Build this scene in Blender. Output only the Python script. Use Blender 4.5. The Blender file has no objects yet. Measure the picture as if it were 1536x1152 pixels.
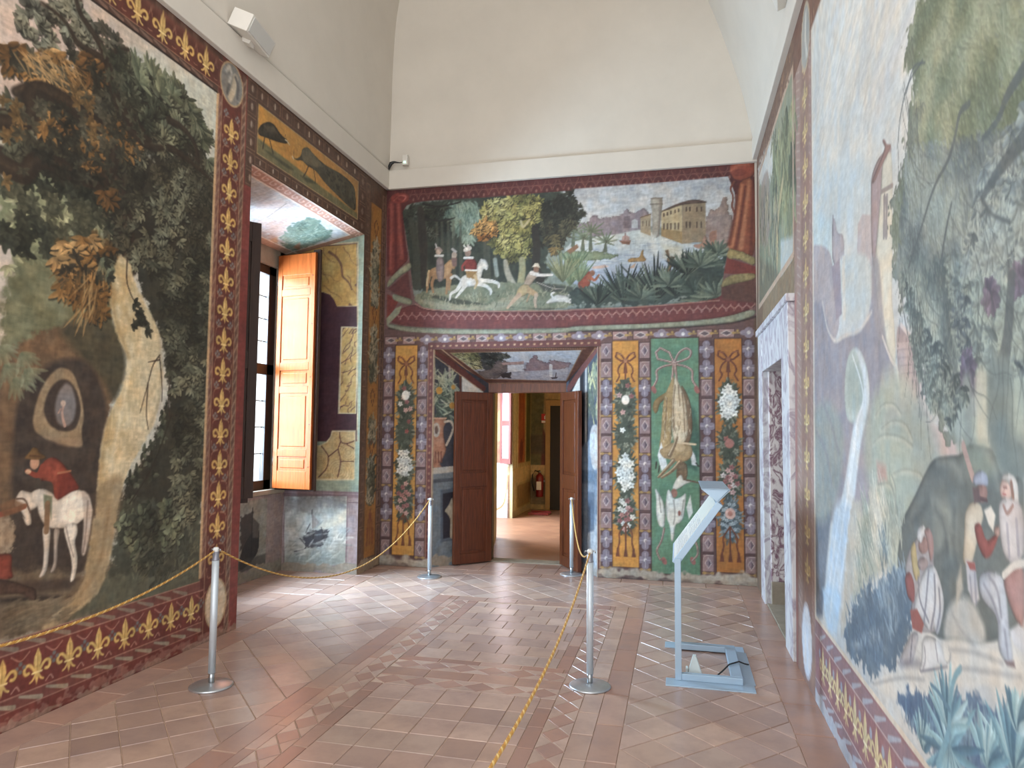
import bpy, bmesh, math, random
import numpy as np
from mathutils import Matrix, Vector

# ------------------------------------------------------------------ camera
sc = bpy.context.scene
COL = sc.collection
F, YAW, PITCH, ROLL, CH = 1047.7, -.2336, .0655, .0087, 1.65
_f = np.array([math.sin(YAW)*math.cos(PITCH), math.cos(YAW)*math.cos(PITCH), math.sin(PITCH)])
_r = np.array([math.cos(YAW), -math.sin(YAW), 0.]); _u = np.cross(_r, _f)
_c, _s = math.cos(ROLL), math.sin(ROLL)
CR, CU, CF = _c*_r+_s*_u, -_s*_r+_c*_u, _f
CP = np.array([0, 0, CH])
camd = bpy.data.cameras.new('camera'); cam = bpy.data.objects.new('camera', camd); COL.objects.link(cam)
camd.sensor_fit = 'HORIZONTAL'; camd.sensor_width = 36; camd.lens = 36*F/1536; camd.clip_start = .02
cam.matrix_world = Matrix(((CR[0], CU[0], -CF[0], 0), (CR[1], CU[1], -CF[1], 0), (CR[2], CU[2], -CF[2], CH), (0, 0, 0, 1)))
sc.camera = cam

# ------------------------------------------------------------------ world, lights, exposure
w = bpy.data.worlds.new('world'); sc.world = w; w.use_nodes = True
w.node_tree.nodes['Background'].inputs[0].default_value = (.97, .985, 1.0, 1)
w.node_tree.nodes['Background'].inputs[1].default_value = 2.9
def area(name, loc, tgt, sx, sy, power, col):
    l = bpy.data.lights.new(name, 'AREA'); l.shape = 'RECTANGLE'; l.size = sx; l.size_y = sy; l.energy = power; l.color = col
    o = bpy.data.objects.new(name, l); COL.objects.link(o); o.location = loc
    o.rotation_euler = (Vector(tgt)-Vector(loc)).to_track_quat('-Z', 'Y').to_euler(); return o
area('daylight_window', (-5.7, 6.25, 2.7), (-3.0, 6.0, 1.9), 3.0, 3.4, 3300, (.62, .80, 1))
area('daylight_next_room', (-4.35, 11.6, 2.0), (-2.2, 11.4, .6), 1.4, 1.9, 330, (.86, .93, 1))
sc.view_settings.view_transform = 'Standard'; sc.view_settings.look = 'None'
sc.view_settings.gamma = 1; sc.view_settings.use_curve_mapping = False
sc.view_settings.exposure = 0.0

# ------------------------------------------------------------------ helpers
rng = np.random.default_rng(7); random.seed(7)
def lin(c):
    c = np.clip(np.asarray(c, float)/255, 0, 1)
    return np.where(c <= .04045, c/12.92, ((c+.055)/1.055)**2.4)
def lc(*c): return tuple(lin(c))+(1,)
def mat(name, col, rough=.6, metal=0, spec=.5, noise=0, nscale=8, bump=0, bscale=40, attr=False, col2=None, stretch=None, coat=0, detail=6, anis=0):
    m = bpy.data.materials.new(name); m.use_nodes = True; nt = m.node_tree; N = nt.nodes; b = N['Principled BSDF']
    b.inputs['Roughness'].default_value = rough; b.inputs['Metallic'].default_value = metal
    b.inputs['Specular IOR Level'].default_value = spec; b.inputs['Coat Weight'].default_value = coat; b.inputs['Coat Roughness'].default_value = .12
    tc = N.new('ShaderNodeTexCoord'); mp = N.new('ShaderNodeMapping'); nt.links.new(tc.outputs['Object'], mp.inputs[0])
    if stretch: mp.inputs['Scale'].default_value = stretch
    if attr:
        at = N.new('ShaderNodeAttribute'); at.attribute_name = 'Col'; src = at.outputs['Color']
    else:
        rgb = N.new('ShaderNodeRGB'); rgb.outputs[0].default_value = lc(*col); src = rgb.outputs[0]
    if noise or col2:
        nz = N.new('ShaderNodeTexNoise'); nz.inputs['Scale'].default_value = nscale; nz.inputs['Detail'].default_value = detail; nz.inputs['Roughness'].default_value = .65
        nt.links.new(mp.outputs[0], nz.inputs['Vector'])
        if col2:
            rp = N.new('ShaderNodeValToRGB'); rp.color_ramp.elements[0].position = .38; rp.color_ramp.elements[1].position = .64
            nt.links.new(nz.outputs['Fac'], rp.inputs[0])
            mx = N.new('ShaderNodeMix'); mx.data_type = 'RGBA'; nt.links.new(rp.outputs[0], mx.inputs[0]); nt.links.new(src, mx.inputs[6]); mx.inputs[7].default_value = lc(*col2); src = mx.outputs[2]
        else:
            mr = N.new('ShaderNodeMapRange'); mr.inputs[1].default_value = .25; mr.inputs[2].default_value = .75; mr.inputs[3].default_value = 1-noise; mr.inputs[4].default_value = 1+noise
            nt.links.new(nz.outputs['Fac'], mr.inputs[0])
            mx = N.new('ShaderNodeMix'); mx.data_type = 'RGBA'; mx.blend_type = 'MULTIPLY'; mx.inputs[0].default_value = 1
            nt.links.new(src, mx.inputs[6]); nt.links.new(mr.outputs[0], mx.inputs[7]); src = mx.outputs[2]
    nt.links.new(src, b.inputs['Base Color'])
    if bump:
        n2 = N.new('ShaderNodeTexNoise'); n2.inputs['Scale'].default_value = bscale; n2.inputs['Detail'].default_value = 5
        nt.links.new(mp.outputs[0], n2.inputs['Vector'])
        bp = N.new('ShaderNodeBump'); bp.inputs['Strength'].default_value = bump; bp.inputs['Distance'].default_value = .01
        nt.links.new(n2.outputs['Fac'], bp.inputs['Height']); nt.links.new(bp.outputs[0], b.inputs['Normal'])
    return m
def tag(o, label=None, cat=None, group=None, kind=None):
    if label: o['label'] = label
    if cat: o['category'] = cat
    if group: o['group'] = group
    if kind: o['kind'] = kind
    return o
def empty(name, loc=(0, 0, 0), rz=0, parent=None):
    o = bpy.data.objects.new(name, None); COL.objects.link(o); o.location = loc; o.rotation_euler.z = rz; o.empty_display_size = .1
    if parent: o.parent = parent
    return o
class MB:
    """collects simple solids; build() links them as one mesh object"""
    def __init__(s): s.b = bmesh.new()
    def box(s, x0, x1, y0, y1, z0, z1, bev=0, M=None):
        t = bmesh.new(); r = bmesh.ops.create_cube(t, size=1)
        for v in t.verts: v.co = Vector((x0+(v.co.x+.5)*(x1-x0), y0+(v.co.y+.5)*(y1-y0), z0+(v.co.z+.5)*(z1-z0)))
        if bev: bmesh.ops.bevel(t, geom=list(t.edges), offset=bev, segments=2, affect='EDGES', profile=.5)
        if M is not None: bmesh.ops.transform(t, matrix=M, verts=t.verts)
        s._add(t); return s
    def _add(s, t):
        me = bpy.data.meshes.new('tmp'); t.to_mesh(me); t.free(); s.b.from_mesh(me); bpy.data.meshes.remove(me)
    def prism(s, pts, vec, bev=0):
        t = bmesh.new(); vs = [t.verts.new(Vector(p)) for p in pts]; f = t.faces.new(vs)
        r = bmesh.ops.extrude_face_region(t, geom=[f]); bmesh.ops.translate(t, vec=Vector(vec), verts=[g for g in r['geom'] if isinstance(g, bmesh.types.BMVert)])
        bmesh.ops.recalc_face_normals(t, faces=t.faces)
        if bev: bmesh.ops.bevel(t, geom=list(t.edges), offset=bev, segments=2, affect='EDGES', profile=.5)
        s._add(t); return s
    def hexa(s, a, b):
        """solid between two 4-point loops"""
        t = bmesh.new(); A = [t.verts.new(Vector(p)) for p in a]; B = [t.verts.new(Vector(p)) for p in b]
        t.faces.new(A); t.faces.new(B[::-1])
        for i in range(4): t.faces.new((A[i], B[i], B[(i+1) % 4], A[(i+1) % 4]))
        bmesh.ops.recalc_face_normals(t, faces=t.faces); s._add(t); return s
    def lathe(s, prof, n=32, M=None):
        t = bmesh.new(); rings = []
        for r, z in prof:
            rings.append([t.verts.new((r*math.cos(2*math.pi*k/n), r*math.sin(2*math.pi*k/n), z)) for k in range(n)] if r > 1e-5 else [t.verts.new((0, 0, z))])
        for a, b in zip(rings, rings[1:]):
            for k in range(n):
                k2 = (k+1) % n
                vs = [a[k % len(a)], a[k2 % len(a)], b[k2 % len(b)], b[k % len(b)]]; u = []
                for v in vs:
                    if v not in u: u.append(v)
                if len(u) > 2: t.faces.new(u)
        bmesh.ops.recalc_face_normals(t, faces=t.faces)
        for f in t.faces: f.smooth = True
        if M is not None: bmesh.ops.transform(t, matrix=M, verts=t.verts)
        s._add(t); return s
    def tube(s, pts, rad, n=10, closed=False):
        t = bmesh.new(); P = [Vector(p) for p in pts]; rings = []
        up = Vector((0, 0, 1))
        for i, p in enumerate(P):
            d = (P[min(i+1, len(P)-1)]-P[max(i-1, 0)]).normalized()
            a = d.cross(up if abs(d.z) < .95 else Vector((1, 0, 0))).normalized(); b = d.cross(a)
            r = rad[i] if isinstance(rad, (list, tuple)) else rad
            rings.append([t.verts.new(p+a*r*math.cos(2*math.pi*k/n)+b*r*math.sin(2*math.pi*k/n)) for k in range(n)])
        for A, B in zip(rings, rings[1:]):
            for k in range(n): t.faces.new((A[k], A[(k+1) % n], B[(k+1) % n], B[k]))
        t.faces.new(rings[0][::-1]); t.faces.new(rings[-1])
        bmesh.ops.recalc_face_normals(t, faces=t.faces)
        for f in t.faces: f.smooth = len(f.verts) == 4
        s._add(t); return s
    def build(s, name, m, parent=None):
        me = bpy.data.meshes.new(name); s.b.to_mesh(me); s.b.free()
        o = bpy.data.objects.new(name, me); COL.objects.link(o); me.materials.append(m)
        if parent: o.parent = parent
        return o

# ------------------------------------------------------------------ fresco painter: colours end up as a colour attribute on a fine wall grid
def crop(ox, oy, s):
    def f(*a): return [(ox+a[i]/s, oy+a[i+1]/s) for i in range(0, len(a), 2)]
    return f
def smooth_noise(h, w, cell, r):
    gh, gw = max(2, int(h/cell)+3), max(2, int(w/cell)+3); g = r.random((gh, gw))
    y = np.linspace(0, gh-2.001, h); x = np.linspace(0, gw-2.001, w)
    yi = y.astype(int); xi = x.astype(int); fy = y-yi; fx = x-xi; fy = (fy*fy*(3-2*fy))[:, None]; fx = (fx*fx*(3-2*fx))[None]
    a = g[np.ix_(yi, xi)]; b = g[np.ix_(yi, xi+1)]; c = g[np.ix_(yi+1, xi)]; d = g[np.ix_(yi+1, xi+1)]
    return (a*(1-fx)+b*fx)*(1-fy)+(c*(1-fx)+d*fx)*fy
def chaikin(p, closed, it=2):
    p = np.asarray(p, float)
    for _ in range(it):
        a, b = (p, np.roll(p, -1, 0)) if closed else (p[:-1], p[1:])
        q = np.empty((len(a)*2, 2)); q[0::2] = .78*a+.22*b; q[1::2] = .22*a+.78*b
        p = q if closed else np.concatenate([p[:1], q, p[-1:]])
    return p
class Fresco:
    smooth = True
    def __init__(s, O, U, V, u0, u1, v0, v1, ppm, base=(128, 120, 110), seed=1, ax=1.):
        s.O, s.U, s.V = (np.array(k, float) for k in (O, U, V)); s.N = np.cross(s.U, s.V); s.N /= np.linalg.norm(s.N)
        s.u0, s.u1, s.v0, s.v1, s.m = u0, u1, v0, v1, ppm
        s.W, s.H = int((u1-u0)*ppm), int((v1-v0)*ppm); s.a = np.empty((s.H, s.W, 3), np.float32); s.a[:] = base
        s.r = np.random.default_rng(seed); s.nz = {}
    def uv(s, pts):
        """photo pixels -> metres on this wall"""
        p = np.asarray(pts, float).reshape(-1, 2)
        d = CF[None]+CR[None]*((p[:, :1]-768)/F)-CU[None]*((p[:, 1:]-576)/F)
        t = ((s.O-CP)@s.N)/(d@s.N); q = CP+d*t[:, None]-s.O
        return np.stack([q@s.U/(s.U@s.U), q@s.V/(s.V@s.V)], 1)
    def P(s, pts, uv=False):
        q = np.asarray(pts, float).reshape(-1, 2) if uv else s.uv(pts)
        return (q-[s.u0, s.v0])*s.m
    def noise(s, cell):
        if cell not in s.nz: s.nz[cell] = smooth_noise(s.H, s.W, max(1.5, cell*s.m), s.r)
        return s.nz[cell]
    def _box(s, q, pad):
        x0 = max(0, int(math.floor(q[:, 0].min()-pad))); x1 = min(s.W, int(math.ceil(q[:, 0].max()+pad))+1)
        y0 = max(0, int(math.floor(q[:, 1].min()-pad))); y1 = min(s.H, int(math.ceil(q[:, 1].max()+pad))+1)
        return x0, x1, y0, y1
    def _put(s, x0, x1, y0, y1, al, col):
        t = s.a[y0:y1, x0:x1]; t += (np.asarray(col, np.float32)-t)*al[..., None].astype(np.float32)
    def _sd(s, q, x0, x1, y0, y1):
        X = np.arange(x0, x1)[None]+.5; Y = np.arange(y0, y1)[:, None]+.5
        d2 = np.full((y1-y0, x1-x0), 1e18); ins = np.zeros(d2.shape, bool); n = len(q)
        for i in range(n):
            ax, ay = q[i]; bx, by = q[(i+1) % n]; ex, ey = bx-ax, by-ay; L = ex*ex+ey*ey+1e-12
            t = np.clip(((X-ax)*ex+(Y-ay)*ey)/L, 0, 1); np.minimum(d2, (X-ax-t*ex)**2+(Y-ay-t*ey)**2, out=d2)
            if ay != by: ins ^= ((ay > Y) != (by > Y)) & (X < ex*(Y-ay)/(by-ay)+ax)
        d = np.sqrt(d2); return np.where(ins, -d, d)
    def _col(s, col, x0, x1, y0, y1, uv):
        if isinstance(col, dict):       # gradient: c0 at p0, c1 at p1 ; optional mottle colour c2
            p = s.P([col['p0'], col['p1']], uv); d = p[1]-p[0]
            t = np.clip(((np.arange(x0, x1)[None]+.5-p[0, 0])*d[0]+(np.arange(y0, y1)[:, None]+.5-p[0, 1])*d[1])/(d@d), 0, 1)[..., None]
            return np.array(col['c0'])*(1-t)+np.array(col['c1'])*t
        return col
    def poly(s, pts, col, a=1., soft=.008, rag=0, rs=.03, uv=False, mot=None, ms=.08, ma=.6):
        q = s.P(pts, uv)
        fig = s.smooth and not uv and len(q) >= 6
        if fig: q = chaikin(q, True)
        x0, x1, y0, y1 = s._box(q, (soft+rag)*s.m+2)
        if x1 <= x0 or y1 <= y0: return
        sd = s._sd(q, x0, x1, y0, y1)/s.m
        if rag: sd = sd+(s.noise(rs)[y0:y1, x0:x1]-.5)*2*rag+(s.noise(rs/3)[y0:y1, x0:x1]-.5)*rag
        soft = max(soft, .7/s.m); al = np.clip(.5-sd/soft, 0, 1)*a
        c = s._col(col, x0, x1, y0, y1, uv)
        if mot is not None:
            n = np.clip((s.noise(ms)[y0:y1, x0:x1]*.6+s.noise(ms/3)[y0:y1, x0:x1]*.4-.3)/.4, 0, 1)[..., None]*ma
            c = np.asarray(c)*(1-n)+np.array(mot)*n
        if fig and soft <= .0125: c = np.asarray(c)*(1-.30*np.exp(np.minimum(sd, 0)/.011)*(1+.5*np.sign(np.gradient(sd, axis=1))*(sd > -.03)))[..., None]
        s._put(x0, x1, y0, y1, al, c)
    def rect(s, u0, u1, v0, v1, col, **k): s.poly([(u0, v0), (u1, v0), (u1, v1), (u0, v1)], col, uv=True, **dict(dict(soft=.004), **k))
    def line(s, pts, w, col, a=1., soft=.004, uv=False):
        q = s.P(pts, uv)
        if len(q) > 2 and np.abs(q[0]-q[-1]).max() > 1: q = chaikin(q, False)
        n = len(q); ws = np.linspace(w[0], w[1], n) if isinstance(w, (tuple, list)) else np.full(n, w)
        ws = ws*s.m/2; x0, x1, y0, y1 = s._box(q, ws.max()+soft*s.m+2)
        if x1 <= x0 or y1 <= y0: return
        X = np.arange(x0, x1)[None]+.5; Y = np.arange(y0, y1)[:, None]+.5; sd = np.full((y1-y0, x1-x0), 1e9)
        for i in range(n-1):
            ax, ay = q[i]; ex, ey = q[i+1]-q[i]; L = ex*ex+ey*ey+1e-12
            t = np.clip(((X-ax)*ex+(Y-ay)*ey)/L, 0, 1); np.minimum(sd, np.sqrt((X-ax-t*ex)**2+(Y-ay-t*ey)**2)-(ws[i]+(ws[i+1]-ws[i])*t), out=sd)
        s._put(x0, x1, y0, y1, np.clip(.5-sd/max(soft*s.m, .9), 0, 1)*a, s._col(col, x0, x1, y0, y1, uv))
    def oval(s, c, rx, ry, col, ang=0, a=1., soft=.008, uv=False, rag=0, rs=.03):
        """centre in photo pixels (or uv), radii in metres"""
        q = s.P([c], uv)[0]; th = np.linspace(0, 2*np.pi, 25)[:-1]; ca, sa = math.cos(ang), math.sin(ang)
        p = np.stack([rx*np.cos(th)*ca-ry*np.sin(th)*sa, rx*np.cos(th)*sa+ry*np.sin(th)*ca], 1)+q/s.m+[s.u0, s.v0]
        s.poly(p, col, a=a, soft=soft, uv=True, rag=rag, rs=rs)
    def leaf(s, x, y, ang, L, W, col, a=1.):
        ca, sa = math.cos(ang), math.sin(ang); R = L+2
        x0, x1, y0, y1 = max(0, int(min(x, x+ca*L)-W-2)), min(s.W, int(max(x, x+ca*L)+W+3)), max(0, int(min(y, y+sa*L)-W-2)), min(s.H, int(max(y, y+sa*L)+W+3))
        if x1 <= x0 or y1 <= y0: return
        X = np.arange(x0, x1)[None]+.5-x; Y = np.arange(y0, y1)[:, None]+.5-y
        p = (X*ca+Y*sa)/L; qs = -X*sa+Y*ca; qd = np.abs(qs); pp = np.clip(p, 0, 1)
        hw = W*np.sqrt(np.clip(4*pp*(1-pp), 0, 1))*(1.15-.5*pp)
        al = np.clip(hw-qd+.5, 0, 1)*((p > -.02) & (p < 1.02))*a
        s._put(x0, x1, y0, y1, al, np.asarray(col, float)*(1+.11*np.clip(qs/(.5*W+.5), -1, 1)-.16*np.clip(.3-p, 0, .3)/.3)[..., None])
    def leaves(s, region, n, L, W, cols, ang=0, spread=3.14, a=.9, uv=False, jit=14, core=0):
        """n leaves/strokes inside a region; ang: direction in radians (0 right, pi/2 up)"""
        q = s.P(region, uv); x0, y0 = q.min(0); x1, y1 = q.max(0); r = s.r
        pts = []
        while len(pts) < n:
            c = r.random((n*3, 2))*[x1-x0, y1-y0]+[x0, y0]; ins = np.zeros(len(c), bool)
            for i in range(len(q)):
                ax, ay = q[i]; bx, by = q[(i+1) % len(q)]
                if ay != by: ins ^= ((ay > c[:, 1]) != (by > c[:, 1])) & (c[:, 0] < (bx-ax)*(c[:, 1]-ay)/(by-ay)+ax)
            if not ins.any(): return
            pts += list(c[ins])
        nz = s.noise(.16); C = np.array(cols, float)
        for x, y in pts[:n]:
            v = nz[min(max(int(y), 0), s.H-1), min(max(int(x), 0), s.W-1)]
            k = int(np.clip((v-.25)*2*len(C)*.75+r.random()*len(C)*.45, 0, len(C)-1)) if len(C) > 1 else 0
            k2 = .6+.8*r.random()
            s.leaf(x, y, ang+(r.random()-.5)*2*spread, L*k2*s.m, W*k2*s.m, C[k]+(r.random()-.5)*jit, a)
    def sprig(s, c, n, L, W, cols, a=.95, ang=0, spread=3.14, uv=False):
        """n leaves fanning out from a point (photo pixels)"""
        x, y = s.P([c], uv)[0]; C = np.array(cols, float)
        for i in range(n):
            t = ang-spread+2*spread*(i+.5*s.r.random())/n; k = .7+.5*s.r.random()
            s.leaf(x, y, t, L*k*s.m, W*s.m, C[s.r.integers(len(C))]+(s.r.random()-.5)*12, a)
    def opx(s, c, rx, ry, col, **k):
        """ellipse given in photo pixels"""
        th = np.linspace(0, 2*np.pi, 17)[:-1]; s.poly([(c[0]+rx*math.cos(t), c[1]+ry*math.sin(t)) for t in th], col, **k)
    def age(s, amp=.06, speck=.05, sat=.84, brush=.10):
        """plaster mottling, dry brush texture, fine wear"""
        n = (s.noise(.5)-.5)*amp*1.4+(s.noise(.13)-.5)*amp+(s.noise(.03)-.5)*amp*.9+(s.r.random((s.H, s.W))-.5)*speck
        b = np.zeros((s.H, s.W))
        for cu, cv_ in ((.012, .05), (.05, .012), (.02, .02)):      # streaks
            f = smooth_noise(max(4, int(s.H/max(1.2, cv_*s.m)*4)), max(4, int(s.W/max(1.2, cu*s.m)*4)), 4, s.r)
            yi = np.linspace(0, f.shape[0]-1, s.H).astype(int); xi = np.linspace(0, f.shape[1]-1, s.W).astype(int); b += (f[np.ix_(yi, xi)]-.5)*brush
        s.a *= (1+n+b)[..., None].astype(np.float32)
        l = s.a@np.array([.3, .59, .11], np.float32); s.a = (l[..., None]+(s.a-l[..., None])*sat).astype(np.float32)
        hue = (s.noise(.07)-.5)*.06; s.a[..., 0] *= 1+hue; s.a[..., 2] *= 1-hue; np.clip(s.a, 0, 255, out=s.a)
    def grid_pos(s, a0, a1, other, along_u, step, dmax=230, dout=25):
        t = np.linspace(a0, a1, 400); o = np.full(400, other); uvp = np.stack([t, o], 1) if along_u else np.stack([o, t], 1)
        p = s.O+uvp[:, :1]*s.U+uvp[:, 1:]*s.V-CP; dz = p@CF; ok = dz > .3; dz = np.maximum(dz, .3)
        X = 768+F*(p@CR)/dz; Y = 576-F*(p@CU)/dz
        d = np.hypot(np.gradient(X, t), np.gradient(Y, t)); vis = ok & (X > -160) & (X < 1700) & (Y > -160) & (Y < 1320)
        d = np.where(vis, np.clip(d/step, 20, dmax), dout); cum = np.concatenate([[0], np.cumsum((d[1:]+d[:-1])/2*np.diff(t))])
        return np.interp(np.linspace(0, cum[-1], max(3, int(cum[-1])+1)), cum, t)
    def panel(s, name, m, parent, rect=None, quad=None, step=1.35, off=.0, label=None, dmax=230, gain=1., n=None):
        if rect:
            u0, u1, v0, v1 = rect
            us = s.grid_pos(u0, u1, (v0+v1)/2, True, step, dmax); vs = s.grid_pos(v0, v1, (u0+u1)/2, False, step, dmax)
            uu, vv = np.meshgrid(us, vs)
        else:
            A, B, C, D = (np.array(k, float) for k in quad)      # corners: (0,0) (1,0) (1,1) (0,1)
            nu, nv = n; a, b = np.meshgrid(np.linspace(0, 1, nu), np.linspace(0, 1, nv))
            q = A*((1-a)*(1-b))[..., None]+B*(a*(1-b))[..., None]+C*(a*b)[..., None]+D*((1-a)*b)[..., None]; uu, vv = q[..., 0], q[..., 1]
        nv, nu = uu.shape
        co = s.O+uu[..., None]*s.U+vv[..., None]*s.V+s.N*off
        x = np.clip((uu-s.u0)*s.m-.5, 0, s.W-1.001); y = np.clip((vv-s.v0)*s.m-.5, 0, s.H-1.001); xi = x.astype(int); yi = y.astype(int); fx = (x-xi)[..., None]; fy = (y-yi)[..., None]
        A = s.a; c = (A[yi, xi]*(1-fx)+A[yi, np.minimum(xi+1, s.W-1)]*fx)*(1-fy)+(A[np.minimum(yi+1, s.H-1), xi]*(1-fx)+A[np.minimum(yi+1, s.H-1), np.minimum(xi+1, s.W-1)]*fx)*fy
        rgba = np.ones((nv*nu, 4), np.float32); rgba[:, :3] = lin(c.reshape(-1, 3))*gain
        i = (np.arange(nv-1)[:, None]*nu+np.arange(nu-1)[None]).ravel()
        fc = np.stack([i, i+1, i+nu+1, i+nu], 1).astype(np.int32)
        me = bpy.data.meshes.new(name); me.vertices.add(nv*nu); me.vertices.foreach_set('co', co.astype(np.float32).ravel())
        me.loops.add(fc.size); me.loops.foreach_set('vertex_index', fc.ravel()); me.polygons.add(len(fc))
        me.polygons.foreach_set('loop_start', np.arange(0, fc.size, 4, dtype=np.int32))
        me.update(calc_edges=True)
        at = me.color_attributes.new('Col', 'FLOAT_COLOR', 'POINT'); at.data.foreach_set('color', rgba.ravel())
        me.materials.append(m); o = bpy.data.objects.new(name, me); COL.objects.link(o); o.parent = parent
        if label: o['label'] = label
        return o

FRESCO = mat('fresco_plaster', None, rough=.55, spec=.35, attr=True, bump=.12, bscale=18)

# ------------------------------------------------------------------ structure
XL, XR, YB, ZC = -3.5457, .84, 8.0139, 4.66
Y0 = .9                                    # the room goes on behind the camera and is left open there
PLASTER = mat('white_plaster', (208, 200, 188), rough=.85, spec=.2, noise=.05, nscale=1.6, bump=.15, bscale=12)
STONE = mat('grey_plaster_base', (150, 138, 122), rough=.85, spec=.2, noise=.22, nscale=6, bump=.35, bscale=25)
MORTAR = mat('floor_mortar', (172, 144, 124), rough=.8, noise=.2, nscale=14)
WOOD_RED = mat('chestnut_door_wood', (96, 50, 28), rough=.36, noise=.5, nscale=5, stretch=(9, 9, .8), bump=.2, bscale=18)
WOOD_DARK = mat('dark_aged_wood', (58, 36, 26), rough=.5, noise=.3, nscale=5, stretch=(9, 9, .8), bump=.2, bscale=18)
WOOD_LIT = mat('varnished_shutter_wood', (146, 74, 34), rough=.32, spec=.09, noise=.32, nscale=5, stretch=(8, 8, .7), coat=0, bump=.1, bscale=16)
STEEL = mat('brushed_steel', (176, 180, 182), rough=.32, metal=1, noise=.06, nscale=30, stretch=(30, 30, 1))
def struct(o): o['kind'] = 'structure'; return o

# left wall: near pier, far pier, head over the window niche, parapet
NY0, NY1, NX, NZ0, NZ1 = 5.18, 7.40, -4.50, 3.91, 3.70
wl = MB(); wl.box(-4.6, XL-.004, Y0, NY0, 0, 5.0); wl.box(-4.6, XL-.004, NY1+.004, YB+.7, 0, 5.0)
wl.prism([(XL-.004, NY0, 5.0), (XL-.004, NY0, NZ0+.004), (NX, NY0, NZ1+.004), (-4.6, NY0, NZ1+.004), (-4.6, NY0, 5.0)], (0, NY1-NY0+.01, 0))
wl.box(-4.75, NX-.004, NY0, NY1+.01, 0, .92)
wl.box(-4.72, NX-.004, 7.2, NY1+.02, .9, 3.75); wl.box(-4.72, NX-.004, NY0-.02, 5.42, .9, 3.75); wl.box(-4.72, NX-.004, NY0, NY1, 3.5, 3.75)
wall_left = struct(wl.build('wall_left', STONE))
# back wall with the splayed door recess
DX0, DX1, DZ = -2.89, -.89, 2.62            # recess mouth
IX0, IX1, IZ, IY = -2.33, -1.38, 2.22, 8.66  # inner frame
wb = MB(); Yb = YB+.004
T_ = DZ+.004
wb.hexa([(XL-.05, Yb, 0), (DX0, Yb, 0), (DX0, Yb, T_), (XL-.05, Yb, T_)], [(XL-.05, 8.75, 0), (IX0-.02, 8.75, 0), (IX0-.02, 8.75, T_), (XL-.05, 8.75, T_)])
wb.hexa([(DX1, Yb, 0), (XR+.3, Yb, 0), (XR+.3, Yb, T_), (DX1, Yb, T_)], [(IX1+.02, 8.75, 0), (XR+.3, 8.75, 0), (XR+.3, 8.75, T_), (IX1+.02, 8.75, T_)])
wb.hexa([(DX0-.02, Yb, T_), (DX1+.02, Yb, T_), (DX1+.02, Yb, T_+.02), (DX0-.02, Yb, T_+.02)], [(IX0-.6, 8.75, IZ-.05), (IX1+.6, 8.75, IZ-.05), (IX1+.6, 8.75, T_+.02), (IX0-.6, 8.75, T_+.02)])
wb.box(XL-.05, XR+.3, Yb, 8.75, T_, 9)
wall_back = struct(wb.build('wall_back', PLASTER))
# right wall with a doorway
RY0, RY1, RZ = 5.83, 7.22, 2.25
rx = lambda z: .815+.012*z
wr = MB()
def rbox(y0, y1, z0, z1):
    wr.hexa([(rx(z0)+.004, y0, z0), (rx(z0)+.004, y1, z0), (rx(z1)+.004, y1, z1), (rx(z1)+.004, y0, z1)], [(1.5, y0, z0), (1.5, y1, z0), (1.5, y1, z1), (1.5, y0, z1)])
rbox(Y0, RY0, 0, 5.0); rbox(RY1, YB+.05, 0, 5.0); rbox(RY0, RY1, RZ, 5.0)
wall_right = struct(wr.build('wall_right', STONE))
bk = MB(); bk.box(1.9, 1.95, RY0-.6, RY1+1, 0, 2.6); bk.box(1.5, 1.95, RY1+.9, RY1+1, 0, 2.6); bk.box(1.5, 1.95, RY0-.7, RY0-.6, 0, 2.6); bk.box(1.45, 1.95, RY0-.7, RY1+1, 2.4, 2.6)
struct(bk.build('wall_closet', STONE))
# cornice band and vault
co = MB()
co.box(XL-.02, XL+.045, Y0, YB, ZC-.02, 4.88, bev=.006); co.box(XL, XR+.06, YB-.045, YB+.02, ZC-.02, 4.88, bev=.006); co.box(XR-.02, XR+.1, Y0, YB, ZC, 4.9, bev=.006)
struct(co.build('trim_1', PLASTER))
prof = [(-3.52, 4.86), (-3.51, 5.6), (-3.50, 6.3), (-3.45, 7.0), (-3.3, 7.6), (-2.9, 8.2), (-2.2, 8.6), (-1.4, 8.65), (-.7, 8.3), (-.2, 7.75), (.15, 7.1), (.40, 6.5), (.6, 5.9), (.74, 5.4), (.84, 4.88)]
pts = []
for i in range(len(prof)-1):       # Catmull-Rom through the profile
    p0, p1, p2, p3 = (np.array(prof[min(max(k, 0), len(prof)-1)]) for k in (i-1, i, i+1, i+2))
    for t in np.linspace(0, 1, 7)[:-1]: pts.append(.5*((2*p1)+(-p0+p2)*t+(2*p0-5*p1+4*p2-p3)*t*t+(-p0+3*p1-3*p2+p3)*t**3))
pts.append(np.array(prof[-1]))
vb = bmesh.new(); rows = [[vb.verts.new((p[0], y, p[1])) for p in pts]+[vb.verts.new((p[0]*1.02, y, p[1]+.12)) for p in pts[::-1]] for y in (Y0, YB+.02)]
n = len(rows[0])
for k in range(n): vb.faces.new((rows[0][k], rows[0][(k+1) % n], rows[1][(k+1) % n], rows[1][k])).smooth = k < len(pts)-1
me = bpy.data.meshes.new('ceiling'); vb.to_mesh(me); vb.free(); me.materials.append(PLASTER); ceiling = struct(bpy.data.objects.new('ceiling', me)); COL.objects.link(ceiling)

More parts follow.
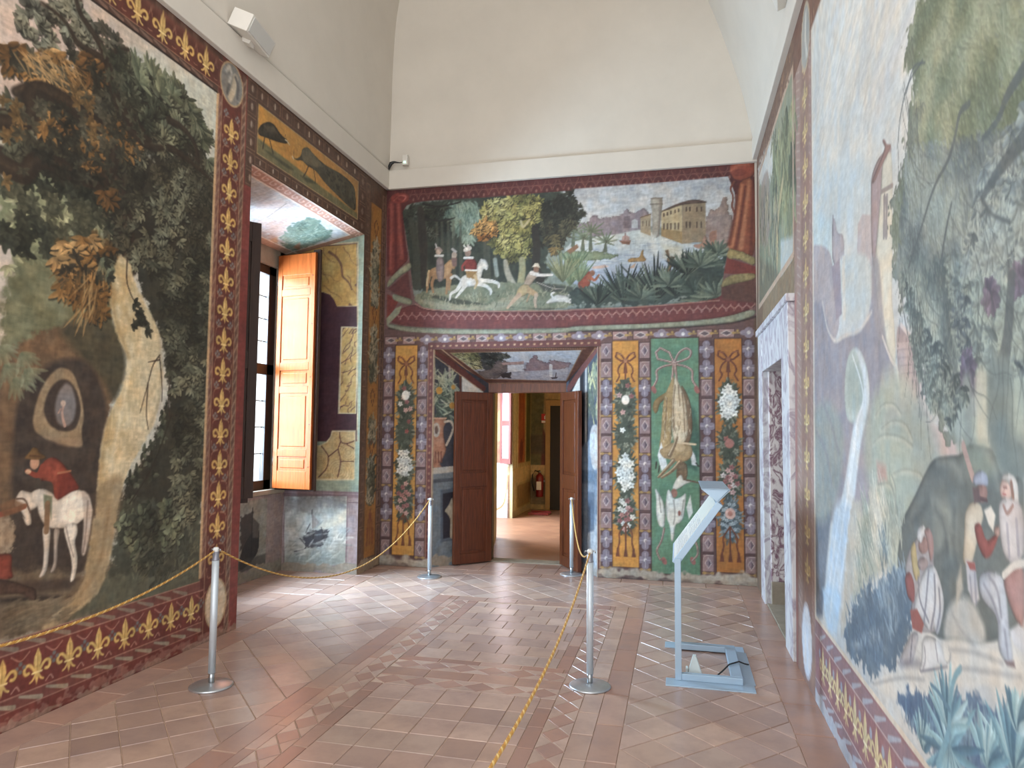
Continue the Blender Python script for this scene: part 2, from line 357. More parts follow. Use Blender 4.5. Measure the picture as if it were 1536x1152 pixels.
# ------------------------------------------------------------------ floor: mortar bed and terracotta tiles
floor = MB(); floor.box(-4.7, 2.0, Y0-.4, 15.5, -.12, -.004); floor = struct(floor.build('floor', MORTAR))
TILE = mat('terracotta_tile', None, rough=.25, spec=.5, attr=True, col2=(138, 116, 110), nscale=4.5, bump=.1, bscale=9)
for nd in TILE.node_tree.nodes:
    if nd.type == 'VALTORGB': nd.color_ramp.elements[1].color = (.62, .62, .62, 1); nd.color_ramp.elements[0].position = .42; nd.color_ramp.elements[1].position = .75
def clip(poly, rect):
    x0, x1, y0, y1 = rect
    for ax, sg, lim in ((0, 1, x0), (0, -1, -x1), (1, 1, y0), (1, -1, -y1)):
        out = []
        for i in range(len(poly)):
            a, b = poly[i], poly[(i+1) % len(poly)]; da, db = sg*a[ax]-lim, sg*b[ax]-lim
            if da >= 0: out.append(a)
            if da*db < 0: t = da/(da-db); out.append((a[0]+(b[0]-a[0])*t, a[1]+(b[1]-a[1])*t))
        poly = out
        if len(poly) < 3: return []
    return poly
def parea(p): return abs(sum(p[i][0]*p[(i+1) % len(p)][1]-p[(i+1) % len(p)][0]*p[i][1] for i in range(len(p))))/2
tiles = []                        # (polygon, tone)
def add_tile(p, rect, g=.004, tone=0):
    p = clip(p, rect)
    if len(p) >= 3 and parea(p) > .0015:
        cx, cy = sum(q[0] for q in p)/len(p), sum(q[1] for q in p)/len(p)
        tiles.append(([(x+(cx-x)*g/max(.02, math.hypot(x-cx, y-cy)), y+(cy-y)*g/max(.02, math.hypot(x-cx, y-cy))) for x, y in p], tone))
S2 = .3165                         # diagonal spacing of the side fields (0.224 m tiles)
def diag(rect, cs, cd):            # lines x+y = cs + k*S2, y-x = cd + k*S2
    for i in range(-40, 60):
        for j in range(-40, 60):
            s0, s1, d0, d1 = cs+i*S2, cs+(i+1)*S2, cd+j*S2, cd+(j+1)*S2
            q = [((s-d)/2, (s+d)/2) for s, d in ((s0, d0), (s1, d0), (s1, d1), (s0, d1))]
            if max(a for a, _ in q) < rect[0] or min(a for a, _ in q) > rect[1] or max(b for _, b in q) < rect[2] or min(b for _, b in q) > rect[3]: continue
            add_tile(q, rect, tone=0)
def square(rect, x0, y0, sx, sy, tone=0, brick=False):
    R = rect; j = 0; y = y0
    while y < R[3]:
        x = x0-(sx/2 if brick and j % 2 else 0)
        while x < R[1]:
            add_tile([(x, y), (x+sx, y), (x+sx, y+sy), (x, y+sy)], R, tone=tone); x += sx
        y += sy; j += 1
def diamonds(rect, along, n_w):    # a band of lozenges with triangles between
    x0, x1, y0, y1 = rect
    if along == 'y':
        k = max(1, round((y1-y0)/n_w)); d = (y1-y0)/k; xm = (x0+x1)/2
        for i in range(k):
            a, b = y0+i*d, y0+(i+1)*d; m_ = (a+b)/2
            add_tile([(xm, a), (x1, m_), (xm, b), (x0, m_)], rect, tone=1)
            add_tile([(x0, m_), (xm, b), (x0, b+d/2)], rect, tone=2); add_tile([(x1, m_), (x1, b+d/2), (xm, b)], rect, tone=2)
    else:
        k = max(1, round((x1-x0)/n_w)); d = (x1-x0)/k; ym = (y0+y1)/2
        for i in range(k):
            a, b = x0+i*d, x0+(i+1)*d; m_ = (a+b)/2
            add_tile([(a, ym), (m_, y0), (b, ym), (m_, y1)], rect, tone=1)
            add_tile([(m_, y0), (b+d/2, y0), (b, ym)], rect, tone=2); add_tile([(m_, y1), (b, ym), (b+d/2, y1)], rect, tone=2)
YF0, YF1 = 1.5, 8.0
diag((-3.32, -2.34, YF0, 7.35), .03, 6.28)
square((-3.545, -3.32, YF0, 7.35), -3.545, YF0, .225, .45, tone=3)
square((-4.5, -3.545, 5.18, 7.4), -4.5, 5.18, .24, .24, tone=3)
square((-2.34, -2.19, YF0, 6.75), -2.34, YF0-.1, .15, .46, tone=4)
square((-2.19, -2.12, YF0, 6.75), -2.19, YF0, .07, .30, tone=3)
diamonds((-2.12, -1.97, YF0, 6.6), 'y', .19)
square((-1.97, -1.88, YF0, 4.35), -1.97, YF0, .09, .27, tone=4); square((-1.97, -1.88, 4.9, 6.6), -1.97, 4.9, .09, .27, tone=4)
square((-1.88, -.83, YF0, 4.35), -1.88, 1.5+.05, .222, .213); square((-1.88, -.83, 4.9, 6.55), -1.88, 4.9, .222, .213, brick=True)
diamonds((-1.97, -.74, 4.35, 4.51), 'x', .2); square((-1.97, -.74, 4.51, 4.66), -1.97, 4.51, .31, .15, tone=3); diamonds((-1.97, -.74, 4.66, 4.82), 'x', .2); square((-1.97, -.74, 4.82, 4.9), -1.97, 4.82, .3, .08, tone=4)
square((-.83, -.74, YF0, 4.35), -.83, YF0, .09, .27, tone=4); square((-.83, -.74, 4.9, 6.6), -.83, 4.9, .09, .27, tone=4)
diamonds((-.74, -.58, YF0, 6.6), 'y', .19)
square((-.58, -.46, YF0, 6.75), -.58, YF0, .12, .3, tone=2)
square((-.46, -.31, YF0, 6.75), -.46, YF0-.2, .15, .46, tone=4)
square((-2.12, -.58, 6.6, 6.75), -2.12, 6.6, .3, .15, tone=4)
diag((-.31, .61, YF0, 7.75), 3.79, 4.07)
square((.61, .82, YF0, 8.0), .61, YF0, .21, .45, tone=3)
diag((-2.34, -.31, 6.75, 7.8), .03, 6.28); diag((-3.32, -2.34, 7.35, 7.8), .03, 6.28); square((-3.545, -3.32, 7.35, 8.0), -3.545, 7.35, .225, .45, tone=3)
square((-3.32, .61, 7.8, 8.0), -3.32, 7.8, .45, .2, tone=3)
square((-2.89, -.89, 8.0, 8.66), -2.89, 8.0, .3, .3, tone=3)
tones = {0: [(176, 148, 134), (170, 142, 128), (182, 154, 138), (164, 138, 126), (176, 152, 138), (184, 154, 136)],
         1: [(168, 132, 116), (162, 128, 114)], 2: [(180, 154, 138), (176, 148, 132)],
         3: [(172, 136, 118), (164, 130, 114), (176, 144, 128)], 4: [(164, 126, 110), (158, 124, 110), (170, 138, 122)]}
def tile_mesh(b, lay, p, col, dz):
    n = len(p); cx, cy = sum(q[0] for q in p)/n, sum(q[1] for q in p)/n; bv = .0035
    ins = []
    for x, y in p:
        d = max(.01, math.hypot(x-cx, y-cy)); ins.append((x+(cx-x)*bv/d, y+(cy-y)*bv/d))
    z = dz; tl = (random.random()-.5)*.0035, (random.random()-.5)*.0035
    lo = [b.verts.new((x, y, -.006)) for x, y in p]; mi = [b.verts.new((x, y, z-.003)) for x, y in p]; up = [b.verts.new((x, y, z+(x-cx)*tl[0]/.11*.2+(y-cy)*tl[1]/.11*.2)) for x, y in ins]
    fs = [b.faces.new(up)]
    for A, B in ((lo, mi), (mi, up)):
        for k in range(n): fs.append(b.faces.new((A[k], A[(k+1) % n], B[(k+1) % n], B[k])))
    for f in fs:
        for l in f.loops: l[lay] = col
def tile_key(t):
    p = t[0]; cx, cy = sum(q[0] for q in p)/len(p), sum(q[1] for q in p)/len(p)
    d = np.array([cx, cy, 0])-CP; z = d@CF; x, y = 768+F*(d@CR)/max(z, .1), 576-F*(d@CU)/max(z, .1)
    vis = z > .2 and -20 < x < 1556 and y < 1170
    return (0 if vis else 1, -parea(p)*CH/max(.3, z)**3)
tiles = [t for t in tiles]; tiles.sort(key=tile_key)
rest = bmesh.new(); rlay = rest.loops.layers.float_color.new('Col')
for i, (p, tone) in enumerate(tiles):
    c = np.array(random.choice(tones[tone]), float)+np.random.default_rng(i).normal(0, 4); col = tuple(lin(c))+(1,)
    if parea(p) != 0 and sum(p[k][0]*p[(k+1) % len(p)][1]-p[(k+1) % len(p)][0]*p[k][1] for k in range(len(p))) < 0: p = p[::-1]
    dz = random.random()*.0015
    if i < 300:
        b = bmesh.new(); lay = b.loops.layers.float_color.new('Col'); tile_mesh(b, lay, p, col, dz)
        me = bpy.data.meshes.new('floor_tile'); b.to_mesh(me); b.free(); me.materials.append(TILE); o = bpy.data.objects.new('floor_tile', me); COL.objects.link(o); o.parent = floor
    else: tile_mesh(rest, rlay, p, col, dz)
me = bpy.data.meshes.new('far_floor_tiles'); rest.to_mesh(me); rest.free(); me.materials.append(TILE); o = bpy.data.objects.new('far_floor_tiles', me); COL.objects.link(o); o.parent = floor; o['kind'] = 'stuff'

# ------------------------------------------------------------------ window with leaded panes, in the niche
IRONW = mat('dark_window_oak', (40, 28, 22), rough=.5, noise=.25, nscale=6, stretch=(8, 8, 1))
def glass(name, tint):
    m = bpy.data.materials.new(name); m.use_nodes = True; nt = m.node_tree; N = nt.nodes; out = N['Material Output']; N.remove(N['Principled BSDF'])
    t = N.new('ShaderNodeBsdfTransparent'); t.inputs[0].default_value = tint; g = N.new('ShaderNodeBsdfGlossy'); g.inputs[1].default_value = .05
    nz = N.new('ShaderNodeTexNoise'); nz.inputs['Scale'].default_value = 3; mr = N.new('ShaderNodeMapRange'); mr.inputs[3].default_value = .04; mr.inputs[4].default_value = .12
    mx = N.new('ShaderNodeMixShader'); nt.links.new(nz.outputs[0], mr.inputs[0]); nt.links.new(mr.outputs[0], mx.inputs[0]); nt.links.new(t.outputs[0], mx.inputs[1]); nt.links.new(g.outputs[0], mx.inputs[2]); nt.links.new(mx.outputs[0], out.inputs[0]); return m
GLASS = glass('window_glass', (.9, .94, .95, 1))
win = struct(empty('window_1', (-4.58, 6.31, .93)))
WX = -4.58
def wbox(name, y0, y1, z0, z1, dx=.03, m=IRONW): 
    o = MB().box(-dx, dx, y0-6.31, y1-6.31, z0-.93, z1-.93, bev=.004).build(name, m, win); return o
for n_, y0, y1, z0, z1 in (('frame_rail', 5.42, 7.2, .93, 1.06), ('frame_rail', 5.42, 7.2, 3.40, 3.5), ('frame_rail', 5.42, 7.2, 2.25, 2.37), ('frame_stile', 5.42, 5.52, .93, 3.5), ('frame_stile', 7.06, 7.2, .93, 3.5), ('mullion', 6.25, 6.37, .93, 3.5)):
    wbox(n_, y0, y1, z0, z1)
for y0, y1 in ((5.52, 6.25), (6.37, 7.06)):
    for z0, z1 in ((1.06, 2.25), (2.37, 3.40)):
        for i in range(3):
            for j in range(4):
                a, b = y0+(y1-y0)*i/3, y0+(y1-y0)*(i+1)/3; c, d = z0+(z1-z0)*j/4, z0+(z1-z0)*(j+1)/4
                wbox('pane', a+.004, b-.004, c+.004, d-.004, .004, GLASS)
        for i in (1, 2): wbox('lead_came', y0+(y1-y0)*i/3-.006, y0+(y1-y0)*i/3+.006, z0, z1, .008)
        for j in (1, 2, 3): wbox('lead_came', y0, y1, z0+(z1-z0)*j/4-.006, z0+(z1-z0)*j/4+.006, .007)
# stone sill
sl = MB(); sl.box(-4.56, -4.47, NY0+.02, NY1-.02, .90, .955, bev=.008); struct(sl.build('trim_2', STONE))

def leaf_panels(root, w, h, t, rails, m, m2, st=.075):
    """panelled leaf: local x 0..w, y thickness, z 0..h; rails = z positions of the rails"""
    for x0, x1 in ((0, st), (w-st, w)): MB().box(x0, x1, -t/2, t/2, 0, h, bev=.004).build('stile', m, root)
    for a, b in rails: MB().box(st, w-st, -t/2, t/2, a, b, bev=.004).build('rail', m, root)
    for (a, b), (c, d) in zip(rails, rails[1:]):
        p = MB().box(st-.01, w-st+.01, -t*.18, t*.18, b-.01, c+.01).build('panel', m2, root)
        if w-2*st > .12: MB().box(st+.03, w-st-.03, -t*.36, t*.36, b+.03, c-.03, bev=.008).build('raised_field', m2, p)
def place_leaf(name, hinge, free, z0): 
    o = empty(name, (hinge[0], hinge[1], z0), math.atan2(free[1]-hinge[1], free[0]-hinge[0])); return o
# far shutter, folded open against the far jamb
sh = place_leaf('window_shutter', (-4.47, 7.13), (-3.945, 7.05), .97)
leaf_panels(sh, .52, 2.66, .035, [(0, .20), (.36, .44), (1.07, 1.15), (1.33, 1.42), (2.18, 2.26), (2.42, 2.66)], WOOD_LIT, WOOD_LIT, st=.06)
MB().box(.46, .55, .022, .062, -.02, 2.70, bev=.004).build('folded_leaf_edge', WOOD_DARK, sh)
MB().box(.0, .49, .026, .056, -.02, 2.68, bev=.004).build('folded_leaf', WOOD_DARK, sh)
for z in (.25, .72, 1.25, 1.85, 2.4): MB().lathe([(0, 0), (.006, 0), (.005, .004), (0, .005)], 8, Matrix.Translation((.49, -.0175, z)) @ Matrix.Rotation(math.pi/2, 4, 'X')).build('nail', IRONW, sh)
for z in (.3, 2.35): MB().lathe([(0, -.05), (.012, -.05), (.012, .05), (0, .05)], 10, Matrix.Translation((-.008, 0, z))).build('hinge', IRONW, sh)
tag(sh, 'orange varnished wooden shutter leaf folded open against the marbled window jamb', 'shutter', 'wooden window shutters')
# near shutter, half open, seen along its edge
sh2 = place_leaf('window_shutter', (-4.45, 5.52), (-4.02, 6.06), .97)
leaf_panels(sh2, .69, 2.70, .05, [(0, .20), (1.25, 1.42), (2.5, 2.70)], WOOD_DARK, WOOD_DARK, st=.09)
MB().box(.05, .66, .03, .075, -.05, 2.66, bev=.004).build('folded_leaf', WOOD_DARK, sh2)
for z in (.3, 2.35): MB().lathe([(0, -.05), (.012, -.05), (.012, .05), (0, .05)], 10, Matrix.Translation((-.008, 0, z))).build('hinge', IRONW, sh2)
tag(sh2, 'dark brown shutter seen edge-on beside the red painted pilaster', 'shutter', 'wooden window shutters')

# ------------------------------------------------------------------ double door in the back wall
fr = struct(empty('door_1', ((IX0+IX1)/2, 8.68, 0)))
cx_ = (IX0+IX1)/2
MB().box(IX0-cx_-.06, IX1-cx_+.06, -.06, .06, 2.12, 2.24, bev=.006).build('lintel', WOOD_RED, fr)
for x0, x1 in ((IX0-.05, IX0+.03), (IX1-.03, IX1+.05)): MB().box(x0-cx_, x1-cx_, -.04, .06, 0, 2.12, bev=.005).build('jamb', WOOD_DARK, fr)
MB().box(IX0-cx_, IX1-cx_, -.1, .12, -.01, .012, bev=.004).build('threshold', STONE, fr)
tag(fr, 'wooden lintel and jambs of the open double door')
d2 = struct(place_leaf('door_2', (-2.30, 8.57), (-2.665, 8.185), .015)); leaf_panels(d2, .53, 2.10, .05, [(0, .12), (.93, 1.10), (2.0, 2.10)], WOOD_RED, WOOD_RED, st=.08)
tag(d2, 'open left leaf of the chestnut double door')
d3 = struct(place_leaf('door_3', (-1.405, 8.60), (-1.115, 8.14), .015)); leaf_panels(d3, .54, 2.10, .05, [(0, .12), (.93, 1.10), (2.0, 2.10)], WOOD_RED, WOOD_RED, st=.08)
MB().lathe([(0, 0), (.016, 0), (.012, .02), (.02, .03), (.022, .045), (0, .055)], 14, Matrix.Translation((.09, .024, 1.33)) @ Matrix.Rotation(-math.pi/2, 4, 'X')).build('knob', mat('white_porcelain', (225, 225, 220), rough=.25), d3)
MB().box(.44, .47, .024, .03, .98, 1.05, bev=.002).build('keyhole_plate', mat('brass_plate', (190, 170, 110), rough=.35, metal=1), d3)
tag(d3, 'open right leaf of the chestnut double door')

# ------------------------------------------------------------------ next room beyond the door
NEXTP = mat('next_room_plaster', (178, 152, 100), rough=.8, noise=.18, nscale=3, bump=.1)
nf = MB(); nf.box(-4.3, .2, 8.67, 14.6, -.012, -.001)
NFLOOR = mat('next_room_terracotta', (166, 128, 104), rough=.38, noise=.2, nscale=4)
nt = NFLOOR.node_tree; N = nt.nodes; br = N.new('ShaderNodeTexBrick'); br.inputs['Scale'].default_value = 4.4; br.offset = .5; br.inputs['Mortar Size'].default_value = .014; br.inputs['Brick Width'].default_value = 1; br.inputs['Row Height'].default_value = 1
for k, c in ((1, (168, 128, 104)), (2, (150, 112, 92)), (3, (128, 102, 88))): br.inputs[k].default_value = lc(*c)
tcn = N.new('ShaderNodeTexCoord'); mpn = N.new('ShaderNodeMapping'); mpn.inputs['Rotation'].default_value = (0, 0, .785); nt.links.new(tcn.outputs['Object'], mpn.inputs[0]); nt.links.new(mpn.outputs[0], br.inputs['Vector']); nt.links.new(br.outputs[0], N['Principled BSDF'].inputs['Base Color'])
struct(nf.build('floor_next_room', NFLOOR))
nw = MB()
nw.hexa([(-2.36, 8.75, 0), (-2.36, 8.75, 3), (-3.2, 8.75, 3), (-3.2, 8.75, 0)], [(-2.74, 10.55, 0), (-2.74, 10.55, 3), (-3.95, 10.55, 3), (-3.95, 10.55, 0)])
nw.box(-3.95, -3.03, 12.84, 14.6, 0, 3); nw.box(-3.95, -2.74, 10.5, 12.9, 2.5, 3); nw.box(-3.95, -3.85, 10.5, 12.9, 0, .75)
nw.box(-4, .3, 14.45, 14.6, 0, 3)
nw.box(-.6, -.5, 8.75, 14.5, 0, 3); nw.box(-4, .3, 8.75, 14.6, 2.95, 3.05)
wall_next = struct(nw.build('wall_next_room', NEXTP))

# dark doorway at the far end of the next room
dd = struct(empty('door_4', (-2.2, 14.43, 0)))
MB().box(-.40, .40, -.01, .03, 0, 2.16).build('dark_leaf', mat('blackened_door', (26, 20, 18), rough=.6, noise=.3), dd)
for x0, x1 in ((-.5, -.4), (.4, .5)): MB().box(x0, x1, -.04, .03, 0, 2.28, bev=.006).build('jamb', mat('ochre_door_frame', (160, 128, 84), rough=.7, noise=.15), dd)
MB().box(-.4, .4, -.04, .03, 2.16, 2.28, bev=.006).build('lintel', bpy.data.materials['ochre_door_frame'], dd)
tag(dd, 'dark doorway at the far end of the next room')
# shutter of the next room's window
shn = place_leaf('window_shutter', (-3.25, 12.78), (-2.98, 12.5), 1.02)
leaf_panels(shn, .39, 1.5, .04, [(0, .1), (.7, .8), (1.4, 1.5)], mat('plum_painted_wood', (96, 52, 52), rough=.4, noise=.2), mat('pale_lilac_panel', (190, 176, 190), rough=.3, noise=.1), st=.07)
tag(shn, 'plum framed shutter beside the window of the next room', 'shutter', 'wooden window shutters')
# fire extinguisher on the far wall, its tray on the floor and the sign above
RED = mat('extinguisher_red', (116, 16, 20), rough=.3, noise=.08); BLK = mat('black_rubber', (24, 22, 22), rough=.5, noise=.1)
ex = empty('fire_extinguisher', (-2.80, 14.31, .27))
MB().lathe([(0, 0), (.075, .005), (.08, .02), (.08, .40), (.07, .44), (.03, .475), (.028, .5), (0, .5)], 24).build('cylinder', RED, ex)
vl = MB().lathe([(0, .49), (.025, .49), (.025, .53), (0, .53)], 14).build('valve', STEEL, ex)
MB().box(-.012, .012, -.1, .02, .535, .548, bev=.003).box(-.012, .012, -.09, .02, .505, .515, bev=.003).build('handle', BLK, vl)
MB().tube([(-.02, 0, .52), (-.09, -.02, .54), (-.15, -.02, .45), (-.15, -.02, .28), (-.11, -.03, .12)], .013).build('hose', BLK, ex)
MB().box(-.05, .05, -.0815, -.076, .15, .32).build('white_label', mat('label_paper', (220, 215, 205), rough=.6, noise=.05), ex)
MB().box(-.09, .09, .08, .125, .3, .34).build('wall_bracket', STEEL, ex)
tag(ex, 'red fire extinguisher with black hose at the end of the next room', 'fire extinguisher')
tr = MB(); tr.box(-.2, .2, -.16, .16, 0, .02, bev=.004); tr.box(-.2, .2, -.16, -.145, .02, .05); tr.box(-.2, .2, .145, .16, .02, .05)
tr = tr.build('floor_tray', RED); tr.location = (-2.66, 13.62, 0); tag(tr, 'flat dark red tray on the floor below the fire extinguisher', 'tray')
sg = empty('safety_sign', (-2.70, 14.42, 1.80))
MB().box(-.09, .09, -.004, .004, .0, .19, bev=.002).build('sign_board', mat('sign_red', (190, 40, 30), rough=.45, noise=.04), sg)
WHT = mat('sign_white', (235, 230, 222), rough=.5, noise=.03)
MB().box(-.085, .085, -.0055, -.0042, .004, .05).build('white_caption_strip', WHT, sg)
MB().prism([(-.028, -.006, .075), (.03, -.006, .075), (.03, -.006, .14), (.012, -.006, .15), (.012, -.006, .175), (-.01, -.006, .175), (-.01, -.006, .15), (-.028, -.006, .14)], (0, .0015, 0)).build('extinguisher_pictogram', WHT, sg)
tag(sg, 'small red and white fire extinguisher sign on the far wall', 'sign')

# ------------------------------------------------------------------ stanchions and ropes
ALU = mat('satin_aluminium', (200, 208, 214), rough=.4, metal=.35, noise=.04, nscale=40)
BASEM = mat('spun_steel_base', (196, 200, 204), rough=.32, metal=.8, noise=.1, nscale=20)
GOLD = mat('gold_cord', (184, 136, 66), rough=.55, noise=.2, nscale=60); GOLD2 = mat('pale_gold_cord', (214, 182, 116), rough=.55, noise=.15, nscale=60)
spots = [((-2.91, 4.01), 'steel rope post standing in front of the fleur-de-lis pilaster beside the window'),
         ((-2.715, 7.5), 'steel rope post standing left of the double door by the painted urn'),
         ((-.565, 4.62), 'steel rope post standing left of the pale blue information stand'),
         ((-1.20, 8.07), 'steel rope post standing right in the door recess, farthest back')]
HS = .87; first = None
for i, ((x, y), lb) in enumerate(spots):
    if first is None:
        o = empty('rope_post', (x, y, 0)); first = o
        MB().lathe([(0, 0), (.131, 0), (.134, .004), (.134, .009), (.125, .014), (.05, .022), (.03, .026), (0, .026)], 48).build('base_plate', BASEM, o)
        MB().lathe([(0, .02), (.0185, .02), (.0185, .09), (0, .09)], 20).build('lower_sleeve', STEEL, o)
        MB().lathe([(0, .085), (.0225, .085), (.0225, .80), (0, .80)], 24).build('pole', ALU, o)
        MB().lathe([(0, .795), (.0245, .795), (.0245, .80), (.02, .805), (.02, .85), (0, .85)], 24).build('collar', mat('grey_collar', (150, 150, 160), rough=.4, metal=.6, noise=.05), o)
        cap_ = MB().lathe([(0, .845), (.017, .845), (.019, .852), (.019, .868), (.014, .876), (0, .878)], 20).build('cap', mat('white_cap', (215, 215, 212), rough=.4, noise=.04), o)
        for sx in (-1, 1): MB().tube([(sx*.017, 0, .862), (sx*.032, 0, .864), (sx*.036, 0, .852)], .004, 8).build('hook', STEEL, cap_)
    else:
        o = first.copy(); COL.objects.link(o); o.location = (x, y, 0)
        for ch in first.children:
            c = ch.copy(); COL.objects.link(c); c.parent = o
            for g in ch.children: g2 = g.copy(); COL.objects.link(g2); g2.parent = c
    tag(o, lb, 'rope post', 'rope barrier posts')
def rope(A, B, sag, label, z0=HS-.015):
    A = np.array([*A, z0]); B = np.array([*B, z0]); u_ = (B-A)/np.linalg.norm(B-A); A = A+u_*.03; B = B-u_*.03; L = np.linalg.norm(B-A); n = int(L/.008); t = np.linspace(0, 1, n)
    P = A+(B-A)*t[:, None]; P[:, 2] -= 4*sag*t*(1-t)
    d = np.gradient(P, axis=0); d /= np.linalg.norm(d, axis=1)[:, None]; sd = np.cross(d, [0, 0, 1]); sd /= np.linalg.norm(sd, axis=1)[:, None]; upv = np.cross(sd, d)
    s = np.concatenate([[0], np.cumsum(np.linalg.norm(np.diff(P, axis=0), axis=1))]); R = .0033
    o = empty('barrier_rope', tuple(P[n//2]))
    for k, m in ((0, GOLD), (1, GOLD2), (2, GOLD)):
        ph = s*2*math.pi/.055+k*2*math.pi/3; q = P+R*(np.cos(ph)[:, None]*sd+np.sin(ph)[:, None]*upv)-P[n//2]
        MB().tube([tuple(v) for v in q], .0036, 6).build('cord_strand', m, o)
    tag(o, label, 'rope', 'gold barrier ropes'); return o
rope(spots[0][0], (-2.5, 1.75), .10, 'gold twisted rope running in front of the painted white horse')
rope(spots[0][0], spots[1][0], .455, 'gold twisted rope sagging across the window niche')
rope(spots[2][0], (-.51, .79), .195, 'gold twisted rope running across the floor towards the viewer')
rope(spots[3][0], spots[2][0], .245, 'short gold rope hanging beside the right door leaf')

# ------------------------------------------------------------------ information stand
STANDM = mat('pale_blue_grey_steel', (164, 186, 204), rough=.38, metal=.25, noise=.04, nscale=6)
st = empty('information_stand', (.18, 5.2, 0)); ox, oy = .18, 5.2
def sb(mb, x0, x1, y0, y1, z0, z1, bev=.002): mb.box(x0-ox, x1-ox, y0-oy, y1-oy, z0, z1, bev=bev); return mb
for n_, a in (('base_plate', (-.09, .47, 4.76, 4.90, 0, .008)), ('base_plate', (-.11, .47, 5.58, 5.72, 0, .008)), ('base_plate', (.34, .48, 4.90, 5.58, 0, .008))):
    sb(MB(), *a).build(n_, STANDM, st)
for a in ((-.03, .40, 4.87, 4.91, .008, .05), (-.03, .40, 5.54, 5.60, .008, .05), (.33, .40, 4.91, 5.54, .008, .05)): sb(MB(), *a, bev=.003).build('base_rail', STANDM, st)
for y in (4.89, 5.60): sb(MB(), -.03, .012, y-.025, y+.025, .008, .80, bev=.003).build('post', STANDM, st)
def sl_(x0, z0, x1, z1, t): 
    d = Vector((x1-x0, 0, z1-z0)).normalized(); nrm = Vector((d.z, 0, -d.x))*t
    return [Vector((x0-ox, 4.88-oy, z0)), Vector((x1-ox, 4.88-oy, z1)), Vector((x1-ox, 4.88-oy, z1))+nrm, Vector((x0-ox, 4.88-oy, z0))+nrm]
MB().prism(sl_(-.045, .775, .25, 1.185, .045), (0, .77, 0), bev=.003).build('reading_panel', STANDM, st)
d = Vector((.295, 0, .41)).normalized(); nrm = Vector((-d.z, 0, d.x)); dv = (0, 1, 0)
def on_panel(s, y, h=.0015): p = Vector((-.045-ox, y-oy, .775))+d*s+nrm*h; return p
SHEET = mat('printed_sheet', (236, 236, 228), rough=.22, noise=.03, nscale=5); INK = mat('grey_print', (186, 188, 190), rough=.3, noise=.1)
MB().hexa([on_panel(.02, 4.90), on_panel(.49, 4.90), on_panel(.49, 5.63), on_panel(.02, 5.63)], [on_panel(.02, 4.90, .0005), on_panel(.49, 4.90, .0005), on_panel(.49, 5.63, .0005), on_panel(.02, 5.63, .0005)]).build('printed_sheet', SHEET, st)
pr = MB()
for k in range(14):
    s0 = .06+k*.018+(.02 if k > 6 else 0)
    for y0, y1 in ((4.95, 5.22), (5.29, 5.58)):
        y1 -= .08*random.random(); pr.hexa([on_panel(s0, y0, .002), on_panel(s0+.007, y0, .002), on_panel(s0+.007, y1, .002), on_panel(s0, y1, .002)], [on_panel(s0, y0, .0016), on_panel(s0+.007, y0, .0016), on_panel(s0+.007, y1, .0016), on_panel(s0, y1, .0016)])
pr = pr.build('print_lines', INK, st); pr['kind'] = 'stuff'
hood = MB(); A = [(.15, 1.262), (.33, 1.262), (.33, 1.268), (.15, 1.268)]
hood.prism([(x-ox, 4.88-oy, z) for x, z in A], (0, .77, 0)); hood.prism([(x-ox, 4.88-oy, z) for x, z in ((.25, 1.185), (.256, 1.18), (.335, 1.262), (.328, 1.266))], (0, .77, 0))
for y in (4.88, 5.645): hood.prism([(x-ox, y-oy, z) for x, z in ((.15, 1.264), (.25, 1.182), (.332, 1.264))], (0, .005, 0))
hood.build('lamp_hood', STANDM, st)
tag(st, 'pale blue steel information stand with slanted reading panel near the hunting game panel', 'stand')
ad = empty('power_adapter', (.10, 5.02, 0))
MB().hexa([(-.05, -.03, 0), (.05, -.03, 0), (.05, .03, 0), (-.05, .03, 0)], [(-.012, -.02, .13), (.008, -.02, .13), (.008, .02, .13), (-.012, .02, .13)]).build('housing', mat('white_plastic', (206, 216, 214), rough=.4, noise=.04), ad)
MB().box(-.06, -.045, -.025, .025, 0, .05, bev=.004).build('plug', bpy.data.materials['white_plastic'], ad)
tag(ad, 'white wedge shaped power adapter on the floor inside the stand base', 'adapter')
cb = MB().tube([(.15, 5.02, .006), (.19, 4.98, .01), (.24, 5.0, .012), (.28, 5.05, .03), (.33, 5.12, .058), (.40, 5.2, .058), (.44, 5.25, .03), (.47, 5.27, .02)], .005, 8).build('power_cable', BLK)
tag(cb, 'thin black cable trailing over the base rail of the information stand', 'cable')

# ------------------------------------------------------------------ lamps and sensor above the cornice
WPL = mat('off_white_casing', (214, 208, 198), rough=.5, noise=.03)
def lamp_box(loc, rot, dims, label):
    o = empty('emergency_lamp', loc); o.rotation_euler = rot; a, b, c = dims
    MB().box(-a/2, a/2, -b/2, b/2, 0, c, bev=.006).build('casing', WPL, o)
    MB().box(a/2-.001, a/2+.006, -b/2+.02, b/2-.02, .015, c-.015, bev=.003).build('diffuser', mat('lamp_diffuser', (196, 194, 188), rough=.3, noise=.03), o)
    MB().box(-.04, .04, -.04, .04, -.03, .005).build('mount', WPL, o); tag(o, label, 'lamp', 'lamps on the cornice'); return o
lamp_box((-3.47, 4.97, 4.87), (0, math.radians(24), math.radians(8)), (.18, .42, .15), 'white box lamp on the cornice above the oval medallion')
lamp_box((.80, 5.25, 4.905), (0, math.radians(-20), math.radians(-8)), (.15, .5, .15), 'grey white box lamp on the cornice above the right wall')
se = empty('motion_sensor', (-3.28, 7.955, 4.92))
MB().box(-.035, .035, -.03, .025, 0, .13, bev=.008).build('casing', WPL, se)
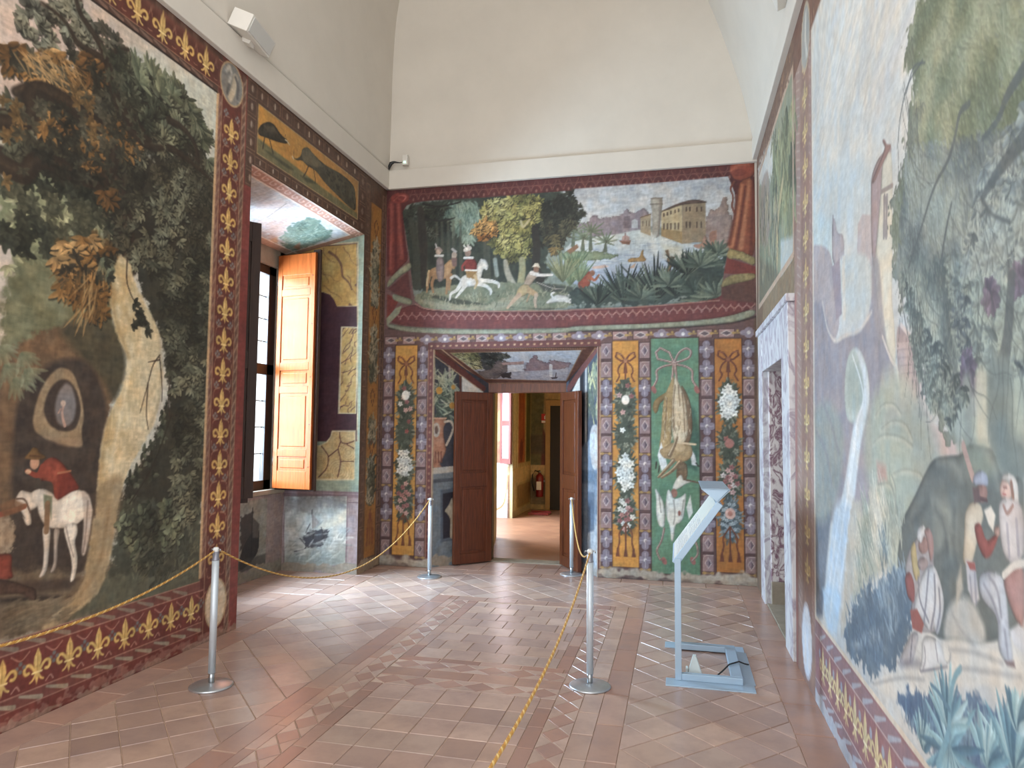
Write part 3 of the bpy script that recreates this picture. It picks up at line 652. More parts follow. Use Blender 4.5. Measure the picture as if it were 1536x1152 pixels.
gl = bpy.data.materials.new('green_led'); gl.use_nodes = True; gl.node_tree.nodes['Principled BSDF'].inputs['Emission Color'].default_value = (.25, 1, .6, 1); gl.node_tree.nodes['Principled BSDF'].inputs['Emission Strength'].default_value = 2.5
MB().box(-.014, .014, -.036, -.029, .02, .045, bev=.003).build('green_light', gl, se); MB().box(-.02, .02, .02, .058, .04, .09).build('wall_mount', WPL, se)
tag(se, 'small white sensor with green light in the corner above the cornice', 'sensor')
jb = MB().tube([(-3.50, 7.955, 4.885), (-3.485, 7.94, 4.92), (-3.47, 7.945, 4.96), (-3.43, 7.95, 4.975), (-3.36, 7.96, 4.965), (-3.32, 7.965, 4.97)], [.008, .02, .024, .014, .006, .005], 8).build('sensor_cable', BLK)
tag(jb, 'black cable knot in the corner beside the small sensor', 'cable')

# ------------------------------------------------------------------ fresco of the left wall
c1, c2, c3, c4, c5, c6, c7, c8 = crop(0, 0, 2.88), crop(0, 380, 2.88), crop(0, 752, 2.88), crop(320, 120, 3.84), crop(340, 360, 3.84), crop(340, 640, 3.84), crop(560, 220, 3.84), crop(850, 220, 3.84)
d1, d3, r4, r5, r6 = crop(560, 480, 2.88), crop(860, 480, 2.743), crop(1100, 0, 2.88), crop(1130, 380, 2.88), crop(1130, 752, 2.88)
PI = math.pi
def clusters(cv, region, n, k, L, W, cols, spread=1.3, ang=None, a=.92, uv=False, shade=(38, 36, 30)):
    q = cv.P(region, uv); x0, y0 = q.min(0); x1, y1 = q.max(0); m = 0; tries = 0; C = np.array(cols, float); nz = cv.noise(.2)
    while m < n and tries < n*40:
        tries += 1; x, y = x0+(x1-x0)*cv.r.random(), y0+(y1-y0)*cv.r.random(); ins = False
        for i in range(len(q)):
            ax, ay = q[i]; bx, by = q[(i+1) % len(q)]
            if (ay > y) != (by > y) and x < (bx-ax)*(y-ay)/(by-ay)+ax: ins = not ins
        if not ins: continue
        m += 1; base = cv.r.random()*2*PI if ang is None else ang+(cv.r.random()-.5)*1.4
        v = nz[min(max(int(y), 0), cv.H-1), min(max(int(x), 0), cv.W-1)]; c = C[int(np.clip(v*len(C)*1.3-.15*len(C)+(cv.r.random()-.5)*1.2, 0, len(C)-1))]
        for j in range(k):
            t = base+(j/(k-1)-.5)*2*spread; s_ = .75+.5*cv.r.random()
            if shade: cv.leaf(x+.006*cv.m, y-.008*cv.m, t, L*s_*cv.m*1.04, W*s_*cv.m*1.15, np.array(shade, float), .65)
            cv.leaf(x, y, t, L*s_*cv.m, W*s_*cv.m, c*(.84+.34*cv.r.random()), a)
def twigs(cv, region, n, L_, w_, col, ang, wig=.5, a=.75):
    """n thin wandering twigs starting inside a region"""
    q = cv.P(region); x0, y0 = q.min(0); x1, y1 = q.max(0); m = t = 0
    while m < n and t < n*30:
        t += 1; x, y = x0+(x1-x0)*cv.r.random(), y0+(y1-y0)*cv.r.random(); ins = False
        for i in range(len(q)):
            ax, ay = q[i]; bx, by = q[(i+1) % len(q)]
            if (ay > y) != (by > y) and x < (bx-ax)*(y-ay)/(by-ay)+ax: ins = not ins
        if not ins: continue
        m += 1; u, v = x/cv.m+cv.u0, y/cv.m+cv.v0; d_ = ang+(cv.r.random()-.5)*wig; pts_ = []
        for k in range(6): pts_.append((u, v)); u += math.cos(d_)*L_/5; v += math.sin(d_)*L_/5; d_ += (cv.r.random()-.5)*wig
        cv.line(pts_, (w_, w_*.5), col, uv=True, a=a)
def fleur(cv, u, v, h, ang=0, cols=((196, 160, 88), (150, 108, 52), (222, 192, 120)), a=1.):
    ca, sa = math.cos(ang), math.sin(ang); T = lambda pts: [(u+(x*ca-y*sa)*h, v+(x*sa+y*ca)*h) for x, y in pts]
    g, dk, hi = cols
    for s_ in (-1, 1):
        arc = [(s_*(.06), -.12), (s_*.14, .02), (s_*.25, .12), (s_*.36, .10), (s_*.40, -.02), (s_*.34, -.12), (s_*.26, -.10)]
        cv.line(T(arc), .105*h, dk, uv=True, a=a); cv.line(T(arc), .075*h, g, uv=True, a=a)
        cv.line(T([(s_*.05, -.2), (s_*.12, -.32), (s_*.2, -.36)]), .06*h, g, uv=True, a=a)
    cv.poly(T([(0, .52), (.10, .3), (.12, .14), (.06, -.08), (.05, -.3), (0, -.48), (-.05, -.3), (-.06, -.08), (-.12, .14), (-.10, .3)]), g, uv=True, soft=.006, a=a)
    cv.line(T([(0, .42), (0, -.1)]), .025*h, dk, uv=True, a=a*.7); cv.line(T([(-.05, .28), (-.04, .05)]), .03*h, hi, uv=True, a=a*.8)
    cv.line(T([(-.14, -.14), (.14, -.14)]), .06*h, hi, uv=True, a=a)
def twist(cv, u0, u1, v0, v1, along, base, hi, pitch=.11):
    cv.rect(u0, u1, v0, v1, base); n = int(((v1-v0) if along == 'v' else (u1-u0))/pitch)
    for i in range(n):
        if along == 'v': y = v0+(i+.5)*pitch; cv.line([(u0, y-pitch*.45), ((u0+u1)/2, y), (u1, y+pitch*.45)], .016, hi, uv=True, a=.75)
        else: x = u0+(i+.5)*pitch; cv.line([(x-pitch*.4, v1-.01), (x, (v0+v1)/2), (x+pitch*.4, v0+.01)], (.012, .03), hi, uv=True, a=.8)
L = Fresco((XL, 0, 0), (0, 1, 0), (0, 0, 1), 1.0, 8.02, 0, 4.66, 215, (120, 110, 92), seed=11)
MU = 4.705                                   # mural edge
# sky
L.rect(1, MU, .48, 4.32, dict(c0=(176, 156, 148), c1=(178, 182, 174), p0=(3.1, 4.2), p1=(4.5, 3.7)), mot=(190, 180, 170), ms=.3, ma=.5)
L.poly(c1(0, 130, 60, 90, 200, 110, 300, 60, 420, 80, 560, 190, 400, 200, 150, 210, 0, 260), (186, 160, 152), a=.5, soft=.2)
L.poly(c1(520, 200, 700, 250, 930, 420, 925, 700, 880, 520, 760, 380, 640, 290), (176, 184, 178), soft=.1, a=.8)
# far green at the left, rock and cave
L.poly(c1(0, 700, 200, 740, 330, 800, 460, 860, 480, 1152, 0, 1152), (104, 112, 84), rag=.08, rs=.12, mot=(142, 146, 112), soft=.05)
L.poly(c2(0, -20, 480, -20, 490, 300, 520, 420, 470, 480, 300, 420, 150, 470, 60, 600, 0, 640), (96, 98, 72), mot=(122, 124, 96), soft=.05, rag=.03)
L.poly([(-160, 560)]+c2(-10, 450, 230, 300, 470, 330, 540, 470, 490, 640, 430, 800, 410, 1160)+c3(370, 330, -10, 340)+[(-160, 900)], (98, 76, 56), mot=(124, 96, 68), rag=.02, soft=.03)
L.poly(c2(230, 310, 480, 250, 560, 470, 500, 660, 450, 560, 330, 430), (78, 72, 54), soft=.06, mot=(58, 54, 44))
L.poly(c2(45, 1160, 55, 760, 75, 640, 120, 550, 190, 490, 280, 450, 370, 460, 430, 540, 470, 690, 440, 800, 420, 1160)+c3(400, 60, 380, 250, 360, 330, 30, 330, 35, 60), (58, 49, 45), soft=.04, mot=(76, 66, 58))
L.poly(c2(140, 720, 165, 610, 210, 530, 260, 488, 315, 510, 345, 590, 365, 700, 350, 770, 360, 840, 280, 825, 190, 795, 150, 770), (132, 112, 86), soft=.015, mot=(158, 138, 108), ms=.05)
L.poly(c2(185, 680, 205, 600, 250, 545, 300, 545, 340, 610, 352, 690, 325, 765, 262, 772, 210, 740), (62, 52, 48), soft=.015)
L.poly(c2(235, 670, 250, 600, 285, 555, 315, 580, 330, 650, 322, 720, 285, 752, 248, 735), (112, 108, 112), soft=.02)
L.line(c2(276, 655, 266, 690, 280, 745), (.012, .02), (164, 136, 128)); L.oval(c2(273, 648)[0], .018, .018, (184, 160, 148)); L.line(c2(262, 672, 252, 690), .01, (160, 130, 122))
L.poly(c2(185, 785, 270, 800, 350, 800, 358, 842, 270, 832, 190, 800), (140, 116, 92), a=.8, soft=.02)
# ground
L.poly([(-160, 900)]+c3(-10, 330, 150, 290, 380, 320, 500, 250, 870, 190, 870, 370, 200, 560, -10, 620)+[(-160, 1010)], (98, 84, 68), soft=.05, mot=(118, 104, 84), rag=.02)
L.poly(c3(440, 300, 870, 210, 866, 365, 300, 510), (82, 84, 70), soft=.06, mot=(98, 98, 82))
L.poly(c3(0, 420, 170, 405, 330, 410, 200, 430, 0, 440), (48, 40, 36), a=.8, soft=.02); L.poly(c3(60, 350, 350, 330, 300, 380, 100, 400), (66, 54, 48), a=.8, soft=.03)
# mass of the great tree and the ivy
L.poly(c1(0, 590, 60, 560, 130, 620, 180, 560, 60, 480, 80, 400, 180, 370, 330, 300, 420, 290, 480, 250, 560, 270, 640, 300, 730, 350, 760, 420, 820, 440, 850, 500, 880, 580, 905, 660, 925, 760, 925, 1160, 480, 1160, 460, 880, 300, 800, 0, 760), (58, 54, 44), rag=.07, rs=.09, soft=.03, mot=(42, 38, 32), ms=.2)
L.poly(c2(560, -10, 916, -10, 900, 500, 885, 900, 870, 1160, 480, 1160, 540, 1000, 640, 860, 690, 740, 740, 600, 700, 380, 620, 180), (62, 62, 52), soft=.03, rag=.03, mot=(46, 44, 38), ms=.15)
L.poly(c3(500, -5, 872, -5, 866, 260, 700, 320, 480, 330), (74, 78, 66), soft=.04, rag=.03, mot=(58, 60, 52))
# bright gaps
for g in (c1(0, 600, 80, 560, 170, 610, 150, 700, 60, 690), c1(770, 600, 815, 590, 825, 690, 790, 650), c1(0, 440, 50, 420, 40, 500, 0, 510), c1(600, 640, 650, 600, 660, 690)): L.poly(g, (160, 164, 150), soft=.03, rag=.03, a=.8)
# limbs
BR, BR2 = (54, 44, 36), (86, 70, 54)
for p, w_ in ((c1(325, -20, 345, 60, 395, 130, 440, 200, 460, 260, 480, 350, 500, 440, 560, 520, 640, 590), (.03, .1)), (c1(150, 10, 240, 60, 290, 110, 330, 190, 400, 230, 460, 260), (.02, .06)), (c1(455, 255, 500, 215, 555, 215), (.05, .02)), (c1(330, 20, 350, 60, 350, 0), .02),
              (c1(-20, 520, 80, 515, 150, 500, 230, 430, 330, 470, 420, 560), (.13, .12)), (c1(70, 400, 130, 380, 230, 400, 330, 470), (.06, .1)), (c1(-20, 680, 90, 720, 140, 690, 230, 700, 330, 760, 430, 790, 480, 740, 500, 640), (.16, .09)), (c1(930, 800, 870, 730, 780, 650, 700, 620), (.02, .08)), (c1(850, 700, 840, 620, 780, 540, 720, 520), (.03, .07)),
              (c1(420, 560, 480, 700, 540, 900, 560, 1150), (.1, .14)), (c2(540, 20, 560, 150, 600, 200, 640, 290), (.03, .015))):
    L.line(p, w_, BR, soft=.02); L.line([(x-2, y-2) for x, y in p], tuple(k*.3 for k in w_) if isinstance(w_, tuple) else w_*.3, BR2, a=.55, soft=.02)
DKL = [(46, 44, 36), (58, 56, 44), (74, 72, 58), (92, 92, 74), (112, 114, 94)]
GRL = [(70, 76, 60), (88, 94, 74), (106, 112, 88), (122, 128, 102)]
ORL = [(98, 68, 36), (122, 86, 42), (146, 106, 56), (168, 130, 78)]
mass = c1(180, 420, 480, 260, 740, 360, 850, 500, 900, 660, 922, 800, 918, 1150, 480, 1150, 440, 880, 200, 790, 20, 760, 60, 500)
clusters(L, mass, 620, 5, .062, .012, DKL)
clusters(L, c1(480, 260, 740, 350, 830, 440, 900, 600, 700, 640, 560, 520), 90, 6, .10, .016, [(64, 70, 56), (90, 96, 78), (120, 126, 102)], ang=.9, spread=1.0)
for p in ((700, 360), (640, 300), (590, 290), (660, 330), (740, 410), (690, 400), (600, 350)): L.sprig(c1(*p)[0], 8, .12, .017, [(98, 106, 84), (120, 128, 100), (78, 86, 68)], ang=1.0, spread=1.4)
for p in ((810, 430), (830, 480), (870, 550), (880, 600), (850, 520), (900, 690)): L.sprig(c1(*p)[0], 7, .12, .016, [(56, 62, 50), (84, 92, 74), (104, 110, 90)], ang=-.6, spread=1.3)
clusters(L, c1(0, 780, 300, 800, 460, 880, 480, 1150, 0, 1150), 60, 5, .06, .012, [(104, 110, 84), (122, 126, 98), (136, 140, 110)], shade=None); clusters(L, c1(0, 760, 300, 780, 460, 860, 480, 1000, 380, 1080, 100, 1100, 0, 1050), 120, 5, .055, .016, [(40, 42, 34), (52, 54, 44), (66, 68, 54)], spread=2.2, shade=None)
clusters(L, c1(0, 0, 330, 0, 480, 150, 540, 230, 430, 200, 300, 190, 180, 200, 60, 130), 70, 5, .06, .014, [(70, 68, 60), (96, 96, 84), (120, 122, 106)])
clusters(L, c1(0, 440, 70, 420, 80, 560, 180, 600, 100, 720, 0, 700), 26, 5, .06, .013, [(58, 58, 48), (78, 80, 64)])
for reg, n_ in ((c1(0, 190, 80, 195, 150, 240, 140, 300, 0, 270), 26), (c1(110, 230, 220, 210, 300, 290, 380, 360, 330, 430, 260, 420, 200, 340, 110, 290), 60), (c1(320, 240, 380, 235, 450, 310, 430, 340, 340, 320), 22), (c1(430, 530, 500, 530, 580, 600, 600, 650, 520, 650, 460, 600), 30), (c1(340, 600, 400, 580, 430, 660, 445, 740, 380, 730), 22), (c1(250, 1050, 420, 1010, 480, 1060, 520, 1152, 240, 1152), 34), (c2(240, 0, 480, 0, 490, 130, 470, 240, 390, 280, 360, 200, 270, 190, 235, 120), 70), (c1(140, 450, 300, 520, 330, 560, 170, 560), 16), (c1(430, 830, 510, 820, 460, 880), 8)):
    L.poly(reg, (116, 82, 42), a=.6, rag=.04, rs=.06, soft=.03); clusters(L, reg, n_, 5, .085, .015, ORL, ang=-1.0)
clusters(L, c1(0, 200, 400, 240, 460, 330, 600, 560, 600, 660, 460, 740, 330, 600, 100, 420), 46, 5, .05, .014, [(44, 42, 34), (58, 56, 46), (76, 72, 58)], spread=2.0, shade=None)
clusters(L, c2(240, 0, 520, 0, 480, 140, 260, 120), 12, 5, .05, .014, [(48, 44, 36), (62, 58, 46)], spread=2.0, shade=None)
L.leaves(c2(240, 60, 490, 40, 470, 260, 360, 270), 90, .13, .006, [(176, 138, 84), (112, 80, 42)], ang=-1.9, spread=.5, a=.6)
L.leaves(c1(20, 200, 300, 240, 380, 380, 260, 410, 120, 280), 80, .1, .006, [(180, 140, 86), (104, 76, 42)], ang=-.6, spread=.6, a=.55)
for p in ((20, 480), (60, 540), (110, 500), (0, 400), (90, 430), (470, 60), (440, 20), (520, 30)): L.sprig(c2(*p)[0], 8, .13, .014, [(126, 134, 108), (106, 114, 90)], ang=-.8, spread=1.0, a=.6)
for p, w_ in ((c1(325, -20, 345, 60, 395, 130, 440, 200, 465, 270, 480, 350, 505, 440, 560, 520, 630, 590), (.03, .09)), (c1(180, 10, 250, 60, 295, 110, 335, 190, 400, 225, 455, 262), (.015, .05)), (c1(455, 255, 500, 215, 555, 213), (.04, .02)), (c1(-20, 525, 60, 535, 120, 525, 150, 480, 120, 420, 170, 380, 260, 420, 340, 480, 420, 540), (.09, .11)), (c1(-20, 690, 60, 740, 110, 760, 150, 690, 230, 700, 330, 760, 430, 795, 480, 750, 500, 650), (.12, .08)), (c1(935, 800, 870, 740, 790, 670, 730, 640), (.015, .06)), (c1(860, 700, 845, 620, 790, 550, 730, 520), (.03, .06)), (c1(560, 560, 640, 640, 700, 640), (.07, .04))):
    L.line(p, w_, (46, 37, 30), soft=.015, a=.92); L.line([(x-2, y-3) for x, y in p], tuple(k*.35 for k in w_), (78, 64, 50), a=.35, soft=.03)
clusters(L, c1(0, 380, 200, 360, 480, 450, 560, 560, 500, 800, 300, 800, 0, 780), 85, 5, .05, .013, [(40, 38, 31), (54, 52, 42), (70, 66, 52), (104, 80, 46)], spread=2.0, shade=None)
clusters(L, c1(440, 200, 520, 220, 660, 600, 600, 600, 480, 400), 24, 5, .05, .012, [(48, 50, 40), (70, 72, 58), (92, 96, 78)], spread=1.8, shade=None)
# pale bare trunk with its root
trunk = c2(505, 0, 492, 90, 480, 180, 482, 270, 510, 370, 552, 440, 545, 520, 520, 600, 480, 680, 452, 760, 430, 880, 418, 1040, 412, 1152)+c3(405, 60, 392, 160, 372, 290, 352, 370, 290, 440, 180, 535, 200, 560, 330, 475, 440, 385, 480, 220, 505, 60)+c2(512, 1080, 545, 950, 610, 840, 670, 730, 692, 620, 705, 540, 695, 430, 690, 340, 655, 270, 620, 200, 585, 130, 560, 30)
L.poly(trunk, dict(c0=(176, 152, 104), c1=(192, 180, 148), p0=c2(430, 500)[0], p1=c2(680, 560)[0]), soft=.02, rag=.008, mot=(206, 194, 164), ms=.1)
for p, w_, c_ in ((c2(492, 130, 490, 260, 540, 400, 556, 450), .03, (150, 124, 78)), (c2(470, 720, 440, 880, 425, 1060), .03, (150, 126, 84)), (c2(690, 360, 700, 500, 690, 640, 640, 770), .025, (150, 140, 116)), (c3(470, 40, 450, 180, 420, 300, 350, 400), .03, (148, 122, 84)), (c3(440, 60, 410, 240, 380, 340), .02, (196, 176, 132)), (c2(560, 470, 540, 620, 500, 800, 470, 1000), .03, (208, 198, 170)), (c2(600, 220, 620, 330, 610, 420), .04, (204, 192, 160))): L.line(p, w_, c_, a=.6, soft=.03)
for p in (c2(550, 20, 545, 120, 570, 190, 600, 240, 640, 300), c2(690, 440, 660, 480, 640, 560, 605, 690), c2(640, 560, 630, 690, 640, 760), c2(690, 450, 700, 560, 700, 640), c2(735, 530, 725, 640, 735, 720), c2(690, 460, 640, 470)): L.line(p, (.014, .006), (62, 50, 42), a=.85)
clusters(L, c2(550, 180, 640, 270, 690, 340, 640, 350, 560, 300), 7, 3, .05, .012, [(48, 46, 38)])
for p in ((420, 95), (455, 35), (470, 100), (580, 215), (600, 250), (575, 310), (630, 330), (600, 290)): L.sprig(c2(*p)[0], 4, .055, .017, [(46, 46, 38), (58, 58, 48)], spread=1.6)
L.poly(c2(412, 1000, 540, 940, 520, 1152)+c3(480, 220, 440, 385, 330, 475, 200, 560, 180, 535, 290, 440, 372, 290, 400, 60), (112, 90, 64), a=.5, soft=.05)
# ivy leaves
clusters(L, c2(640, 40, 905, 20, 890, 500, 880, 900, 860, 1150, 700, 1150, 760, 820, 745, 560, 720, 420), 240, 5, .07, .014, [(52, 52, 42), (74, 76, 62), (96, 98, 80), (118, 120, 98)], ang=-1.4)
for i, (x, y) in enumerate(((700, 700), (690, 770), (650, 830), (700, 800), (620, 860), (590, 940), (560, 970), (640, 900), (590, 990), (660, 960), (560, 1060), (540, 1100), (700, 740))): L.sprig(c2(x, y)[0], 4, .055, .017, [(48, 50, 42), (64, 68, 56), (84, 90, 74)], spread=2.6)
L.line(c2(740, 700, 690, 850, 640, 960, 560, 1080), .012, (50, 46, 38))
clusters(L, c3(510, 60, 700, 10, 790, 60, 780, 160, 700, 240, 590, 270, 530, 160), 60, 4, .065, .02, [(62, 66, 54), (88, 96, 76), (116, 124, 98), (130, 138, 112)], spread=1.8)
L.leaves(c3(560, 240, 866, 100, 860, 330, 560, 400), 160, .06, .008, [(64, 66, 54), (90, 92, 76)], ang=1.2, spread=1)
L.leaves(c3(0, 440, 300, 430, 250, 520, 0, 590), 120, .09, .01, [(92, 80, 64), (116, 104, 84)], ang=.1, spread=.3, a=.5)
# white horse
HO, HS_, HD = (200, 188, 176), (222, 212, 200), (146, 132, 124)
L.poly(c2(120, 1030, 90, 1020, 66, 1060, 62, 1090, 90, 1110, 110, 1150)+c3(95, 60, 115, 108, 140, 100, 130, 40)+c2(140, 1110, 170, 1090, 175, 1040), HO, soft=.008)     # head
L.poly(c2(130, 1030, 190, 1010, 260, 1060, 330, 1015, 380, 1040, 398, 1100, 392, 1152)+c3(380, 60, 330, 105, 270, 118, 200, 115, 168, 60, 160, 10)+c2(140, 1080), HO, soft=.01)
L.poly(c2(270, 1070, 320, 1020, 375, 1040, 395, 1110)+c3(385, 30, 340, 90, 280, 100, 265, 30), HS_, soft=.03)
L.poly(c3(270, 105, 330, 90, 338, 130, 322, 175, 336, 235, 333, 290, 320, 345, 300, 350, 312, 290, 306, 235, 290, 180), HS_, soft=.008)
L.poly(c3(180, 105, 222, 110, 214, 200, 206, 290, 190, 325, 165, 330, 186, 290, 190, 200), HO, soft=.008); L.poly(c3(232, 115, 262, 115, 250, 180, 248, 270, 235, 305, 214, 308, 232, 270, 232, 180), (168, 154, 144), soft=.008)
L.poly(c2(350, 1020, 385, 1040, 400, 1110)+c3(400, 40, 385, 160, 365, 240, 350, 225, 362, 120, 360, 20), (176, 162, 152), soft=.015)
L.line(c3(380, 0, 372, 120, 360, 220), .012, (120, 104, 98), a=.7); L.line(c3(285, 110, 300, 180, 318, 240), .01, HD, a=.8); L.line(c2(70, 1060, 110, 1060, 130, 1120), .01, (90, 70, 60))
L.poly(c2(188, 1040, 226, 1050, 222, 1152)+c3(214, 50, 190, 30), (112, 118, 96), soft=.01); L.line(c3(205, 10, 203, 80, 200, 130), .035, (124, 96, 70))
# rider in red
RD = (132, 58, 44)
L.poly(c2(170, 930, 195, 890, 235, 878, 270, 905, 300, 945, 330, 990, 345, 1020, 300, 1030, 250, 1068, 232, 1050, 230, 990, 195, 980, 165, 985), RD, soft=.01, mot=(158, 76, 56), ms=.05)
L.poly(c2(250, 950, 300, 945, 340, 1010, 290, 1040, 250, 1065), (110, 44, 36), soft=.02, a=.8); L.line(c2(185, 925, 165, 965, 115, 940), (.045, .02), RD); L.oval(c2(122, 943)[0], .018, .014, (196, 150, 116)); L.line(c2(250, 950, 305, 940), .012, (150, 96, 70))
L.poly(c2(165, 970, 178, 975, 172, 1015, 148, 1010), (70, 62, 54), soft=.01)
L.oval(c2(150, 905)[0], .03, .038, (176, 128, 100)); L.poly(c2(103, 885, 128, 858, 140, 838, 160, 838, 172, 862, 205, 880, 180, 893, 120, 890), (116, 84, 48), soft=.008); L.line(c2(130, 875, 180, 878), .012, (90, 60, 36))
# kneeling groom at the edge
L.poly([(-60, 770)]+c3(-5, 60, 30, 50, 60, 80, 66, 160, 60, 215, 20, 235)+[(-60, 835)], (138, 116, 94), rag=.015, rs=.02, mot=(170, 150, 126), ms=.03)
L.poly([(-60, 832)]+c3(-5, 228, 55, 225, 48, 290, 60, 330, 20, 340)+[(-60, 870)], (126, 54, 42), soft=.01, mot=(150, 72, 54), ms=.05); L.line(c3(-10, 60, 60, 40, 105, 22), .03, (140, 72, 50))
L.poly([(-60, 868)]+c3(-5, 335, 60, 345, 110, 365, 155, 375, 160, 425, 130, 428, 100, 400, 40, 400)+[(-60, 900)], (72, 54, 46), soft=.01, mot=(98, 74, 62), ms=.04)
L.poly(c2(-5, 1090, 60, 1060, 120, 1090, 80, 1120, 20, 1140), (120, 82, 54), soft=.015, a=.8)

# painted frame of the mural
RDK, RDF, GRY, GRYH = (100, 50, 43), (116, 58, 52), (104, 78, 70), (150, 134, 120)
L.rect(MU, 5.2, 0, 4.66, RDK, mot=(94, 44, 38), ms=.2); L.rect(1, MU, 4.32, 4.66, (94, 48, 40), mot=(78, 38, 32), ms=.2); L.rect(1, MU, 0, .48, RDF, mot=(106, 48, 46), ms=.15)
L.rect(MU-.012, MU+.014, .5, 4.31, (190, 156, 116)); twist(L, MU+.014, 4.76, .5, 4.3, 'v', (118, 78, 68), (140, 110, 94), .09); twist(L, 5.02, 5.07, 0, 4.62, 'v', (104, 72, 62), (146, 122, 106), .09)
L.rect(5.068, 5.074, 0, 4.6, (160, 120, 96)); L.rect(4.757, 4.763, .05, 4.55, (150, 112, 88)); L.rect(5.017, 5.022, .05, 4.55, (150, 112, 88)); L.rect(5.075, 5.2, 0, 4.66, (128, 58, 54), mot=(112, 48, 46), ms=.3)
for i in range(16):
    v = .62+i*.246
    if v > 4.3: break
    for s_ in (-1, 1):
        L.line([(4.89+s_*.03, v+.11), (4.89+s_*.1, v+.10), (4.89+s_*.11, v+.02), (4.89+s_*.06, v-.03)], .008, (150, 112, 90), uv=True, a=.8); L.line([(4.89+s_*.03, v-.13), (4.89+s_*.1, v-.14), (4.89+s_*.11, v-.06)], .008, (150, 112, 90), uv=True, a=.8)
        for dx, dy in ((0, .02), (.02, 0), (0, -.02), (-.02, 0)): L.oval((4.89+s_*.075+dx, v+.135+dy), .012, .012, (112, 112, 116), uv=True)
    fleur(L, 4.89, v, .225)
twist(L, 1, 4.7, 4.315, 4.36, 'u', (78, 54, 46), (120, 92, 80), .13); twist(L, 1, 4.75, 4.585, 4.635, 'u', (78, 54, 46), (110, 84, 72), .13); L.rect(1, 4.75, 4.36, 4.366, (150, 112, 88)); L.rect(1, 4.75, 4.58, 4.585, (150, 112, 88))
L.rect(1, MU, 4.300, 4.316, (44, 32, 28))
for i in range(16):
    u = 4.55-i*.235; fleur(L, u, 4.475, .23)
    for s_ in (-1, 1): L.line([(u+.1, 4.45+s_*.05), (u+.118, 4.475+s_*.08), (u+.135, 4.45+s_*.05)], .008, (140, 100, 80), uv=True, a=.8)
twist(L, 1, MU, .41, .48, 'u', (112, 66, 60), (134, 124, 110), .17); twist(L, 1, 4.75, .10, .165, 'u', (116, 66, 60), (156, 152, 132), .17)
L.rect(1, MU, .476, .484, (150, 116, 100)); L.rect(1, 4.75, .405, .411, (170, 128, 112)); L.rect(1, 4.75, .165, .171, (170, 128, 112)); L.rect(1, 4.75, .094, .1, (160, 116, 104))
for i in range(17):
    u = 4.62-i*.215
    for s_ in (-1, 1): L.line([(u+.06, .19+.0), (u+.09, .22), (u+.108, .19)], .008, (170, 120, 108), uv=True, a=.8); L.line([(u+.05, .385), (u+.108, .34), (u+.16, .385)], .008, (160, 110, 98), uv=True, a=.7)
    for dx, dy in ((0, .022), (.022, 0), (0, -.022), (-.022, 0)): L.oval((u+.108+dx, .31+dy), .012, .012, (104, 106, 110), uv=True)
    fleur(L, u, .285, .21, cols=((200, 166, 92), (150, 108, 52), (226, 200, 130)))
L.rect(1, 5.2, 0, .03, (140, 116, 104), rag=.03, rs=.08, a=.8); L.poly([(1, .03), (5.1, .03), (5.1, .06), (1, .07)], (168, 130, 120), uv=True, rag=.04, rs=.05, a=.45)
for (u, v, rx_, ry_) in ((4.875, 4.46, .155, .185), (4.905, .27, .135, .195)):
    L.oval((u, v), rx_, ry_, (168, 142, 108), uv=True)
    L.oval((u, v), rx_-.016, ry_-.016, (122, 122, 122) if v > 3 else (196, 182, 160), uv=True)
for p, w_, c_ in (([(4.80, 4.54), (4.84, 4.60), (4.87, 4.54), (4.84, 4.46)], .03, (170, 168, 164)), ([(4.86, 4.34), (4.90, 4.42), (4.92, 4.54)], .06, (178, 168, 150)), ([(4.92, 4.54), (4.96, 4.48), (4.95, 4.38)], .03, (92, 92, 96)), ([(4.82, 4.36), (4.84, 4.44)], .03, (86, 88, 92))): L.line(p, w_, c_, uv=True, soft=.02)
for k in range(10): L.oval((4.84+.13*L.r.random(), .16+.22*L.r.random()), .02, .03, (184, 166, 148), uv=True, a=.6)

# frieze above the window with two birds
def tilefield(cv, u0, u1, v0, v1, st, base=(84, 60, 50), hi=(150, 122, 100)):
    """row of painted squares with a diamond in each"""
    horiz = (u1-u0) >= (v1-v0); n_ = max(1, round((u1-u0 if horiz else v1-v0)/st)); 
    cv.rect(u0, u1, v0, v1, base)
    for i in range(n_):
        a, b, c, d_ = (u0+(u1-u0)*i/n_, u0+(u1-u0)*(i+1)/n_, v0, v1) if horiz else (u0, u1, v0+(v1-v0)*i/n_, v0+(v1-v0)*(i+1)/n_)
        e = .015; cv.line([(a+e, c+e), (b-e, c+e), (b-e, d_-e), (a+e, d_-e), (a+e, c+e)], .007, hi, uv=True, a=.55); mx, my = (a+b)/2, (c+d_)/2; q = .3*min(b-a, d_-c)
        cv.poly([(mx, my+q), (mx+q*.7, my), (mx, my-q), (mx-q*.7, my)], (108, 84, 74), uv=True); cv.line([(mx, my-q*.5), (mx, my+q*.5)], .012, (190, 176, 160), uv=True, a=.8)
L.rect(5.2, 7.42, 3.9, 4.66, (82, 58, 48))
tilefield(L, 5.2, 7.42, 4.49, 4.63, .2); tilefield(L, 5.2, 7.42, 3.91, 4.01, .2); tilefield(L, 5.085, 5.235, 3.7, 4.64, .17); tilefield(L, 7.24, 7.42, 3.9, 4.6, .18)
L.rect(5.25, 7.21, 4.03, 4.47, dict(c0=(196, 138, 52), c1=(146, 106, 58), p0=(5.4, 4.3), p1=(7.2, 4.3)), mot=(168, 122, 56), ms=.2)
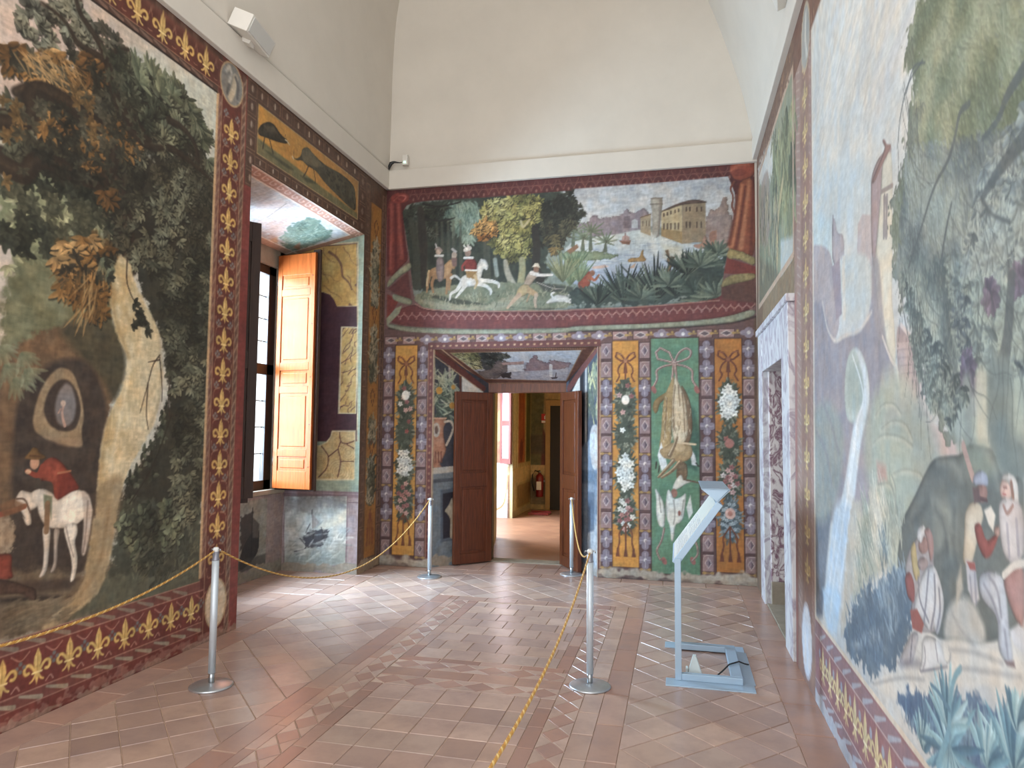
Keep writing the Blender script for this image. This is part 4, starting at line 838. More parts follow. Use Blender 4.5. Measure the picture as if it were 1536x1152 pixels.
L.poly([(5.25, 4.03), (7.21, 4.03), (7.21, 4.10), (6.4, 4.12), (5.8, 4.15), (5.25, 4.17)], (98, 96, 66), uv=True, soft=.02, mot=(122, 116, 84)); L.line([(5.25, 4.03), (7.21, 4.03), (7.21, 4.47), (5.25, 4.47), (5.25, 4.03)], .012, (150, 128, 92), uv=True)
BD = (46, 42, 36)
L.poly(c4(255, 290, 275, 255, 320, 237, 355, 260, 385, 310, 430, 350, 425, 368, 390, 362, 350, 350, 300, 330, 262, 318), BD, soft=.008, mot=(72, 66, 54), ms=.03); L.poly(c4(290, 260, 350, 265, 370, 310, 310, 300), (104, 94, 76), soft=.03, a=.55)
L.line(c4(415, 345, 425, 352, 438, 372), .012, (196, 190, 170)); L.line(c4(418, 340, 416, 316), .006, (60, 50, 42)); 
for p in (c4(297, 325, 290, 365, 285, 395), c4(322, 335, 335, 385, 345, 425), c4(548, 495, 535, 530, 520, 555), c4(575, 505, 585, 550, 588, 590)): L.line(p, .014, (56, 46, 40))
L.poly(c4(285, 395, 345, 430, 420, 480, 470, 520, 440, 520, 360, 460), (52, 56, 44), a=.6, soft=.02); L.poly(c4(500, 550, 560, 570, 600, 600, 540, 590), (52, 56, 44), a=.6, soft=.02)
L.poly(c4(458, 440, 475, 455, 505, 440, 510, 395, 545, 385, 570, 420, 620, 470, 660, 500, 720, 530, 780, 575, 815, 620, 822, 700, 820, 760, 770, 720, 700, 650, 640, 590, 590, 520, 540, 495, 510, 460, 480, 465), (62, 60, 50), soft=.008, mot=(88, 86, 72), ms=.05)
L.poly(c4(505, 440, 515, 395, 545, 388, 575, 425, 610, 465, 640, 500, 580, 500, 530, 480), (116, 108, 88), soft=.02, a=.5); L.line(c4(465, 440, 466, 400), .006, (60, 50, 42)); L.line(c4(455, 440, 462, 455), .012, (200, 194, 176))
for i in range(40):
    t = L.r.random(); s_ = L.r.random(); x, y = 640+t*175, 500+t*120+s_*(30+t*110); L.oval(c4(x, y)[0], .014, .014, (44, 44, 40), a=.85)
# far pilaster with garland
L.rect(7.4, 8.02, 0, 4.66, (92, 70, 58), mot=(78, 58, 50), ms=.2)
tilefield(L, 7.42, 7.54, .1, 4.55, .2, base=(92, 70, 60)); tilefield(L, 7.89, 8.0, .1, 4.55, .2, base=(88, 66, 58))
L.rect(7.57, 7.86, .15, 4.35, (158, 108, 48), mot=(134, 92, 48), ms=.25); 
for v0, v1, n_ in ((.75, 1.3, 40), (1.45, 1.75, 16), (2.2, 2.85, 44), (3.1, 3.9, 60)):
    reg = [(7.62, v0), (7.82, v0), (7.83, (v0+v1)/2), (7.8, v1), (7.64, v1), (7.6, (v0+v1)/2)]; L.poly(reg, (80, 80, 66), uv=True, rag=.03, soft=.02); L.leaves(reg, n_*3, .08, .014, [(66, 68, 54), (96, 98, 80), (132, 130, 112), (150, 142, 118)], ang=PI/2, spread=1.2, uv=True)
for v in (1.4, 2.0, 3.0, 4.05): L.line([(7.72, v+.12), (7.66, v+.05), (7.72, v-.08), (7.78, v+.05), (7.72, v+.12)], .018, (96, 56, 40), uv=True)
for du in (-.06, 0, .06): L.line([(7.72, .7), (7.72+du, .5), (7.72+du*1.3, .3)], (.02, .05), (128, 72, 50), uv=True)
L.rect(7.4, 8.02, 0, .12, (138, 124, 106), rag=.03, rs=.1)
L.a *= np.array([1.10, 1.04, .96], np.float32); L.age(.07, .07, sat=.78)
L.panel('mural', FRESCO, wall_left, rect=(1.0, MU, .48, 4.315), label='landscape fresco with white horse, red rider and pale tree trunk')
L.panel('painted_frame', FRESCO, wall_left, rect=(MU, 5.18, 0, 4.66), label='red painted pilaster with gold fleurs-de-lis')
L.panel('painted_frame', FRESCO, wall_left, rect=(1.0, MU, 4.315, 4.66), label='red painted band with gold fleurs-de-lis above the mural')
L.panel('painted_frame', FRESCO, wall_left, rect=(1.0, MU, 0, .48), label='red painted band with gold fleurs-de-lis below the mural')
L.panel('painted_frieze', FRESCO, wall_left, rect=(5.18, 7.4, 3.91, 4.66), label='orange frieze with two peacocks above the window niche')
L.panel('painted_pilaster', FRESCO, wall_left, rect=(7.4, 8.013, 0, 4.66), label='brown painted pilaster with hanging garland beside the window niche')

# ------------------------------------------------------------------ window niche: far jamb, parapet, soffit
J = Fresco((0, NY1-.004, 0), (1, 0, 0), (0, 0, 1), -4.52, XL+.01, 0, 3.95, 200, (150, 164, 144), seed=21); J.smooth = False
J.rect(-4.52, XL+.02, .9, 3.95, (142, 156, 136), mot=(160, 170, 148), ms=.2)
CRM = (206, 190, 150)
J.poly(c5(300, 40, 760, 8, 758, 385, 755, 1160, 300, 1160)+c6(735, 310, 300, 310), CRM, soft=.006)
J.poly(c5(300, 50, 752, 18, 750, 1160, 300, 1160)+c6(728, 302, 300, 302), (78, 48, 56), soft=.006, mot=(66, 38, 48), ms=.2)
def veins(cv, region, n, col, ang, L_=.4, w_=.012, amp=.05, a=.7, branch=True):
    q = cv.uv(region); u0, v0 = q.min(0); u1, v1 = q.max(0)
    for i in range(n):
        u, v = u0+(u1-u0)*cv.r.random(), v0+(v1-v0)*cv.r.random(); t = ang+(cv.r.random()-.5)*.8; pts_ = []
        for k in range(7): pts_.append((u, v)); u += math.cos(t)*L_/6+(cv.r.random()-.5)*amp; v += math.sin(t)*L_/6+(cv.r.random()-.5)*amp
        cv.line([p for p in pts_], (w_, w_*.4), col, uv=True, a=a)
def masked(cv, region, fn, uv=False):
    """paint with fn, keep the result only inside a region"""
    old = cv.a.copy(); fn(); q = cv.P(region, uv); x0, x1, y0, y1 = cv._box(q, 2); al = np.zeros((cv.H, cv.W)); al[y0:y1, x0:x1] = np.clip(.5-cv._sd(q, x0, x1, y0, y1), 0, 1)
    cv.a = (old+(cv.a-old)*al[..., None]).astype(np.float32)
def marble_top():
    J.poly(c5(300, 40, 755, 10, 755, 400, 300, 400), (184, 144, 76), mot=(204, 168, 98), ms=.12); veins(J, c5(300, 60, 755, 400), 9, (96, 62, 60), -1.0, .6, .035, .1)
    veins(J, c5(300, 60, 755, 400), 18, (120, 80, 60), -.8, .3, .012, .06)
reg = c5(300, 60, 748, 22, 748, 378, 634, 380, 620, 345, 595, 312, 555, 298, 300, 298); J.poly([(x+.6, y+.8) for x, y in reg], CRM); masked(J, reg, marble_top)
def marble_mid():
    J.poly(c5(640, 490, 760, 490, 750, 1010, 630, 1010), (196, 160, 92), mot=(210, 178, 112), ms=.06); veins(J, c5(650, 500, 750, 1000), 34, (98, 62, 62), .9, .16, .013, .05, .8)
reg = c5(666, 505, 750, 508, 740, 996, 650, 994); J.poly(c5(658, 498, 756, 501, 746, 1002, 642, 1000), CRM); masked(J, reg, marble_mid)
def marble_low():
    J.poly(c6(300, 20, 745, 20, 745, 310, 300, 310), (196, 164, 108), mot=(214, 188, 136), ms=.08)
    for x, y, R in ((540, 190, .10), (700, 150, .13), (650, 260, .14), (570, 280, .06), (655, 90, .07)):
        for k in range(5): th = np.linspace(0, 2*PI, 14); q = J.uv(c6(x, y))[0]; J.line([(q[0]+R*(k+1)/5*math.cos(t)*1.1, q[1]+R*(k+1)/5*math.sin(t)) for t in th], .008, (166, 128, 76), uv=True, a=.5)
    for p in (c6(650, 30, 655, 90, 690, 100, 740, 80), c6(655, 90, 640, 130, 660, 200, 640, 290), c6(660, 200, 740, 200), c6(545, 110, 590, 170, 580, 240, 530, 290), c6(590, 170, 640, 130), c6(690, 100, 740, 130)): J.line(p, .014, (104, 66, 58))
reg = c6(300, 120, 540, 112, 580, 92, 602, 60, 612, 30, 736, 30, 732, 300, 300, 300); J.poly(c6(300, 112, 535, 106, 572, 88, 596, 58, 606, 22, 742, 22, 738, 306, 300, 306), CRM); masked(J, reg, marble_low)
J.rect(-4.52, XL+.02, 0, .92, (150, 130, 130), mot=(168, 150, 148), ms=.1)
J.rect(-4.52, XL+.02, .86, .93, (134, 108, 112)); J.rect(-4.52, XL+.02, .80, .81, (118, 94, 100)); J.rect(-4.52, XL+.02, .90, .907, (170, 150, 150))
for x in (-4.40, -4.35, -4.31, -3.72, -3.68): J.rect(x, x+.012, .12, .82, (126, 104, 108), a=.7)
J.poly(c6(330, 400, 696, 398, 686, 800, 330, 806), (156, 158, 150), soft=.006, mot=(192, 192, 184), ms=.14, ma=.9)
J.poly(c6(335, 402, 690, 402, 690, 470, 560, 460, 500, 500, 335, 480), (110, 108, 110), a=.6, soft=.06, rag=.03); J.poly(c6(500, 580, 700, 470, 690, 540, 560, 600), (206, 196, 172), a=.7, soft=.04); J.poly(c6(335, 740, 690, 720, 686, 798, 335, 800), (136, 144, 136), a=.8, soft=.06)
J.poly(c6(435, 640, 480, 590, 520, 600, 580, 590, 588, 640, 540, 690, 470, 700, 450, 670), (74, 72, 76), rag=.015, rs=.02, soft=.008)
for p in (c6(500, 660, 492, 480), c6(455, 610, 480, 560), c6(560, 640, 545, 580), c6(420, 640, 470, 700, 390, 720), c6(540, 660, 590, 600)): J.line(p, .012, (60, 56, 60), a=.9)
J.poly(c6(490, 600, 495, 500, 540, 560), (140, 130, 124), a=.8, soft=.01); J.line(c6(330, 400, 696, 398, 686, 800, 330, 806, 330, 400), .008, (120, 96, 100))
J.leaves(c6(335, 600, 690, 560, 690, 795, 335, 795), 70, .12, .012, [(176, 180, 172), (206, 206, 198), (136, 142, 138)], ang=.5, spread=.7, a=.5)
J.rect(-4.52, XL+.02, 0, .10, (150, 138, 122), rag=.03, rs=.1)
J.age(.05, .05); J.panel('painted_jamb', FRESCO, wall_left, rect=(-4.5, XL, 0, 3.94), label='painted window jamb with yellow marble panels above a ship in a storm', gain=1.)
K = Fresco((NX+.002, 0, 0), (0, 1, 0), (0, 0, 1), NY0, NY1, 0, .92, 180, (138, 116, 112), seed=22)
K.rect(NY0, NY1, 0, .93, (136, 114, 108), mot=(154, 134, 124)); K.poly(c6(-200, 480, 235, 410, 222, 790, -200, 905), (128, 122, 108), mot=(156, 150, 136), soft=.008)
K.poly(c6(80, 520, 150, 490, 150, 700, 110, 740, 80, 720), (66, 56, 50), soft=.01, rag=.02); K.poly(c6(120, 640, 190, 570, 185, 720, 130, 790, 70, 840, 70, 760), (48, 42, 40), soft=.01); K.poly(c6(150, 520, 188, 560, 182, 640, 150, 640), (84, 74, 64)); K.line(c6(140, 780, 150, 470), .014, (40, 34, 32))
K.poly(c6(60, 780, 225, 730, 222, 790, 60, 850), (64, 60, 56), a=.7, soft=.02); K.rect(NY0, NY1, 0, .13, (136, 124, 106), rag=.03, rs=.1); K.age(.06, .06)
K.panel('painted_parapet', FRESCO, wall_left, rect=(NY0, NY1, 0, .92), label='parapet below the window painted with a dark ship')
sv = np.array([NX-XL, 0, NZ1-NZ0]); sl_len = np.linalg.norm(sv); sv /= sl_len
S = Fresco((XL, 0, NZ0), (0, 1, 0), sv, NY0, NY1, 0, sl_len, 200, (190, 190, 186), seed=23)
S.poly(c4(150, 400, 900, 880, 420, 1020, 150, 900), (186, 188, 188), mot=(206, 200, 196), ms=.2)
S.poly(c4(222, 700, 420, 680, 520, 740, 400, 850, 300, 900, 222, 820), (196, 166, 156), a=.6, soft=.12, rag=.05); S.poly(c4(300, 820, 430, 790, 420, 880, 330, 950), (190, 150, 132), a=.6, soft=.05, rag=.04)
S.poly(c4(390, 920, 430, 850, 520, 790, 600, 800, 690, 880, 640, 930, 540, 960, 470, 985, 420, 975), (104, 126, 110), rag=.05, rs=.08, soft=.02, mot=(136, 152, 134)); S.leaves(c4(400, 900, 520, 800, 680, 880, 560, 960, 430, 970), 160, .07, .012, [(84, 108, 94), (116, 136, 118), (146, 158, 138)])
S.poly(c4(460, 960, 500, 930, 500, 985), (170, 112, 84), a=.8, soft=.02); S.poly(c4(320, 920, 370, 900, 370, 950), (190, 150, 110), a=.7, soft=.02); S.line(c4(310, 790, 420, 710), .012, (120, 110, 96), a=.7)
S.rect(NY0, NY1, 0, .13, (184, 128, 108)); S.rect(NY0, NY1, .125, .145, (226, 206, 190)); S.rect(NY0, NY1, 0, .02, (214, 190, 172)); S.rect(NY0, NY1, sl_len-.1, sl_len, (176, 138, 116)); S.rect(NY1-.11, NY1, 0, sl_len, (170, 128, 106)); S.rect(NY1-.125, NY1-.11, .13, sl_len, (214, 196, 178)); S.rect(NY0, NY1, sl_len-.115, sl_len-.1, (214, 196, 178))
for i in range(18): u = NY0+.06+i*.125; S.line([(u-.05, .03), (u-.03, .09), (u+.02, .10), (u+.04, .06), (u, .05)], .016, (214, 172, 152), uv=True)
S.age(.05, .05); S.panel('painted_soffit', FRESCO, wall_left, rect=(NY0, NY1, 0, sl_len), off=-.003 if S.N[2] > 0 else .003, label='niche ceiling painted with pale sky and green tree')

# ------------------------------------------------------------------ back wall: painted tapestry, panels, door recess
B = Fresco((0, YB, 0), (1, 0, 0), (0, 0, 1), XL-.02, XR+.06, 0, 4.68, 180, (112, 80, 76), seed=31)
TOP = 4.68
B.rect(-3.6, .95, 4.3, TOP, (90, 42, 40), mot=(74, 34, 34), ms=.15)
for i in range(34):
    u = -3.45+i*.13; th = np.linspace(0, PI, 9); B.line([(u+.06*math.cos(t), 4.5+.07*math.sin(t)) for t in th], .01, (134, 84, 74), uv=True, a=.7); B.line([(u+.065-.05*math.cos(t), 4.62-.06*math.sin(t)) for t in th], .01, (130, 80, 70), uv=True, a=.6); B.oval((u, 4.5), .012, .02, (140, 96, 84), uv=True, a=.8)
scene = c7(205, 318, 640, 292, 1152, 252)+c8(20, 245, 500, 210, 930, 172, 965, 260, 985, 430, 940, 560, 910, 690, 890, 850, 890, 880, 400, 925, 0, 938)+c7(1152, 942, 600, 948, 300, 938, 232, 880, 215, 700, 190, 520, 165, 380)
def tapestry():
    B.poly(scene, (120, 128, 118))
    B.poly(c8(-20, 230, 990, 160, 990, 460, -20, 460), dict(c0=(148, 152, 158), c1=(176, 174, 170), p0=c8(500, 190)[0], p1=c8(500, 420)[0]), mot=(190, 188, 184), ms=.14, soft=.02)
    for y in (220, 260, 300, 330): B.line(c8(60, y+30, 260, y+8, 480, y), .02, (196, 192, 186), a=.4, soft=.03)
    B.poly(c8(40, 470, 60, 440, 130, 436, 135, 398, 175, 396, 180, 412, 250, 405, 325, 392, 330, 365, 350, 358, 368, 380, 400, 378, 440, 352, 480, 380, 470, 420, 430, 500, 330, 512, 200, 525, 60, 500), (128, 112, 116), rag=.012, rs=.02, mot=(150, 134, 134), ms=.05)
    B.poly(c8(330, 400, 365, 400, 370, 470, 330, 470), (112, 96, 100)); B.poly(c8(375, 425, 395, 415, 410, 430, 410, 470, 375, 470), (176, 172, 168))
    B.poly(c8(800, 370, 880, 360, 895, 290, 925, 290, 930, 380, 960, 390, 960, 600, 800, 600), (132, 112, 106), rag=.012, rs=.02, mot=(158, 138, 124), ms=.04)
    B.poly(c8(-20, 540, 300, 505, 430, 470, 560, 520, 670, 560, 800, 560, 940, 600, 940, 700, 600, 720, 300, 800, -20, 800), dict(c0=(186, 186, 176), c1=(150, 158, 172), p0=c8(400, 520)[0], p1=c8(400, 720)[0]), soft=.02)
    B.leaves(c8(60, 560, 500, 500, 900, 600, 600, 680, 100, 740), 90, .12, .008, [(200, 198, 188), (134, 144, 160), (168, 172, 172)], ang=0, spread=.12, a=.55)
    # palace
    B.poly(c8(425, 405, 485, 386, 485, 515, 425, 492), (156, 136, 106)); B.poly(c8(545, 368, 665, 326, 665, 558, 545, 512), (176, 156, 118), mot=(160, 138, 100), ms=.05); B.poly(c8(665, 326, 800, 316, 802, 545, 665, 560), (140, 120, 92), mot=(124, 104, 82), ms=.05)
    B.poly(c8(545, 468, 665, 490, 665, 560, 545, 515), (148, 120, 78)); B.poly(c8(545, 370, 640, 326, 735, 300, 812, 317, 800, 324, 665, 332, 545, 378), (92, 70, 60)); B.line(c8(425, 408, 485, 388), .012, (110, 84, 66))
    B.poly(c8(484, 300, 500, 290, 550, 294, 552, 330, 545, 380, 532, 525, 490, 525, 494, 380, 485, 340), (168, 158, 140), mot=(140, 128, 112), ms=.05); B.line(c8(482, 332, 552, 330), .012, (100, 88, 78)); B.line(c8(486, 300, 552, 296), .012, (120, 106, 92)); B.poly(c8(532, 300, 552, 296, 545, 380, 534, 520, 524, 520), (120, 108, 96), a=.7, soft=.01)
    for x in (560, 580, 600, 625, 645): B.line(c8(x, 385-(x-560)*.3, x, 400-(x-560)*.3), .016, (84, 66, 54)); B.line(c8(x, 445-(x-560)*.05, x, 475-(x-560)*.02), .016, (90, 70, 56))
    for x in (690, 710, 750, 775): B.line(c8(x, 350, x, 370), .016, (70, 54, 46)); B.line(c8(x, 435, x, 465), .016, (74, 58, 48))
    for x in (440, 460, 475): B.line(c8(x, 430, x, 455), .01, (100, 80, 64))
    B.poly(c8(545, 560, 665, 570, 700, 640, 620, 690, 560, 640), (196, 182, 146), a=.5, soft=.05); B.line(c8(500, 520, 510, 620), .06, (200, 196, 184), a=.6, soft=.03)
    # meadow island, palms, boat, animals
    B.poly(c8(-20, 600, 90, 600, 200, 608, 310, 622, 250, 650, 120, 655, -20, 660), (120, 130, 98), rag=.012, mot=(142, 148, 112))
    for x, y, h in ((40, 490, 80), (95, 530, 60), (140, 490, 100), (225, 550, 50)): B.line(c8(x, y, x-3, y+h), (.02, .05), (92, 96, 76)); B.sprig(c8(x, y)[0], 9, .16, .012, [(100, 108, 84), (120, 126, 100)], ang=PI/2, spread=2.0)
    B.poly(c8(300, 540, 320, 560, 362, 565, 370, 540), (120, 78, 56)); B.line(c8(335, 545, 338, 500), .012, (120, 80, 70)); B.poly(c8(315, 545, 322, 515, 345, 510, 362, 520, 362, 548), (168, 120, 104), a=.8)
    B.poly(c8(348, 655, 370, 640, 420, 640, 430, 600, 445, 590, 440, 625, 460, 650, 450, 662, 400, 662, 360, 668), (164, 122, 70)); B.poly(c8(145, 692, 220, 680, 245, 690, 200, 702, 150, 705), (190, 158, 140)); B.poly(c8(355, 700, 400, 668, 390, 700), (170, 136, 110))
    B.poly(c8(725, 565, 780, 560, 790, 510, 805, 515, 815, 570, 850, 575, 840, 595, 740, 585), (158, 118, 98)); B.poly(c8(820, 500, 850, 480, 865, 480, 860, 560, 830, 570), (140, 100, 84), rag=.01)
    B.poly(c8(0, 600, 60, 560, 70, 580, 20, 620), (130, 96, 72))
    # forest
    B.poly(c7(150, 330, 640, 285, 1160, 245, 1160, 440)+c8(90, 340, 105, 370, 80, 420, 0, 430)+c7(1110, 540, 1010, 580, 985, 690, 1040, 700, 1000, 780, 700, 820, 225, 870, 190, 520), (58, 64, 54), soft=.02, rag=.015, mot=(42, 46, 40), ms=.12)
    B.poly(c7(400, 330, 600, 308, 620, 420, 600, 520, 560, 560, 480, 500, 420, 440), (104, 122, 106), soft=.04, rag=.03, a=.9); B.leaves(c7(400, 330, 600, 308, 620, 420, 560, 560, 430, 450), 180, .09, .012, [(80, 98, 86), (112, 130, 112), (136, 150, 130)], ang=-1.4, spread=.7)
    clusters(B, c7(170, 340, 420, 320, 440, 460, 350, 520, 220, 500), 60, 5, .07, .011, [(36, 40, 34), (52, 56, 46), (78, 84, 72)], ang=-.8)
    for x in (250, 300, 365, 395, 430, 460, 500, 640, 660, 700): B.line(c7(x, 430, x+6, 760), (.03, .05), (84, 84, 70), a=.6, soft=.015)
    B.line(c7(270, 360, 290, 560, 270, 780), (.08, .16), (54, 50, 44), soft=.02); B.line(c7(215, 420, 250, 600, 250, 800), (.06, .12), (62, 64, 54), soft=.02); B.line(c7(290, 330, 380, 350, 500, 320), (.03, .015), (40, 38, 34)); B.line(c7(300, 420, 400, 430, 470, 410), (.03, .012), (44, 42, 38))
    yg = c7(620, 360, 690, 305, 820, 285, 940, 290, 1000, 340, 960, 430, 910, 470, 915, 560, 890, 640, 830, 670, 700, 620, 680, 560, 760, 500, 650, 440); B.poly(yg, (132, 124, 66), rag=.04, rs=.06, soft=.02, mot=(158, 148, 84)); clusters(B, yg, 150, 5, .065, .013, [(92, 90, 50), (126, 120, 62), (158, 148, 82), (178, 168, 104)])
    og = c7(565, 480, 630, 425, 700, 430, 710, 500, 650, 550, 600, 530); B.poly(og, (160, 104, 50), rag=.03, rs=.05, soft=.02, a=.9); clusters(B, og, 26, 5, .06, .013, [(140, 84, 36), (172, 116, 56), (190, 140, 76)])
    dk = c7(960, 340, 1150, 255, 1156, 440, 1120, 520, 1050, 560, 960, 560, 920, 480, 980, 430); clusters(B, dk+[], 120, 5, .065, .012, [(40, 40, 32), (56, 56, 44), (80, 76, 56)]); clusters(B, c8(0, 290, 60, 300, 105, 360, 70, 420, 0, 420), 26, 5, .05, .01, [(44, 44, 36), (58, 58, 46)])
    B.line(c7(930, 470, 945, 600, 930, 700, 960, 760), (.08, .11), (46, 42, 36), soft=.01); B.line(c7(850, 430, 860, 470, 900, 420), .03, (170, 156, 112)); B.line(c7(855, 650, 860, 700, 850, 780), (.07, .09), (142, 136, 100), soft=.015); B.line(c7(760, 660, 770, 720, 800, 790), (.05, .09), (150, 142, 122), soft=.015); B.line(c7(700, 650, 712, 740), .05, (132, 140, 130), soft=.015)
    clusters(B, c7(980, 520, 1090, 500, 1060, 590, 1000, 600), 16, 5, .07, .013, [(120, 96, 56), (92, 84, 56), (58, 56, 44)], ang=-1.2)
    # ground
    B.poly(c7(225, 860, 330, 820, 440, 800, 640, 775, 780, 780, 1000, 790, 1160, 800, 1160, 950, 280, 945), (104, 108, 86), soft=.02, rag=.015, mot=(130, 130, 106), ms=.08); B.poly(c7(240, 880, 420, 900, 600, 930, 760, 870, 900, 840, 800, 940, 400, 945), (160, 150, 124), a=.6, soft=.03, rag=.02); B.poly(c7(330, 850, 560, 890, 660, 910, 480, 910, 340, 870), (50, 54, 46), a=.7, soft=.02); B.poly(c7(780, 925, 940, 932, 1100, 930, 1000, 940), (58, 56, 48), a=.7, soft=.01); B.poly(c7(940, 780, 1152, 810, 1152, 850, 980, 830), (52, 54, 52), a=.7, soft=.02)
    B.leaves(c7(240, 860, 1152, 820, 1152, 935, 300, 930), 260, .05, .006, [(80, 86, 68), (130, 134, 108), (156, 150, 122)], ang=PI/2, spread=1.0, a=.6)
    # riders: bay horse, white horse
    bay = (164, 124, 84); wht = (196, 190, 180)
    B.poly(c7(318, 720, 345, 695, 400, 690, 430, 660, 450, 645, 478, 670, 470, 710, 455, 700, 440, 760, 370, 765, 340, 755), bay, mot=(186, 146, 102), ms=.04); 
    for p in (c7(328, 730, 315, 780, 308, 838), c7(350, 750, 335, 790, 345, 840), c7(430, 750, 425, 800, 420, 848), c7(445, 740, 440, 780, 436, 825)): B.line(p, (.05, .022), (150, 112, 76))
    B.line(c7(320, 715, 312, 760, 308, 800), .025, (190, 160, 116)); B.poly(c7(362, 650, 385, 630, 405, 650, 410, 700, 405, 770, 375, 785, 360, 720), (124, 104, 100), mot=(150, 130, 122), ms=.03); B.oval(c7(376, 605)[0], .035, .04, (186, 158, 136)); B.line(c7(360, 590, 375, 580, 392, 600), .03, (150, 130, 120)); B.line(c7(358, 628, 400, 628), .03, (200, 196, 188)); B.line(c7(365, 580, 358, 560), .016, (190, 180, 170))
    B.oval(c7(466, 625)[0], .035, .045, (170, 146, 126)); B.line(c7(455, 590, 475, 605), .03, (160, 150, 140)); B.poly(c7(448, 640, 482, 640, 480, 690, 455, 690), (120, 90, 80))
    B.poly(c7(495, 770, 520, 740, 570, 730, 600, 680, 620, 645, 650, 650, 665, 690, 655, 715, 635, 700, 625, 740, 615, 780, 600, 800, 540, 810, 505, 810), wht, soft=.008, mot=(214, 208, 198), ms=.05)
    for p in (c7(505, 790, 480, 830, 445, 845, 440, 880), c7(530, 800, 500, 840, 475, 870), c7(600, 790, 650, 800, 680, 830, 675, 850), c7(620, 770, 690, 775, 725, 790, 722, 810)): B.line(p, (.055, .02), wht)
    B.line(c7(498, 765, 470, 740, 450, 755), (.02, .04), (186, 180, 170)); B.line(c7(620, 650, 600, 690, 590, 730), .02, (160, 154, 146))
    B.poly(c7(525, 660, 550, 640, 590, 650, 600, 690, 590, 715, 530, 720, 525, 690), (128, 52, 46)); B.poly(c7(530, 715, 595, 715, 600, 755, 575, 765, 540, 755), (140, 108, 66), rag=.01); B.line(c7(530, 712, 596, 712), .02, (220, 214, 204)); B.line(c7(585, 745, 600, 780, 585, 815), (.04, .025), (176, 150, 110)); B.line(c7(535, 660, 510, 690, 515, 710), .03, (140, 60, 54))
    B.line(c7(525, 640, 572, 640), .03, (210, 206, 198)); B.oval(c7(545, 610)[0], .04, .05, (150, 120, 104)); B.line(c7(530, 595, 555, 585), .05, (196, 188, 178)); B.line(c7(550, 580, 545, 570), .03, (190, 180, 170)); B.line(c7(540, 590, 520, 568), .014, (220, 216, 208))
    # running hunter, dog, kneeling hunter
    B.poly(c7(890, 730, 920, 710, 960, 720, 950, 745, 925, 770, 905, 800, 880, 810, 865, 790), (150, 130, 112), mot=(170, 150, 130), ms=.03); B.line(c7(910, 728, 960, 742, 1030, 738), (.05, .025), (196, 184, 172)); B.oval(c7(938, 705)[0], .035, .04, (128, 92, 72)); B.poly(c7(912, 695, 930, 672, 950, 672, 962, 700, 940, 690), (196, 180, 156))
    B.poly(c7(865, 790, 905, 800, 890, 850, 840, 870, 815, 870, 835, 815), (176, 150, 106)); B.line(c7(840, 855, 800, 895, 772, 930), (.06, .025), (176, 146, 120)); B.poly(c7(890, 800, 945, 840, 950, 860, 920, 860, 880, 840), (160, 132, 96)); B.line(c7(938, 855, 930, 890, 935, 925), (.05, .022), (176, 148, 122)); B.line(c7(900, 850, 885, 890), .02, (150, 120, 90)); B.line(c7(940, 780, 1040, 820, 1100, 820), .008, (170, 160, 150))
    B.poly(c7(1025, 870, 1060, 850, 1110, 858, 1155, 850, 1155, 890, 1100, 895, 1050, 895, 1010, 905, 990, 900), (200, 192, 180), soft=.008); B.poly(c8(0, 850, 40, 850, 60, 830, 80, 830, 75, 855, 50, 870, 40, 890, 0, 895), (200, 192, 180)); B.line(c7(1035, 870, 1022, 848, 1040, 840), .02, (206, 200, 190)); B.line(c7(1110, 890, 1150, 900), .022, (190, 180, 170))
    B.poly(c8(60, 790, 90, 740, 120, 715, 150, 720, 140, 770, 130, 810, 80, 830), (134, 62, 46), mot=(156, 84, 62), ms=.04); B.oval(c8(148, 728)[0], .03, .035, (130, 84, 62)); B.line(c8(130, 745, 160, 775, 185, 740), (.04, .022), (150, 84, 60)); B.poly(c8(50, 820, 130, 805, 140, 850, 70, 850), (92, 58, 48)); B.poly(c8(575, 640, 600, 630, 628, 635, 605, 660, 600, 730, 575, 730, 585, 690), (116, 92, 66)); B.line(c8(572, 600, 590, 640, 582, 598), .02, (104, 82, 60))
    # reeds and agaves in front
    dkg = [(30, 36, 34), (42, 52, 46), (62, 74, 64), (88, 98, 82)]
    B.poly(c8(-10, 850, 120, 800, 250, 820, 380, 780, 450, 760, 560, 730, 640, 740, 760, 700, 860, 640, 930, 600, 900, 880, 0, 938), (50, 60, 56), rag=.05, rs=.06, soft=.02, mot=(72, 84, 74))
    for x, y, n_, L_ in ((320, 900, 26, .42), (510, 890, 26, .5), (690, 740, 20, .32), (170, 910, 18, .26), (620, 860, 16, .26)): B.sprig(c8(x, y)[0], n_, L_, .016, dkg, ang=PI/2, spread=1.0)
    for x, y in ((790, 890), (730, 850), (850, 860), (420, 880), (800, 680), (860, 620), (760, 690), (580, 800)): B.sprig(c8(x, y)[0], 14, .22, .02, [(56, 68, 60), (76, 88, 76), (104, 114, 96)], ang=PI/2, spread=1.7)
    for x, y in ((40, 660), (20, 740), (70, 720)): B.sprig(c8(x, y+60)[0], 14, .3, .012, [(88, 104, 76), (120, 132, 96)], ang=PI/2, spread=.7)
    B.sprig(c7(1090, 780)[0], 16, .36, .012, [(98, 100, 70), (128, 128, 92)], ang=PI/2, spread=.8)
masked(B, scene, tapestry)
